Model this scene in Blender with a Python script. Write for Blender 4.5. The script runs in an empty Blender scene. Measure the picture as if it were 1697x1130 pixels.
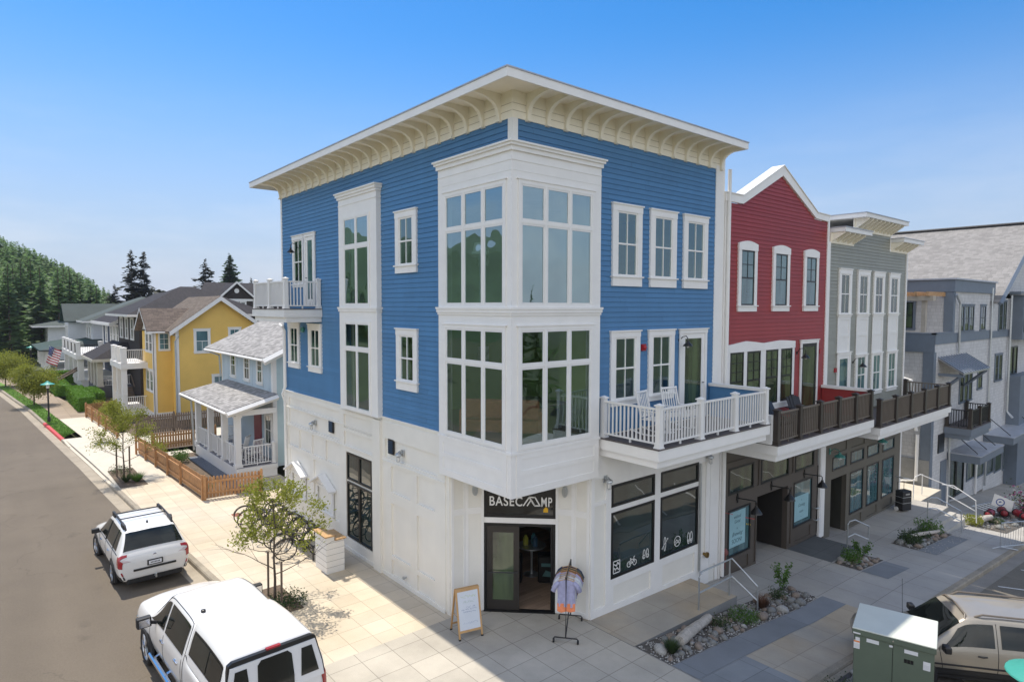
import bpy, bmesh, math, random
from mathutils import Vector, Matrix, noise
PI = math.pi
SC = bpy.context.scene
COL = SC.collection
# ---------------------------------------------------------------- camera
def _axes(yaw, p, r):
    fw = Vector((math.cos(p)*math.cos(yaw), math.cos(p)*math.sin(yaw), math.sin(p)))
    rt = Vector((math.sin(yaw), -math.cos(yaw), 0)); up = rt.cross(fw)
    return rt*math.cos(r)+up*math.sin(r), -rt*math.sin(r)+up*math.cos(r), fw
rt_, up_, fw_ = _axes(math.radians(49.931), math.radians(-3.0945), math.radians(0.103))
cd = bpy.data.cameras.new('camera'); cam = bpy.data.objects.new('camera', cd); COL.objects.link(cam)
M = Matrix((rt_, up_, -fw_)).transposed().to_4x4(); M.translation = Vector((-9.1017, -10.8136, 8.0))
cam.matrix_world = M
cd.sensor_width = 36; cd.lens = 1047.92/1697*36; cd.clip_start = 0.05; cd.clip_end = 3000
SC.camera = cam
# ---------------------------------------------------------------- light
SUN_EL, SUN_AZ = 65.0, 91.2           # degrees above horizon; direction to the sun measured from +X towards +Y
w = bpy.data.worlds.new('World'); SC.world = w; w.use_nodes = True
nt = w.node_tree; nt.nodes.clear()
out = nt.nodes.new('ShaderNodeOutputWorld'); bg = nt.nodes.new('ShaderNodeBackground')
sky = nt.nodes.new('ShaderNodeTexSky'); sky.sky_type = 'NISHITA'; sky.sun_disc = False
sky.sun_elevation = math.radians(SUN_EL); sky.sun_rotation = math.radians(90-SUN_AZ)
sky.altitude = 10; sky.air_density = 1.0; sky.dust_density = 0.35; sky.ozone_density = 4.5
# thin high cloud low over the horizon: noise on the sky direction
tc = nt.nodes.new('ShaderNodeTexCoord'); mp = nt.nodes.new('ShaderNodeMapping'); mp.inputs['Scale'].default_value = (1.6, 1.6, 7)
nz = nt.nodes.new('ShaderNodeTexNoise'); nz.inputs['Scale'].default_value = 2.2; nz.inputs['Detail'].default_value = 7; nz.inputs['Roughness'].default_value = .58
sep = nt.nodes.new('ShaderNodeSeparateXYZ')
band = nt.nodes.new('ShaderNodeMapRange'); band.inputs['From Min'].default_value = .30; band.inputs['From Max'].default_value = .06
cr = nt.nodes.new('ShaderNodeMapRange'); cr.inputs['From Min'].default_value = .47; cr.inputs['From Max'].default_value = .80; cr.inputs['To Max'].default_value = .25
mul = nt.nodes.new('ShaderNodeMath'); mul.operation = 'MULTIPLY'
mix = nt.nodes.new('ShaderNodeMixRGB'); mix.inputs['Color2'].default_value = (5.2, 5.0, 4.9, 1)
L = nt.links.new
# white cloud added behind the viewpoint (south-west) to fill the shade; windows reflect it
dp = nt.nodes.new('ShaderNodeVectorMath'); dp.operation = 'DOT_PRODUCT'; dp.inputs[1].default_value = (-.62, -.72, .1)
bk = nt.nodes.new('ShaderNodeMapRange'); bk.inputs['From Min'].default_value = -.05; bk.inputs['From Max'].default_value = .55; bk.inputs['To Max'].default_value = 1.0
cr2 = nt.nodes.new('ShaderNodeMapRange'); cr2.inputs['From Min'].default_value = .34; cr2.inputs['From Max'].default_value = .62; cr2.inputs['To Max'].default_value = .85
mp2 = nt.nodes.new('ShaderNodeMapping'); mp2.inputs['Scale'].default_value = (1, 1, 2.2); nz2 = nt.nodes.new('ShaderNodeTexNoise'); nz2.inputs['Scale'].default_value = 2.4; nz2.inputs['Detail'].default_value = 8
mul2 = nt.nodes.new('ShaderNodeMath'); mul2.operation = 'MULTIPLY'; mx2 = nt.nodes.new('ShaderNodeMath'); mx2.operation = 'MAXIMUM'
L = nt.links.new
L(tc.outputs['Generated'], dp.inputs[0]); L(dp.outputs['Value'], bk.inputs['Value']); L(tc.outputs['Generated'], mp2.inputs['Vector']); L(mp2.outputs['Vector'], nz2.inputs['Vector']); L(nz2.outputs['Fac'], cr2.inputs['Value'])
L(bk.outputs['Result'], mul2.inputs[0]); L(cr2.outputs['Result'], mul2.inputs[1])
L(tc.outputs['Generated'], mp.inputs['Vector']); L(mp.outputs['Vector'], nz.inputs['Vector'])
L(tc.outputs['Generated'], sep.inputs['Vector']); L(sep.outputs['Z'], band.inputs['Value'])
L(nz.outputs['Fac'], cr.inputs['Value']); L(cr.outputs['Result'], mul.inputs[0]); L(band.outputs['Result'], mul.inputs[1])
hs = nt.nodes.new('ShaderNodeHueSaturation'); hs.inputs['Saturation'].default_value = 1.34; hs.inputs['Value'].default_value = .78
hzb = nt.nodes.new('ShaderNodeMapRange'); hzb.interpolation_type = 'SMOOTHSTEP'; hzb.inputs['From Min'].default_value = .42; hzb.inputs['From Max'].default_value = -.02; hzb.inputs['To Max'].default_value = .92
hzm = nt.nodes.new('ShaderNodeMixRGB'); hzm.inputs['Color2'].default_value = (2.3, 2.6, 3.35, 1)
L(sky.outputs['Color'], hs.inputs['Color']); L(sep.outputs['Z'], hzb.inputs['Value']); L(hzb.outputs['Result'], hzm.inputs['Fac']); L(hs.outputs['Color'], hzm.inputs['Color1'])
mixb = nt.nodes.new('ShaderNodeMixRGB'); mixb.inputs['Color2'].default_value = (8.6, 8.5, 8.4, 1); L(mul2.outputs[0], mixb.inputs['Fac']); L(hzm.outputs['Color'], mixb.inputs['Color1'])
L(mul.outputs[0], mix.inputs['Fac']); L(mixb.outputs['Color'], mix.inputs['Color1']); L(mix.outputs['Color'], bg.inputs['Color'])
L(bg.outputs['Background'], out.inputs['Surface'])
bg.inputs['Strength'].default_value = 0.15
sl = bpy.data.lights.new('sun', 'SUN'); sl.energy = 3.5; sl.angle = math.radians(.5); sl.color = (1, .93, .82)
so = bpy.data.objects.new('sun', sl); COL.objects.link(so)
sd = Vector((math.cos(math.radians(SUN_EL))*math.cos(math.radians(SUN_AZ)), math.cos(math.radians(SUN_EL))*math.sin(math.radians(SUN_AZ)), math.sin(math.radians(SUN_EL))))
so.rotation_euler = sd.to_track_quat('Z', 'Y').to_euler()
SC.view_settings.view_transform = 'Standard'; SC.view_settings.look = 'None'
SC.view_settings.exposure = 0.57; SC.view_settings.gamma = 1
# ---------------------------------------------------------------- materials
def hx(h):
    h = h.lstrip('#'); c = [int(h[i:i+2], 16)/255 for i in (0, 2, 4)]
    return tuple((x/12.92 if x <= .04045 else ((x+.055)/1.055)**2.4) for x in c)
def mat(name, rgb, rough=.6, var=.07, scale=2.5, bump=0.0, bscale=30, metallic=0, ior=1.45, coat=0, detail=4, fine=0):
    if isinstance(rgb, str): rgb = hx(rgb)
    m = bpy.data.materials.new(name); m.use_nodes = True; n = m.node_tree; b = n.nodes['Principled BSDF']
    b.inputs['Roughness'].default_value = rough; b.inputs['Metallic'].default_value = metallic
    b.inputs['IOR'].default_value = ior; b.inputs['Coat Weight'].default_value = coat; b.inputs['Coat Roughness'].default_value = .04
    t = n.nodes.new('ShaderNodeTexCoord')
    z = n.nodes.new('ShaderNodeTexNoise'); z.inputs['Scale'].default_value = scale; z.inputs['Detail'].default_value = detail; z.inputs['Roughness'].default_value = .6
    n.links.new(t.outputs['Object'], z.inputs['Vector'])
    r = n.nodes.new('ShaderNodeMapRange'); r.inputs['From Min'].default_value = .3; r.inputs['From Max'].default_value = .7
    n.links.new(z.outputs['Fac'], r.inputs['Value'])
    mx = n.nodes.new('ShaderNodeMixRGB')
    mx.inputs['Color1'].default_value = (*[max(0, c*(1-var)) for c in rgb], 1); mx.inputs['Color2'].default_value = (*[min(1, c*(1+var)) for c in rgb], 1)
    n.links.new(r.outputs['Result'], mx.inputs['Fac']); last = mx.outputs['Color']
    if fine:
        z2 = n.nodes.new('ShaderNodeTexNoise'); z2.inputs['Scale'].default_value = bscale; z2.inputs['Detail'].default_value = 3
        n.links.new(t.outputs['Object'], z2.inputs['Vector'])
        r2 = n.nodes.new('ShaderNodeMapRange'); r2.inputs['From Min'].default_value = .3; r2.inputs['From Max'].default_value = .7
        r2.inputs['To Min'].default_value = 1-fine; r2.inputs['To Max'].default_value = 1+fine
        n.links.new(z2.outputs['Fac'], r2.inputs['Value'])
        mm = n.nodes.new('ShaderNodeMixRGB'); mm.blend_type = 'MULTIPLY'; mm.inputs['Fac'].default_value = 1
        n.links.new(last, mm.inputs['Color1']); n.links.new(r2.outputs['Result'], mm.inputs['Color2']); last = mm.outputs['Color']
    n.links.new(last, b.inputs['Base Color'])
    if bump:
        bz = n.nodes.new('ShaderNodeTexNoise'); bz.inputs['Scale'].default_value = bscale; bz.inputs['Detail'].default_value = 5
        n.links.new(t.outputs['Object'], bz.inputs['Vector'])
        bp = n.nodes.new('ShaderNodeBump'); bp.inputs['Strength'].default_value = bump; bp.inputs['Distance'].default_value = .02
        n.links.new(bz.outputs['Fac'], bp.inputs['Height']); n.links.new(bp.outputs['Normal'], b.inputs['Normal'])
    return m
def leafmat(name, rgb, trans=.45, var=.35, scale=9):
    m = mat(name, rgb, .7, var, scale); n = m.node_tree; b = n.nodes['Principled BSDF']; o = [q for q in n.nodes if q.type == 'OUTPUT_MATERIAL'][0]
    t = n.nodes.new('ShaderNodeBsdfTranslucent'); mxs = n.nodes.new('ShaderNodeMixShader'); mxs.inputs['Fac'].default_value = trans
    src = b.inputs['Base Color'].links[0].from_socket; n.links.new(src, t.inputs['Color']); n.links.new(b.outputs[0], mxs.inputs[1]); n.links.new(t.outputs[0], mxs.inputs[2]); n.links.new(mxs.outputs[0], o.inputs['Surface']); return m
def mathn(n, op, a, b=None, c=None):
    x = n.nodes.new('ShaderNodeMath'); x.operation = op
    for i, v in enumerate((a, b, c)):
        if v is None: continue
        if isinstance(v, (int, float)): x.inputs[i].default_value = v
        else: n.links.new(v, x.inputs[i])
    return x.outputs[0]
def tilemat(name, rgb, tx, ty, joint=.022, jd=.55, var=.10, ox=0, oy=0, stain=.12, rough=.85, axes='XY', stagger=0, tilevar=.07, jcol=None, tint=None):
    """squares of cast concrete / courses of shingles, with joints, per-tile tone and stains; the grid is in metres"""
    if isinstance(rgb, str): rgb = hx(rgb)
    m = bpy.data.materials.new(name); m.use_nodes = True; n = m.node_tree; b = n.nodes['Principled BSDF']
    b.inputs['Roughness'].default_value = rough; b.inputs['Specular IOR Level'].default_value = .25
    t = n.nodes.new('ShaderNodeTexCoord'); s = n.nodes.new('ShaderNodeSeparateXYZ'); n.links.new(t.outputs['Object'], s.inputs[0])
    X, Y = s.outputs[axes[0]], s.outputs[axes[1]]
    if axes == 'WZ': pass
    v = mathn(n, 'DIVIDE', mathn(n, 'ADD', Y, 1000+oy), ty); vi = mathn(n, 'FLOOR', v)
    u0 = mathn(n, 'ADD', X, 1000+ox)
    u = mathn(n, 'DIVIDE', u0, tx)
    if stagger:
        wn0 = n.nodes.new('ShaderNodeTexWhiteNoise'); wn0.noise_dimensions = '1D'; n.links.new(vi, wn0.inputs['W'])
        u = mathn(n, 'ADD', u, mathn(n, 'MULTIPLY', wn0.outputs['Value'], stagger))
    ui = mathn(n, 'FLOOR', u)
    fu = mathn(n, 'FRACT', u); fv = mathn(n, 'FRACT', v)
    ju = mathn(n, 'LESS_THAN', fu, joint/tx); jv = mathn(n, 'LESS_THAN', fv, joint/ty)
    j = mathn(n, 'MAXIMUM', ju, jv)
    cv = n.nodes.new('ShaderNodeCombineXYZ'); n.links.new(ui, cv.inputs[0]); n.links.new(vi, cv.inputs[1])
    wn = n.nodes.new('ShaderNodeTexWhiteNoise'); wn.noise_dimensions = '3D'; n.links.new(cv.outputs[0], wn.inputs['Vector'])
    z = n.nodes.new('ShaderNodeTexNoise'); z.inputs['Scale'].default_value = .9; z.inputs['Detail'].default_value = 8; z.inputs['Roughness'].default_value = .65
    n.links.new(t.outputs['Object'], z.inputs['Vector'])
    z2 = n.nodes.new('ShaderNodeTexNoise'); z2.inputs['Scale'].default_value = 45; z2.inputs['Detail'].default_value = 3
    n.links.new(t.outputs['Object'], z2.inputs['Vector'])
    f = mathn(n, 'ADD', 1.0, mathn(n, 'MULTIPLY', mathn(n, 'SUBTRACT', wn.outputs['Value'], .5), 2*tilevar))
    f = mathn(n, 'ADD', f, mathn(n, 'MULTIPLY', mathn(n, 'SUBTRACT', z.outputs['Fac'], .5), 2*stain*2))
    f = mathn(n, 'ADD', f, mathn(n, 'MULTIPLY', mathn(n, 'SUBTRACT', z2.outputs['Fac'], .5), var))
    f = mathn(n, 'MULTIPLY', f, mathn(n, 'SUBTRACT', 1.0, mathn(n, 'MULTIPLY', j, jd)))
    base = n.nodes.new('ShaderNodeMixRGB'); base.inputs['Color1'].default_value = (*rgb, 1)
    base.inputs['Color2'].default_value = (*(tint if tint else rgb), 1)
    z3 = n.nodes.new('ShaderNodeTexNoise'); z3.inputs['Scale'].default_value = .35; z3.inputs['Detail'].default_value = 4
    n.links.new(t.outputs['Object'], z3.inputs['Vector'])
    r3 = n.nodes.new('ShaderNodeMapRange'); r3.inputs['From Min'].default_value = .4; r3.inputs['From Max'].default_value = .62
    n.links.new(z3.outputs['Fac'], r3.inputs['Value']); n.links.new(r3.outputs['Result'], base.inputs['Fac'])
    mm = n.nodes.new('ShaderNodeMixRGB'); mm.blend_type = 'MULTIPLY'; mm.inputs['Fac'].default_value = 1
    n.links.new(base.outputs['Color'], mm.inputs['Color1']); n.links.new(f, mm.inputs['Color2']); n.links.new(mm.outputs['Color'], b.inputs['Base Color'])
    bp = n.nodes.new('ShaderNodeBump'); bp.inputs['Strength'].default_value = .25; bp.inputs['Distance'].default_value = .01
    h = mathn(n, 'SUBTRACT', mathn(n, 'MULTIPLY', z2.outputs['Fac'], .4), j)
    n.links.new(h, bp.inputs['Height']); n.links.new(bp.outputs['Normal'], b.inputs['Normal'])
    return m
def glassmat(name, rgb=(.012, .02, .018), ior=2.1, wob=.05, curtain=None):
    """window glass seen from outside: dark room behind, a mirror-like surface slightly out of true"""
    m = bpy.data.materials.new(name); m.use_nodes = True; n = m.node_tree; b = n.nodes['Principled BSDF']
    b.inputs['Roughness'].default_value = .015; b.inputs['IOR'].default_value = ior
    t = n.nodes.new('ShaderNodeTexCoord')
    z = n.nodes.new('ShaderNodeTexNoise'); z.inputs['Scale'].default_value = 1.3; z.inputs['Detail'].default_value = 4
    gm = n.nodes.new('ShaderNodeMapping'); gm.inputs['Scale'].default_value = (1.7, 1.7, .25); n.links.new(t.outputs['Object'], gm.inputs[0]); n.links.new(gm.outputs[0], z.inputs['Vector'])
    r = n.nodes.new('ShaderNodeMapRange'); r.inputs['From Min'].default_value = .40; r.inputs['From Max'].default_value = .62
    n.links.new(z.outputs['Fac'], r.inputs['Value'])
    mx = n.nodes.new('ShaderNodeMixRGB'); mx.inputs['Color1'].default_value = (*rgb, 1)
    c2 = curtain if curtain else tuple(c*2.2 for c in rgb)  # second base tone; for the teal sky glass it is painted sky reflection
    mx.inputs['Color2'].default_value = (*c2, 1); n.links.new(r.outputs['Result'], mx.inputs['Fac']); n.links.new(mx.outputs['Color'], b.inputs['Base Color'])
    z2 = n.nodes.new('ShaderNodeTexNoise'); z2.inputs['Scale'].default_value = .8; z2.inputs['Detail'].default_value = 1; n.links.new(t.outputs['Object'], z2.inputs['Vector'])
    bp = n.nodes.new('ShaderNodeBump'); bp.inputs['Strength'].default_value = wob; bp.inputs['Distance'].default_value = .3
    n.links.new(z2.outputs['Fac'], bp.inputs['Height']); n.links.new(bp.outputs['Normal'], b.inputs['Normal'])
    return m
MT = dict(
    white=mat('white_trim_paint', (.82, .80, .765), .55, .03, bump=.02),
    wside=mat('white_paint_cool', (.78, .765, .735), .5, .03),
    cream=mat('cream_panel_paint', (.79, .76, .69), .6, .04, 1.2, bump=.03),
    soffit=mat('cream_cornice_paint', (.88, .82, .68), .6, .03),
    blue=mat('blue_siding_paint', (.070, .185, .345), .55, .07, .9, bump=.04, bscale=60),
    red=mat('red_siding_paint', (.235, .040, .042), .55, .07, .9, bump=.04, bscale=60),
    sage=mat('sage_siding_paint', (.285, .31, .295), .6, .06, .9, bump=.04, bscale=60),
    brown=mat('brown_storefront_paint', (.095, .078, .063), .5, .06, 1.5),
    olive=mat('olive_brown_storefront_paint', (.125, .112, .088), .5, .06, 1.5),
    darkrail=mat('dark_bronze_rail', (.045, .036, .030), .4, .05),
    railtop=mat('bronze_rail_brown', (.15, .125, .10), .45, .05),
    black=mat('black_frame', (.012, .012, .012), .35, .1),
    blackm=mat('black_metal', (.02, .02, .022), .4, .1),
    deck=mat('grey_brown_decking', (.10, .085, .08), .7, .12, 8),
    glass=glassmat('window_glass'), glassd=glassmat('window_glass_dark', (.006, .008, .008), 1.7),
    glasst=glassmat('window_glass_painted_sky', (.030, .085, .095), 2.1, .05, (.10, .20, .21)),  # teal base tones paint the reflected sky into these panes
    glassg=glassmat('window_glass_green', (.010, .020, .012), 1.9, .05, (.075, .11, .05)),
    flash=mat('roof_flashing', (.42, .44, .48), .45, .15, 3, metallic=.3),
    galv=mat('galvanised_steel', (.50, .52, .53), .38, .08, 6, metallic=.8),
    roofmem=mat('roof_membrane', (.35, .36, .36), .8, .1),
    lamp=mat('lamp_black_enamel', (.015, .015, .015), .3, .1),
    lampg=mat('lamp_green_enamel', (.05, .22, .19), .3, .1),
    red_alarm=mat('alarm_red', (.35, .02, .03), .4, .05),
    wood=mat('cedar_fence_wood', (.42, .225, .10), .75, .20, 5, bump=.1, fine=.12),
    woodd=mat('weathered_wood', (.16, .12, .09), .8, .2, 5, bump=.1),
    oak=mat('light_wood', (.50, .30, .13), .5, .12, 6),
    drift=mat('driftwood', (.42, .38, .33), .85, .18, 7, bump=.5, bscale=25, fine=.15),
    tyre=mat('tyre_rubber', (.018, .018, .018), .8, .1),
    alloy=mat('wheel_alloy', (.45, .46, .48), .3, .05, metallic=.8),
    chrome=mat('chrome', (.7, .7, .72), .12, .03, metallic=1),
    carwhite=mat('car_paint_white', (.76, .75, .73), .25, .02, coat=.7),
    cartan=mat('car_paint_tan', (.34, .305, .25), .3, .03, coat=.7, metallic=.3),
    carglass=glassmat('car_glass', (.006, .008, .007), 1.5, .02),
    carplast=mat('car_black_plastic', (.02, .02, .021), .55, .1),
    tail=mat('tail_light_red', (.32, .012, .02), .15, .1, coat=1),
    plate=mat('plate_white', (.72, .74, .78), .4, .03),
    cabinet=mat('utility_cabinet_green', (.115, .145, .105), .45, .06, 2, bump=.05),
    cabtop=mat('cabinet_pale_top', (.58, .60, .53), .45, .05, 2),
    leafy=leafmat('leaf_yellow_green', (.26, .28, .04)),
    leafg=leafmat('leaf_green', (.09, .18, .03)),
    leafd=leafmat('leaf_dark', (.055, .09, .03)),
    hedge=leafmat('hedge_leaf', (.12, .25, .025), .35),
    conif=leafmat('conifer_needles', (.06, .11, .045), .4, .35, .6),
    conifd=leafmat('conifer_dark', (.06, .065, .05), .4, .3, .6),
    bark=mat('bark', (.11, .085, .065), .9, .2, 12, bump=.4),
    grass=mat('lawn_grass', (.12, .23, .03), .9, .3, 3, bump=.4, bscale=90, fine=.2),
    soil=mat('bark_mulch', (.13, .095, .065), .95, .3, 8, bump=.8, bscale=40, fine=.3),
    rockg=mat('rock_grey', (.20, .20, .19), .75, .25, 5, bump=.3, fine=.1),
    rockb=mat('rock_brown', (.23, .185, .15), .75, .25, 5, bump=.3, fine=.1),
    rockl=mat('rock_pale', (.34, .33, .31), .75, .2, 5, bump=.3, fine=.1),
    kerb=mat('kerb_concrete', (.30, .26, .20), .9, .2, 1.5, bump=.3, fine=.15),
    kerbred=mat('kerb_red_paint', (.55, .06, .06), .6, .12, 3),
    wallconc=mat('retaining_wall_concrete', (.26, .26, .25), .85, .16, 1.2, bump=.2, fine=.08),
)
def sidemat(name, rgb, course=.130, z0=4.75, L_=3.66):
    """painted clapboard: every board slightly different, butt joints, faint fading and streaks"""
    m = mat(name, rgb, .5, .05, .5, bump=.04, bscale=60); n = m.node_tree; b = n.nodes['Principled BSDF']; src = b.inputs['Base Color'].links[0].from_socket
    g = n.nodes.new('ShaderNodeNewGeometry'); s = n.nodes.new('ShaderNodeSeparateXYZ'); n.links.new(g.outputs['Position'], s.inputs[0])
    row = mathn(n, 'FLOOR', mathn(n, 'DIVIDE', mathn(n, 'SUBTRACT', s.outputs['Z'], z0), course)); wr = n.nodes.new('ShaderNodeTexWhiteNoise'); wr.noise_dimensions = '1D'; n.links.new(row, wr.inputs['W'])
    u = mathn(n, 'ADD', mathn(n, 'DIVIDE', mathn(n, 'ADD', s.outputs['X'], s.outputs['Y']), L_), mathn(n, 'MULTIPLY', wr.outputs['Value'], 7.0)); ui = mathn(n, 'FLOOR', u); fu = mathn(n, 'FRACT', u)
    cv = n.nodes.new('ShaderNodeCombineXYZ'); n.links.new(row, cv.inputs[0]); n.links.new(ui, cv.inputs[1]); wn = n.nodes.new('ShaderNodeTexWhiteNoise'); n.links.new(cv.outputs[0], wn.inputs['Vector'])
    z = n.nodes.new('ShaderNodeTexNoise'); z.inputs['Scale'].default_value = 1.0; z.inputs['Detail'].default_value = 6; mp = n.nodes.new('ShaderNodeMapping'); mp.inputs['Scale'].default_value = (2.2, 2.2, .35); n.links.new(g.outputs['Position'], mp.inputs[0]); n.links.new(mp.outputs[0], z.inputs['Vector'])
    f = mathn(n, 'ADD', mathn(n, 'ADD', .94, mathn(n, 'MULTIPLY', wn.outputs['Value'], .12)), mathn(n, 'MULTIPLY', mathn(n, 'SUBTRACT', z.outputs['Fac'], .5), .22))
    f = mathn(n, 'MULTIPLY', f, mathn(n, 'SUBTRACT', 1.0, mathn(n, 'MULTIPLY', mathn(n, 'LESS_THAN', fu, .0022), .45)))
    mm = n.nodes.new('ShaderNodeMixRGB'); mm.blend_type = 'MULTIPLY'; mm.inputs['Fac'].default_value = 1; n.links.new(src, mm.inputs['Color1']); n.links.new(f, mm.inputs['Color2']); n.links.new(mm.outputs[0], b.inputs['Base Color']); return m
def roadmat(name, rgb):
    m = mat(name, rgb, .92, .10, .35, bump=.5, bscale=120, fine=.20, detail=6); n = m.node_tree; b = n.nodes['Principled BSDF']; src = b.inputs['Base Color'].links[0].from_socket
    g = n.nodes.new('ShaderNodeNewGeometry')
    def nz_(sc, det=5, scale=(1, 1, 1)):
        z = n.nodes.new('ShaderNodeTexNoise'); z.inputs['Scale'].default_value = sc; z.inputs['Detail'].default_value = det; mp = n.nodes.new('ShaderNodeMapping'); mp.inputs['Scale'].default_value = scale; n.links.new(g.outputs['Position'], mp.inputs[0]); n.links.new(mp.outputs[0], z.inputs['Vector']); return z.outputs['Fac']
    vo = n.nodes.new('ShaderNodeTexVoronoi'); vo.feature = 'DISTANCE_TO_EDGE'; vo.inputs['Scale'].default_value = .30; wp = n.nodes.new('ShaderNodeVectorMath'); wp.operation = 'ADD'; zc = n.nodes.new('ShaderNodeTexNoise'); zc.inputs['Scale'].default_value = 1.2; zc.inputs['Detail'].default_value = 6
    n.links.new(g.outputs['Position'], zc.inputs['Vector']); n.links.new(g.outputs['Position'], wp.inputs[0]); n.links.new(zc.outputs['Color'], wp.inputs[1]); n.links.new(wp.outputs[0], vo.inputs['Vector'])
    crack = mathn(n, 'MULTIPLY', mathn(n, 'LESS_THAN', vo.outputs['Distance'], .006), mathn(n, 'GREATER_THAN', nz_(.16, 2), .52))
    oil = n.nodes.new('ShaderNodeMapRange'); oil.inputs['From Min'].default_value = .64; oil.inputs['From Max'].default_value = .72; n.links.new(nz_(.9, 4), oil.inputs['Value'])
    f = mathn(n, 'ADD', 1.0, mathn(n, 'MULTIPLY', mathn(n, 'SUBTRACT', nz_(.5, 6, (1.6, .12, 1)), .5), .34)); f = mathn(n, 'ADD', f, mathn(n, 'MULTIPLY', mathn(n, 'SUBTRACT', nz_(260, 2), .5), .5)); f = mathn(n, 'ADD', f, mathn(n, 'MULTIPLY', mathn(n, 'SUBTRACT', nz_(22, 4), .5), .45))
    f = mathn(n, 'MULTIPLY', f, mathn(n, 'SUBTRACT', 1.0, mathn(n, 'MULTIPLY', crack, .16))); f = mathn(n, 'MULTIPLY', f, mathn(n, 'SUBTRACT', 1.0, mathn(n, 'MULTIPLY', oil.outputs['Result'], .22)))
    mm = n.nodes.new('ShaderNodeMixRGB'); mm.blend_type = 'MULTIPLY'; mm.inputs['Fac'].default_value = 1; n.links.new(src, mm.inputs['Color1']); n.links.new(f, mm.inputs['Color2']); n.links.new(mm.outputs[0], b.inputs['Base Color']); return m
def seeglass(name, f0=.19, tint=(.66, .76, .72), gl=(.74, .95, 1.0)):
    m = bpy.data.materials.new(name); m.use_nodes = True; n = m.node_tree; n.nodes.clear(); o = n.nodes.new('ShaderNodeOutputMaterial'); t = n.nodes.new('ShaderNodeBsdfTransparent'); t.inputs[0].default_value = (*tint, 1)
    g = n.nodes.new('ShaderNodeBsdfGlossy'); g.inputs['Color'].default_value = (*gl, 1); g.inputs['Roughness'].default_value = .01; mx = n.nodes.new('ShaderNodeMixShader')
    tc_ = n.nodes.new('ShaderNodeNewGeometry'); z = n.nodes.new('ShaderNodeTexNoise'); z.inputs['Scale'].default_value = 1.1; z.inputs['Detail'].default_value = 1; n.links.new(tc_.outputs['Position'], z.inputs['Vector']); bp = n.nodes.new('ShaderNodeBump'); bp.inputs['Strength'].default_value = .06; bp.inputs['Distance'].default_value = .3
    n.links.new(z.outputs['Fac'], bp.inputs['Height']); n.links.new(bp.outputs['Normal'], g.inputs['Normal']); dt = n.nodes.new('ShaderNodeVectorMath'); dt.operation = 'DOT_PRODUCT'; n.links.new(tc_.outputs['Normal'], dt.inputs[0]); n.links.new(tc_.outputs['Incoming'], dt.inputs[1]); fk = mathn(n, 'POWER', mathn(n, 'SUBTRACT', 1.0, mathn(n, 'ABSOLUTE', dt.outputs['Value'])), 4.0); n.links.new(mathn(n, 'ADD', f0, mathn(n, 'MULTIPLY', fk, 1-f0)), mx.inputs['Fac']); n.links.new(t.outputs[0], mx.inputs[1]); n.links.new(g.outputs[0], mx.inputs[2]); n.links.new(mx.outputs[0], o.inputs['Surface']); return m
MT['see'] = seeglass('clear_window_glass'); MT['see_sky'] = seeglass('sky_facing_window_glass', .34, (.50, .64, .66), (.80, .98, 1.0))
MT['blue'] = sidemat('blue_siding_paint_boards', (.075, .20, .375)); MT['red'] = sidemat('red_siding_paint_boards', (.30, .036, .034), z0=4.1); MT['sage'] = sidemat('sage_siding_paint_boards', (.285, .285, .240), z0=3.7)
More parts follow.
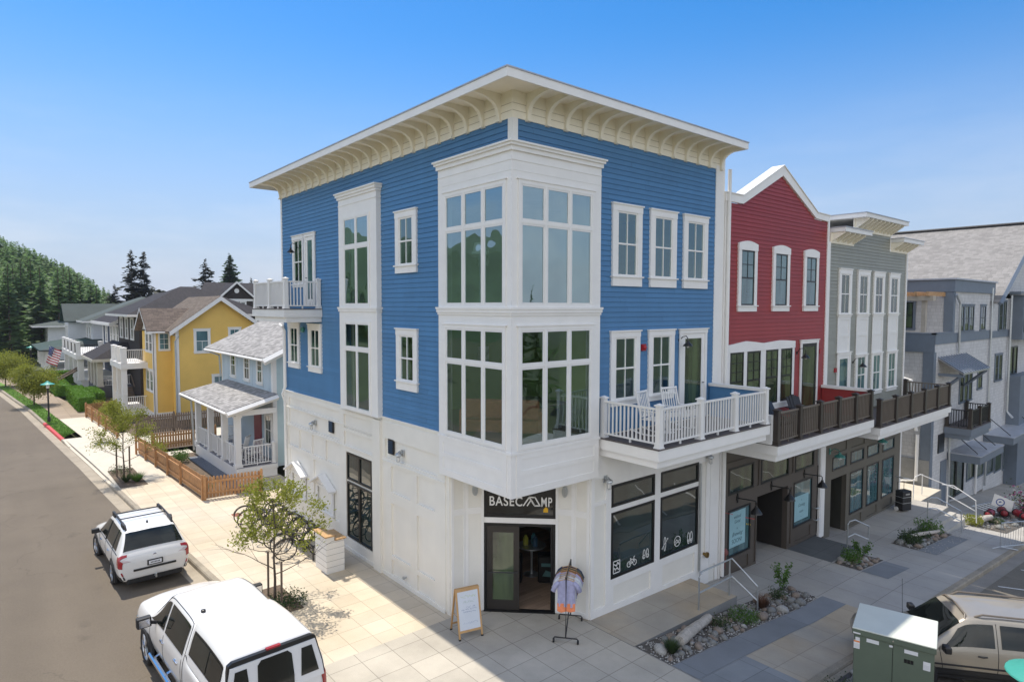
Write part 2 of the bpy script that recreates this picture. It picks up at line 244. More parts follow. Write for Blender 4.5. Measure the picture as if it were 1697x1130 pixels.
# ---------------------------------------------------------------- mesh builder
class F:
    """facade frame: u along the wall, n outwards, z up"""
    def __init__(s, o, u, n): s.o, s.u, s.n = Vector(o), Vector(u), Vector(n)
    def __call__(s, u, n, z): return s.o + s.u*u + s.n*n + Vector((0, 0, z))
ID = lambda x, y, z: Vector((x, y, z))
class MB:
    def __init__(s, f=ID): s.v, s.f, s.F = [], [], f
    def p(s, *a): s.v.append(s.F(*a)); return len(s.v)-1
    def face(s, pts): s.f.append([s.p(*q) for q in pts]); return s
    def box(s, a0, a1, b0, b1, c0, c1):
        i = [s.p(a, b, c) for c in (c0, c1) for a, b in ((a0, b0), (a1, b0), (a1, b1), (a0, b1))]
        for q in ((0, 3, 2, 1), (4, 5, 6, 7), (0, 1, 5, 4), (1, 2, 6, 5), (2, 3, 7, 6), (3, 0, 4, 7)): s.f.append([i[k] for k in q])
        return s
    def prism(s, poly, a, b, axis=1):
        """poly of (u,z) points swept along n from a to b (axis=1); axis 2: poly of (u,n) swept in z; axis 0: poly of (n,z) swept in u"""
        def P(q, t): return (q[0], t, q[1]) if axis == 1 else ((q[0], q[1], t) if axis == 2 else (t, q[0], q[1]))
        A = [s.p(*P(q, a)) for q in poly]; B = [s.p(*P(q, b)) for q in poly]; n = len(poly)
        s.f.append(A[::-1]); s.f.append(B)
        for k in range(n): s.f.append([A[k], A[(k+1) % n], B[(k+1) % n], B[k]])
        return s
    def tube(s, pts, r, seg=6, cap=True, r1=None):
        P = [Vector(s.F(*q)) for q in pts]; rings = []
        for k, c in enumerate(P):
            d = (P[min(k+1, len(P)-1)]-P[max(k-1, 0)])
            if d.length < 1e-9: d = Vector((0, 0, 1))
            d.normalize(); a = d.cross(Vector((0, 0, 1)) if abs(d.z) < .95 else Vector((1, 0, 0))).normalized(); b = d.cross(a)
            rr = r if r1 is None else r+(r1-r)*k/max(1, len(P)-1)
            base = len(s.v)
            for j in range(seg):
                t = 2*PI*j/seg; s.v.append(c+(a*math.cos(t)+b*math.sin(t))*rr)
            rings.append(base)
        for A, B in zip(rings, rings[1:]):
            for j in range(seg): s.f.append([A+j, A+(j+1) % seg, B+(j+1) % seg, B+j])
        if cap: s.f.append([rings[0]+j for j in range(seg)][::-1]); s.f.append([rings[-1]+j for j in range(seg)])
        return s
    def lathe(s, c, prof, seg=14, axis='z'):
        """prof: list of (radius, height) about c, axis z (or x / y)"""
        rings = []
        for r, h in prof:
            base = len(s.v)
            for j in range(seg):
                t = 2*PI*j/seg; ca, sa = math.cos(t)*r, math.sin(t)*r
                q = (c[0]+ca, c[1]+sa, c[2]+h) if axis == 'z' else ((c[0]+h, c[1]+ca, c[2]+sa) if axis == 'x' else (c[0]+ca, c[1]+h, c[2]+sa))
                s.v.append(s.F(*q))
            rings.append(base)
        for A, B in zip(rings, rings[1:]):
            for j in range(seg): s.f.append([A+j, A+(j+1) % seg, B+(j+1) % seg, B+j])
        s.f.append([rings[0]+j for j in range(seg)][::-1]); s.f.append([rings[-1]+j for j in range(seg)])
        return s
    def siding(s, z0, z1, span, course=.130, lap=.020, n0=.004, holes=()):
        """clapboards: one tilted board per course; span(z) gives (u0,u1)"""
        k = 0; z = z0
        while z < z1-1e-4:
            zt = min(z+course, z1); a, b = span((z+zt)/2) if callable(span) else span
            segs = [(a, b)]; zm = (z+zt)/2
            for (h0, h1, g0, g1) in holes:
                if g0-.07 < zm < g1+.07: segs = [q for (p0, p1) in segs for q in ((p0, min(p1, h0-.03)), (max(p0, h1+.03), p1)) if q[1]-q[0] > .02]
            for a, b in segs:
                if b-a < .02: continue
                s.face([(a, n0+lap, z), (b, n0+lap, z), (b, n0, zt), (a, n0, zt)])
                s.face([(a, n0-.004, z), (b, n0-.004, z), (b, n0+lap, z), (a, n0+lap, z)])
            z = zt
        return s
    def each(s, name, m, parent=None, **k):
        """every separate piece a part of its own"""
        par = list(range(len(s.v)))
        def find(i):
            while par[i] != i: par[i] = par[par[i]]; i = par[i]
            return i
        for f in s.f:
            for q in f[1:]: par[find(q)] = find(f[0])
        groups = {}
        for f in s.f: groups.setdefault(find(f[0]), []).append(f)
        for g in groups.values():
            b = MB(); ix = {}
            for f in g:
                for q in f:
                    if q not in ix: ix[q] = len(b.v); b.v.append(s.v[q])
                b.f.append([ix[q] for q in f])
            b.build(name, m, parent, **k)
    def build(s, name, m, parent=None, bevel=0, smooth=False, world=True, recalc=True, seg=1):
        me = bpy.data.meshes.new(name); off = Vector((0, 0, 0))
        if parent is not None and world:
            q = parent
            while q is not None: off = off+q.location; q = q.parent
        me.from_pydata([tuple(v-off) for v in s.v], [], s.f)
        if recalc:
            bm = bmesh.new(); bm.from_mesh(me); bmesh.ops.recalc_face_normals(bm, faces=bm.faces); bm.to_mesh(me); bm.free()
        for mm in (m if isinstance(m, (list, tuple)) else [m]): me.materials.append(MT[mm] if isinstance(mm, str) else mm)
        o = bpy.data.objects.new(name, me); COL.objects.link(o)
        if parent is not None: o.parent = parent
        if bevel:
            bv = o.modifiers.new('bevel', 'BEVEL'); bv.width = bevel; bv.segments = seg; bv.limit_method = 'ANGLE'; bv.angle_limit = math.radians(40)
        if smooth:
            for p in me.polygons: p.use_smooth = True
        return o
def tag(o, label=None, cat=None, group=None, kind=None):
    if label: o['label'] = label
    if cat: o['category'] = cat
    if group: o['group'] = group
    if kind: o['kind'] = kind
    return o
def thing(name, label, cat, loc=(0, 0, 0), rz=0, group=None):
    o = bpy.data.objects.new(name, None); COL.objects.link(o); o.location = loc; o.rotation_euler = (0, 0, rz); o.empty_display_size = .2
    return tag(o, label, cat, group)
def copy_tree(o, loc=None, rz=None, label=None, parent=None, scale=None, top=True):
    c = o.copy(); COL.objects.link(c); c.parent = parent
    if top:
        if loc is not None: c.location = loc
        if rz is not None: c.rotation_euler = (0, 0, rz)
        if scale is not None: c.scale = (scale,)*3 if isinstance(scale, (int, float)) else scale
        if label: c['label'] = label
    for ch in list(o.children): copy_tree(ch, parent=c, top=False)
    return c
def struct(o): return tag(o, kind='structure')
def subdiv(o, n=2):
    s = o.modifiers.new('subdivision', 'SUBSURF'); s.levels = n; s.render_levels = n
def lerp(a, b, t): return a+(b-a)*t
def interp(x, tab):
    if x <= tab[0][0]: return tab[0][1]
    for (a, va), (b, vb) in zip(tab, tab[1:]):
        if x <= b: return lerp(va, vb, (x-a)/(b-a))
    return tab[-1][1]
FR = F((0, 0, 0), (1, 0, 0), (0, -1, 0))      # right street front: u = x, outwards = -y
FL = F((0, 0, 0), (0, 1, 0), (-1, 0, 0))      # left street front: u = y, outwards = -x
# ================================================================ terrain
def gs(x):            # pavement level along the right-hand street, which falls away from the corner
    return interp(x, [(2.5, 0), (4, -.13), (6.6, -.37), (8, -.53), (10, -.65), (13, -.78), (24, -1.78), (34, -3.0), (60, -5.2), (90, -6)])
KERB = [(-40, -4.0), (6, -4.0), (9.5, -4.2), (17.3, -4.62), (21.3, -4.83), (27, -5.1), (35.5, -5.6), (43, -6.05), (50.6, -6.5), (58, -7.15), (66.4, -7.85), (75, -8.8), (90, -11), (120, -17)]
def kx(y): return interp(y, KERB)
def sheet(name, xs, yf, zf, m, kind='structure'):
    """grid sheet: xs columns, yf(x) rows list, z from zf(x,y)"""
    b = MB(); rows = [[b.p(x, y, zf(x, y)) for y in yf(x)] for x in xs]
    for r0, r1 in zip(rows, rows[1:]):
        for k in range(len(r0)-1): b.f.append([r0[k], r1[k], r1[k+1], r0[k+1]])
    o = b.build(name, m, recalc=False); tag(o, kind=kind); return o
def frange(a, b, n): return [a+(b-a)*k/n for k in range(n+1)]
MT['asphalt'] = roadmat('asphalt', (.142, .116, .086))
MT['asphalt2'] = roadmat('asphalt_side_street', (.17, .15, .118))
MT['walk'] = tilemat('sidewalk_concrete', (.54, .455, .335), .61, .61, .013, .40, .12, .0, .0, .10, tint=(.57, .50, .395))
MT['walkg'] = tilemat('corner_paving', (.40, .365, .305), .78, .78, .016, .45, .14, .4, .36, .16, tint=(.47, .43, .36))
MT['walkr'] = tilemat('street_paving', (.40, .375, .335), 1.22, 1.22, .016, .45, .12, .3, .5, .12, tint=(.36, .345, .32))
MT['walktan'] = tilemat('tan_paving', (.42, .345, .25), 1.0, .8, .014, .35, .12, .4, .0, .14, tint=(.36, .33, .28))
MT['band'] = tilemat('dark_paving_band', (.215, .225, .235), 2.4, 9, .016, .45, .08, .4, 4, .12)
MT['walkb'] = tilemat('brown_sidewalk', (.30, .235, .17), 1.5, 1.5, .02, .3, .12, .3, .2, .12)
MT['apron'] = mat('pale_concrete', (.56, .505, .41), .85, .06, 1.3, bump=.2, fine=.05)
MT['earth'] = mat('earth_ground', (.085, .095, .045), .95, .3, .08, bump=.5, bscale=4)
xs = [-600, -200, -80, -30, -10, 0, 2.5, 4, 6.6, 8, 10, 13, 18, 24, 30, 36, 45, 60, 90, 200, 600]
sheet('ground', xs, lambda x: [-600, -200, -60, -20, -4, 20, 60, 120, 250, 900], lambda x, y: gs(x)-.32, 'earth')
# roads
ys = [-40, -20, -10, 0, 6, 9.5, 13, 17.3, 21.3, 27, 31, 35.5, 43, 50.6, 58, 66.4, 75, 90, 120]
b = MB(); rows = []
for y in ys:
    k = kx(y); rows.append([b.p(q, y, -.14) for q in (k-11, k-6, k-2, k-.42)])
for r0, r1 in zip(rows, rows[1:]):
    for k in range(3): b.f.append([r0[k], r0[k+1], r1[k+1], r1[k]])
struct(b.build('road', 'asphalt', recalc=False))
b = MB(); rows = []
for y in ys:
    k = kx(y); rows.append([b.p(q, y, -.138) for q in (k-.43, k+.03)])
for r0, r1 in zip(rows, rows[1:]): b.f.append([r0[0], r0[1], r1[1], r1[0]])
struct(b.build('gutter', mat('gutter_concrete', (.34, .29, .22), .9, .15, 1.2, bump=.3, fine=.1), recalc=False))
xr = [-4.4, -2, 0, 2.5, 4, 6.6, 8, 10, 13, 16, 18, 21, 24, 27, 30, 34, 40, 50, 70]
sheet('side_street', xr, lambda x: [-20, -12, -8, -6, -5.3], lambda x, y: gs(x)-.15-.012*(-5.3-y)*.3, 'asphalt2')
sheet('side_gutter', xr, lambda x: [-5.31, -4.86], lambda x, y: gs(x)-.146, mat('side_gutter_concrete', (.24, .22, .19), .9, .12, 1.2, bump=.3, fine=.1))
sheet('far_pavement', xr, lambda x: [-24, -20], lambda x, y: gs(x)-.02, 'walkr')
# painted stall lines on the side street
ln = MB()
for k in range(9):
    x0 = 7.2+k*3.1; dx, dy = .6, -.8
    for a, c in ((0, 5.2),):
        p0 = Vector((x0+dx*a, -5.5+dy*a)); p1 = Vector((x0+dx*c, -5.5+dy*c)); nrm = Vector((.8, .6))*.05
        ln.face([(p0.x-nrm.x, p0.y-nrm.y, gs(p0.x-nrm.x)-.139), (p0.x+nrm.x, p0.y+nrm.y, gs(p0.x+nrm.x)-.139), (p1.x+nrm.x, p1.y+nrm.y, gs(p1.x+nrm.x)-.145), (p1.x-nrm.x, p1.y-nrm.y, gs(p1.x-nrm.x)-.145)])
struct(ln.build('parking_lines', mat('line_paint', (.62, .61, .57), .7, .2, 6)))
# kerbs: sloping-faced stone with the drop at the driveway, a red stretch by the lawn
def kerb_run(name, y0, y1, m, drop=None, top=0.0):
    b = MB(); n = max(2, int((y1-y0)/.9)); prev = None
    for i in range(n+1):
        y = lerp(y0, y1, i/n); k = kx(y); t = top-(.11*drop(y) if drop else 0)
        ring = [b.p(k-.02, y, -.20), b.p(k, y, t-.035), b.p(k+.03, y, t+.002), b.p(k+.17, y, t+.004), b.p(k+.17, y, -.2)]
        if prev:
            for j in range(4): b.f.append([prev[j], ring[j], ring[j+1], prev[j+1]])
        else: b.f.append(ring[:])
        prev = ring
    b.f.append(prev); return struct(b.build(name, m))
dz = lambda y: max(0, min(1, (y-21.6)/2.2, (35.2-y)/2.2))
kerb_run('kerb', -30, 35.5, 'kerb', dz)
kerb_run('kerb_red', 35.5, 42.8, 'kerbred')
kerb_run('kerb_far', 42.8, 110, 'kerb')
b = MB(); prev = None
for x in frange(-4.0, 70, 148):
    z = gs(x); ring = [b.p(x, -4.90, z-.3), b.p(x, -4.88, z-.03), b.p(x, -4.85, z+.002), b.p(x, -4.69, z+.004), b.p(x, -4.69, z-.3)]
    if prev:
        for j in range(4): b.f.append([prev[j], ring[j], ring[j+1], prev[j+1]])
    prev = ring
struct(b.build('side_kerb', 'kerb'))
# pavements
def walk_strip(name, y0, y1, fa, fb, z, m, n=12):
    b = MB(); rows = []
    for i in range(n+1):
        y = lerp(y0, y1, i/n); rows.append([b.p(fa(y), y, z(y) if callable(z) else z), b.p(fb(y), y, z(y) if callable(z) else z)])
    for r0, r1 in zip(rows, rows[1:]): b.f.append([r0[0], r0[1], r1[1], r1[0]])
    return struct(b.build(name, m, recalc=False))
walk_strip('sidewalk', 2.36, 22.0, lambda y: kx(y)+.16, lambda y: 1.6, 0.0, 'walk')
walk_strip('driveway_apron', 22.0, 35.4, lambda y: kx(y)+.16, lambda y: -1.9, lambda y: 0.0-.11*dz(y)*0, 'apron')
b = MB(); rows = []
for i in range(13):
    y = lerp(21.6, 35.2, i/12); k = kx(y); rows.append([b.p(k+.02, y, .004-.11*dz(y)), b.p(k+1.15, y, .006)])
for r0, r1 in zip(rows, rows[1:]): b.f.append([r0[0], r0[1], r1[1], r1[0]])
struct(b.build('driveway_ramp', 'apron', recalc=False))
walk_strip('upper_sidewalk', 35.4, 43.8, lambda y: kx(y)+1.05, lambda y: -2.9, 0.0, 'apron')
walk_strip('brown_path', 43.8, 115, lambda y: kx(y)+1.0, lambda y: kx(y)+3.0, 0.0, 'walkb')
# corner paving (no tilt), then the sheet beside the shops that follows the fall of the street
xc = [-3.85, -2, 0, 1, 2.5]
sheet('corner_pavement', [-3.85, 0, 2.45], lambda x: [-4.7, -2, 0, 2.36], lambda x, y: 0, 'walkg')
xr2 = [2.45, 4, 5.2, 6.6, 8, 10.0, 13, 16, 18, 21, 24, 27, 30, 34, 40, 50, 70]
sheet('side_pavement', xr2, lambda x: [-4.7, -3.3, -1.6, 0, 1.5], lambda x, y: gs(x)-.012, 'walkr')
def patch(name, x0, x1, y0, y1, m, dz=.0, n=8): return sheet(name, frange(x0, x1, n*3), lambda x: [y0, y1], lambda x, y: gs(x)+dz+.004, m)
patch('dark_band', 2.5, 10.0, -3.3, -2.62, 'band', -.007); patch('dark_band_middle', 13.2, 15.2, -3.3, -2.5, 'band', -.007); patch('dark_band_far', 18.0, 22, -3.3, -2.7, 'band', -.007)
patch('dark_corner_paving', 2.5, 4.4, -4.68, -3.31, tilemat('grey_paving', (.235, .245, .25), 1.1, 1.1, .016, .4, .1, .2, .5, .15), -.006)
patch('tan_pavement', 4.4, 10.0, -4.68, -3.31, 'walktan', -.006)
# raised walks in front of the shops
def slab(name, x0, x1, y0, y1, z0, z1, m, side='wallconc', n=4, base=-1.0):
    """tread sheet with real concrete sides"""
    b = MB(); d = .9
    i = [b.p(x0, y0, z0-d), b.p(x1, y0, z1-d), b.p(x1, y1, z1-d), b.p(x0, y1, z0-d), b.p(x0, y0, z0), b.p(x1, y0, z1), b.p(x1, y1, z1), b.p(x0, y1, z0)]
    for q in ((0, 1, 5, 4), (1, 2, 6, 5), (2, 3, 7, 6), (3, 0, 4, 7), (4, 5, 6, 7)): b.f.append([i[k] for k in q])
    struct(b.build(name+'_side', side))
    c = MB(); c.face([(x0, y0, z0+.004), (x1, y0, z1+.004), (x1, y1, z1+.004), (x0, y1, z0+.004)]); return struct(c.build(name, m, recalc=False))
slab('ramp', 2.46, 7.0, -1.56, .5, .0, -.14, 'walktan')
slab('entry_landing', 7.0, 13.0, -1.6, .6, -.62, -.742, 'walkr')
slab('dark_ramp', 13.0, 15.3, -1.6, .4, -.742, -.80, tilemat('dark_ramp_paving', (.11, .115, .115), 1.2, 1.2, .016, .4, .1, .2, .5, .15))
slab('dark_ramp_end', 15.3, 16.1, -1.6, .4, -.80, -1.20, 'band')
slab('shop_walk', 16.1, 25.0, -1.76, .6, -1.21, -1.22, 'walkr')
# wheel of steps down to the lower pavement
for k, zz in enumerate((-1.39, -1.56)):
    st = MB().box(22.3, 24.9, -1.76-.34*(k+1), -1.76-.34*k+.0, -2.2, zz); struct(st.build('step', mat('step_concrete', (.42, .40, .36), .8, .08, 1.5, bump=.1)))
slab('lower_landing', 25.0, 28.1, -.6, 3.5, -1.25, -1.25, 'apron')
# rock beds: soil a little below the paving
for nm, q in (('rock_bed', (2.5, 9.75, -2.6, -1.58)), ('rock_bed_middle', (13.2, 15.25, -2.45, -1.62)), ('rock_bed_far', (18.0, 22.2, -2.68, -1.78)), ('rock_bed_lower', (25.2, 33, -3.9, -2.4))):
    sheet(nm, frange(q[0], q[1], 16), lambda x: [q[2], q[3]], lambda x, y: gs(x)+.004, mat(nm+'_soil', (.10, .088, .075), .95, .3, 9, bump=.8, bscale=40, fine=.3))
# street-side island that carries the cabinet
isl = [(3.9, -4.9), (8.3, -4.9), (8.8, -6.2), (6.9, -7.9), (2.2, -9.6), (1.6, -7.2)]
b = MB(); T = [b.p(x, y, gs(x)-.01) for x, y in isl]; Bt = [b.p(x, y, gs(x)-.4) for x, y in isl]
b.f.append(T); [b.f.append([T[k], T[(k+1) % 6], Bt[(k+1) % 6], Bt[k]]) for k in range(6)]
struct(b.build('island_kerb', 'kerb'))
isl2 = [(4.15, -5.05), (8.1, -5.05), (8.5, -6.15), (6.8, -7.6), (2.5, -9.2), (2.0, -7.3)]
b = MB(); b.face([(x, y, gs(x)-.004) for x, y in isl2]); struct(b.build('island_bed', mat('island_soil', (.10, .09, .08), .95, .3, 9, bump=.8, bscale=40, fine=.3)))
# lawn verge, tree pits, front gardens
def blades(b, x, y, z, h, wd, rnd):
    a = rnd.uniform(0, 2*PI); dx, dy = math.cos(a)*wd, math.sin(a)*wd; tx, ty = rnd.uniform(-.4, .4)*h, rnd.uniform(-.4, .4)*h
    b.face([(x-dx, y-dy, z), (x+dx, y+dy, z), (x+tx, y+ty, z+h)])
rn = random.Random(5)
b = MB()
def vr(y): return kx(y)+.18, kx(y)+1.0-.82*max(0, (37.5-y)/1.6) if y < 37.5 else kx(y)+1.0
rows = []
for y in [36.0, 36.8, 37.5, 40, 43, 47, 50.6, 58, 66, 75, 90]:
    a, c = vr(y); rows.append([b.p(a, y, .012), b.p(c, y, .012)])
for r0, r1 in zip(rows, rows[1:]): b.f.append([r0[0], r0[1], r1[1], r1[0]])
for _ in range(9000):
    y = 36.2+(rn.random()**1.6)*30; a, c = vr(y); blades(b, rn.uniform(a, c), y, .01, rn.uniform(.04, .09), .012, rn)
tag(b.build('lawn_grass', 'grass', recalc=False), kind='stuff')
for nm, (x0, x1, y0, y1) in (('tree_pit', (-3.78, -2.75, 5.3, 7.1)), ('tree_pit_upper', (-4.62, -3.55, 21.2, 25.0))):
    b = MB(); b.face([(x0, y0, .01), (x1, y0, .01), (x1, y1, .01), (x0, y1, .01)]); struct(b.build(nm, 'soil'))
b = MB(); b.face([(-2.35, 17.2, .005), (-.35, 17.2, .005), (-.35, 27.2, .005), (-2.75, 28.2, .005)]); b.face([(-1.9, 28.4, .006), (1.2, 28.4, .006), (1.2, 60, .006), (-3.0, 60, .006)])
struct(b.build('garden_bed', 'soil'))
b = MB(); b.face([(-.95, 17.6, .03), (-.34, 17.6, .03), (-.34, 25.5, .03), (-.95, 25.5, .03)]); struct(b.build('gravel_strip', mat('blue_gravel', (.16, .17, .19), .9, .5, 30, bump=1, bscale=35, fine=.5)))
b = MB(); b.face([(-1.9, 30.6, .02), (6, 30.6, .02), (6, 33.5, .02), (-1.9, 33.5, .02)]); b.face([(-2.6, 26.6, .02), (-.4, 26.6, .02), (-.4, 27.6, .02), (-2.65, 27.6, .02)]); struct(b.build('garden_path', 'apron'))
# little covers let into the pavement
b = MB().box(-1.95, -1.65, 14.1, 14.5, -.05, .006); struct(b.build('rusty_cover_plate', mat('rust', (.22, .08, .05), .9, .3, 12)))
b = MB().box(-4.25, -3.35, 32.2, 33.0, -.05, .012); struct(b.build('vault_lid', mat('vault_lid_grey', (.10, .10, .10), .8, .1, 12)))
# far wooded hill
def skyline(x, y):      # top of the wood's outline, falling away to the right
    r = (x+9.1)/(y+10.8); e = interp(r, [(-.3, .135), (.0, .095), (.022, .087), (.04, .080), (.057, .070), (.082, .057), (.107, .042), (.133, .022), (.146, .006), (.2, -.02)])
    return 8+e*math.hypot(x+9.1, y+10.8)
def hillz(x, y):
    return max(-.4, min(1, max(0, (y-112)/60))*(skyline(x, y)-7.5-3.0*max(0, min(1, (170-y)/40))))
hx_ = frange(-160, 75, 24); b = MB(); rows = [[b.p(x, y, hillz(x, y)+.8*noise.noise(Vector((x*.05, y*.05, 0)))-.5) for y in frange(100, 320, 16)] for x in hx_]
for r0, r1 in zip(rows, rows[1:]):
    for k in range(len(r0)-1): b.f.append([r0[k], r1[k], r1[k+1], r0[k+1]])
struct(b.build('hill', mat('forest_floor', (.055, .095, .04), 1, .3, .1), recalc=False))
# ================================================================ windows, rails and other repeated building parts
def window(par, FF, u0, u1, z0, z1, trim='white', sash='white', glass='glass', cas=.11, head=.16, sillh=.12, n=0.0, cols=2, rows=(0,), double=True, grid_top=(2, 1), arch=0, inset=.0, casing=True, sill=True, label=None):
    """casing (part) > sash, pane (sub-parts).  u0..z1 are the casing's outer limits."""
    n += .024 if n == 0.0 else 0
    w = MB(FF); d0, d1 = n-.02, n+.045
    gz0, gz1, gu0, gu1 = z0+(sillh if sill else cas), z1-head, u0+cas, u1-cas
    if casing:
        w.box(u0, gu0, d0, d1, gz0, gz1); w.box(gu1, u1, d0, d1, gz0, gz1)
        if arch:
            top = [(u0-.01, gz1), (u1+.01, gz1), (u1+.01, z1-arch)] + [(lerp(u1+.01, u0-.01, k/8), z1-arch+arch*math.sin(PI*k/8)) for k in range(1, 8)] + [(u0-.01, z1-arch)]
            w.prism(top, d0, d1+.012, 1)
        else:
            w.box(u0-.01, u1+.01, d0, d1+.008, gz1, z1-.035); w.box(u0-.04, u1+.04, d0, d1+.035, z1-.035, z1)
        if sill:
            w.box(u0-.04, u1+.04, d0, d1+.045, gz0-.035, gz0); w.box(u0, u1, d0, d1+.006, z0, gz0-.035)
        else: w.box(u0, u1, d0, d1+.003, z0, gz0)
    o = w.build('window', trim, par); 
    if label: o['label'] = label
    s = MB(FF); f = .045
    s.box(gu0+.001, gu0+f, d0, n+.028, gz0+.001, gz1-.001); s.box(gu1-f, gu1-.001, d0, n+.028, gz0+.001, gz1-.001)
    s.box(gu0+f, gu1-f, d0, n+.029, gz0+.001, gz0+f); s.box(gu0+f, gu1-f, d0, n+.029, gz1-f, gz1-.001)
    zm = (gz0+gz1)/2
    if double: s.box(gu0+f, gu1-f, d0, n+.034, zm-.022, zm+.022)
    mt = .011
    gc, gr = grid_top
    for k in range(1, gc):
        uu = lerp(gu0+f, gu1-f, k/gc); s.box(uu-mt, uu+mt, d0, n+.026, zm+.022 if double else gz0+f, gz1-f)
    for k in range(1, gr):
        zz = lerp(zm+.022 if double else gz0+f, gz1-f, k/gr); s.box(gu0+f, gu1-f, d0, n+.025, zz-mt, zz+mt)
    if double and cols > 1:
        for k in range(1, cols):
            uu = lerp(gu0+f, gu1-f, k/cols); s.box(uu-mt, uu+mt, d0, n+.024, gz0+f, zm-.022)
    s.build('sash', sash, o)
    g = MB(FF)
    if glass == 'see': g.face([(gu0+.01, n+.008, gz0+.01), (gu1-.01, n+.008, gz0+.01), (gu1-.01, n+.008, gz1-.01), (gu0+.01, n+.008, gz1-.01)])
    else: g.box(gu0+.01, gu1-.01, n+.003, n+.014, gz0+.01, gz1-.01)
    g.build('pane', glass, o)
    return o
def pane_window(par, FF, cells, frame, glass, n=0.0, fw=.05, depth=.05, outer=None, name='window'):
    """a fixed window: frames round every cell (u0,u1,z0,z1), each pane its own sub-part when asked"""
    w = MB(FF)
    for (a, b, c, d) in cells:
        w.box(a, a+fw, n+.004, n+depth, c, d); w.box(b-fw, b, n+.004, n+depth, c, d)
        w.box(a+fw, b-fw, n+.004, n+depth-.002, c, c+fw); w.box(a+fw, b-fw, n+.004, n+depth-.002, d-fw, d)
    o = w.build(name, frame, par)
    for (a, b, c, d) in cells: MB(FF).box(a+fw-.01, b-fw+.01, n+.003, n+.016, c+fw-.01, d-fw+.01).build('pane', glass, o)
    return o
def rail_run(par, P0, P1, z, m, mp, h=.98, posts=(0, 1), nb=None, rp=.05, cap=.085, bal=.017, zoff=.0, cross=False):
    """one rail panel between P0 and P1 (x,y) at deck height z"""
    P0, P1 = Vector(P0), Vector(P1); d = (P1-P0); Ln = d.length; u = d.normalized(); nn = Vector((-u.y, u.x))
    fr = F((P0.x, P0.y, z), (u.x, u.y, 0), (nn.x, nn.y, 0))
    b = MB(fr); b.box(rp, Ln-rp, -.03, .03, h-.09, h-.04); b.box(rp, Ln-rp, -.022, .022, .08, .12)
    n = nb or max(2, int(Ln/.125))
    for k in range(1, n):
        t = rp+(Ln-2*rp)*k/n; b.box(t-bal, t+bal, -bal, bal, .12, h-.09)
    if Ln > 1.0: b.box(Ln/2-.02, Ln/2+.02, -.02, .02, .0, .08)
    b.build('rail_panel', m, par)
def rail_post(par, P, z, m, h=1.02, r=.065, capm=None):
    x, y = P; b = MB(); b.box(x-r, x+r, y-r, y+r, z, z+h-.03)
    b.box(x-r-.028, x+r+.028, y-r-.028, y+r+.028, z+h-.03, z+h+.0)
    q = r+.02; i = [b.p(x-q, y-q, z+h), b.p(x+q, y-q, z+h), b.p(x+q, y+q, z+h), b.p(x-q, y+q, z+h), b.p(x, y, z+h+.045)]
    for k in range(4): b.f.append([i[k], i[(k+1) % 4], i[4]])
    b.box(x-r-.03, x+r+.03, y-r-.03, y+r+.03, z, z+.03); b.box(x-r-.014, x+r+.014, y-r-.014, y+r+.014, z+.03, z+.10)
    b.build('post', m, par)
def batten_rect(b, u0, u1, z0, z1, n=0.0, w=.03, d=.018):
    """raised frame round a recessed panel"""
    b.box(u0-w, u1+w, n, n+d, z0-w, z0); b.box(u0-w, u1+w, n, n+d, z1, z1+w); b.box(u0-w, u0, n, n+d-.001, z0, z1); b.box(u1, u1+w, n, n+d-.001, z0, z1)
def panels(b, U0, U1, Z0, Z1, cells, n=0.0, d=.022):
    """stiles and rails as one raised sheet with rectangular recesses left open (cells do not overlap)"""
    us = sorted({U0, U1, *[c[0] for c in cells], *[c[1] for c in cells]}); zs = sorted({Z0, Z1, *[c[2] for c in cells], *[c[3] for c in cells]})
    for a, bb in zip(us, us[1:]):
        for c, dd in zip(zs, zs[1:]):
            um, zm = (a+bb)/2, (c+dd)/2
            if any(q[0] < um < q[1] and q[2] < zm < q[3] for q in cells): continue
            b.box(a, bb, n, n+d, c, dd)
    return b
def goose_lamp(par, FF, u, z, m='lamp', n=0.0, out=.38, drop=.06, rise=.16, r=.13):
    b = MB(FF); b.lathe((u, n+.0, z), [(.06, 0), (.06, .03)], 10, 'y'); b.tube([(u, n+.03, z), (u, n+.12, z+rise), (u, n+out*.8, z+rise+.03), (u, n+out, z+rise-.05), (u, n+out, z-.02)], .013, 6)
    b.lathe((u, n+out, z-.16), [(r, 0), (r*.92, .03), (r*.45, .10), (.035, .13), (.03, .18)], 14)
    o = b.build('wall_lamp', m, par); MB(FF).lathe((u, n+out, z-.20), [(.02, 0), (.04, .03), (.035, .07)], 8).build('bulb', 'wside', o)
def jelly_lamp(par, FF, u, z, n=0.0):
    b = MB(FF); b.box(u-.07, u+.07, n, n+.03, z-.02, z+.16); b.tube([(u, n+.03, z+.07), (u, n+.10, z+.12), (u, n+.14, z+.10)], .03, 8)
    b.lathe((u, n+.15, z-.02), [(.05, .0), (.10, .04), (.09, .08), (.03, .12)], 12)
    for k in range(6):
        t = 2*PI*k/6; b.tube([(u+.055*math.cos(t), n+.15+.055*math.sin(t), z-.02), (u+.05*math.cos(t), n+.15+.05*math.sin(t), z-.15), (u, n+.15, z-.18)], .006, 4)
    o = b.build('wall_lamp', 'galv', par); MB(FF).lathe((u, n+.15, z-.16), [(.02, 0), (.045, .03), (.045, .11), (.03, .14)], 10).build('bulb', 'wside', o)
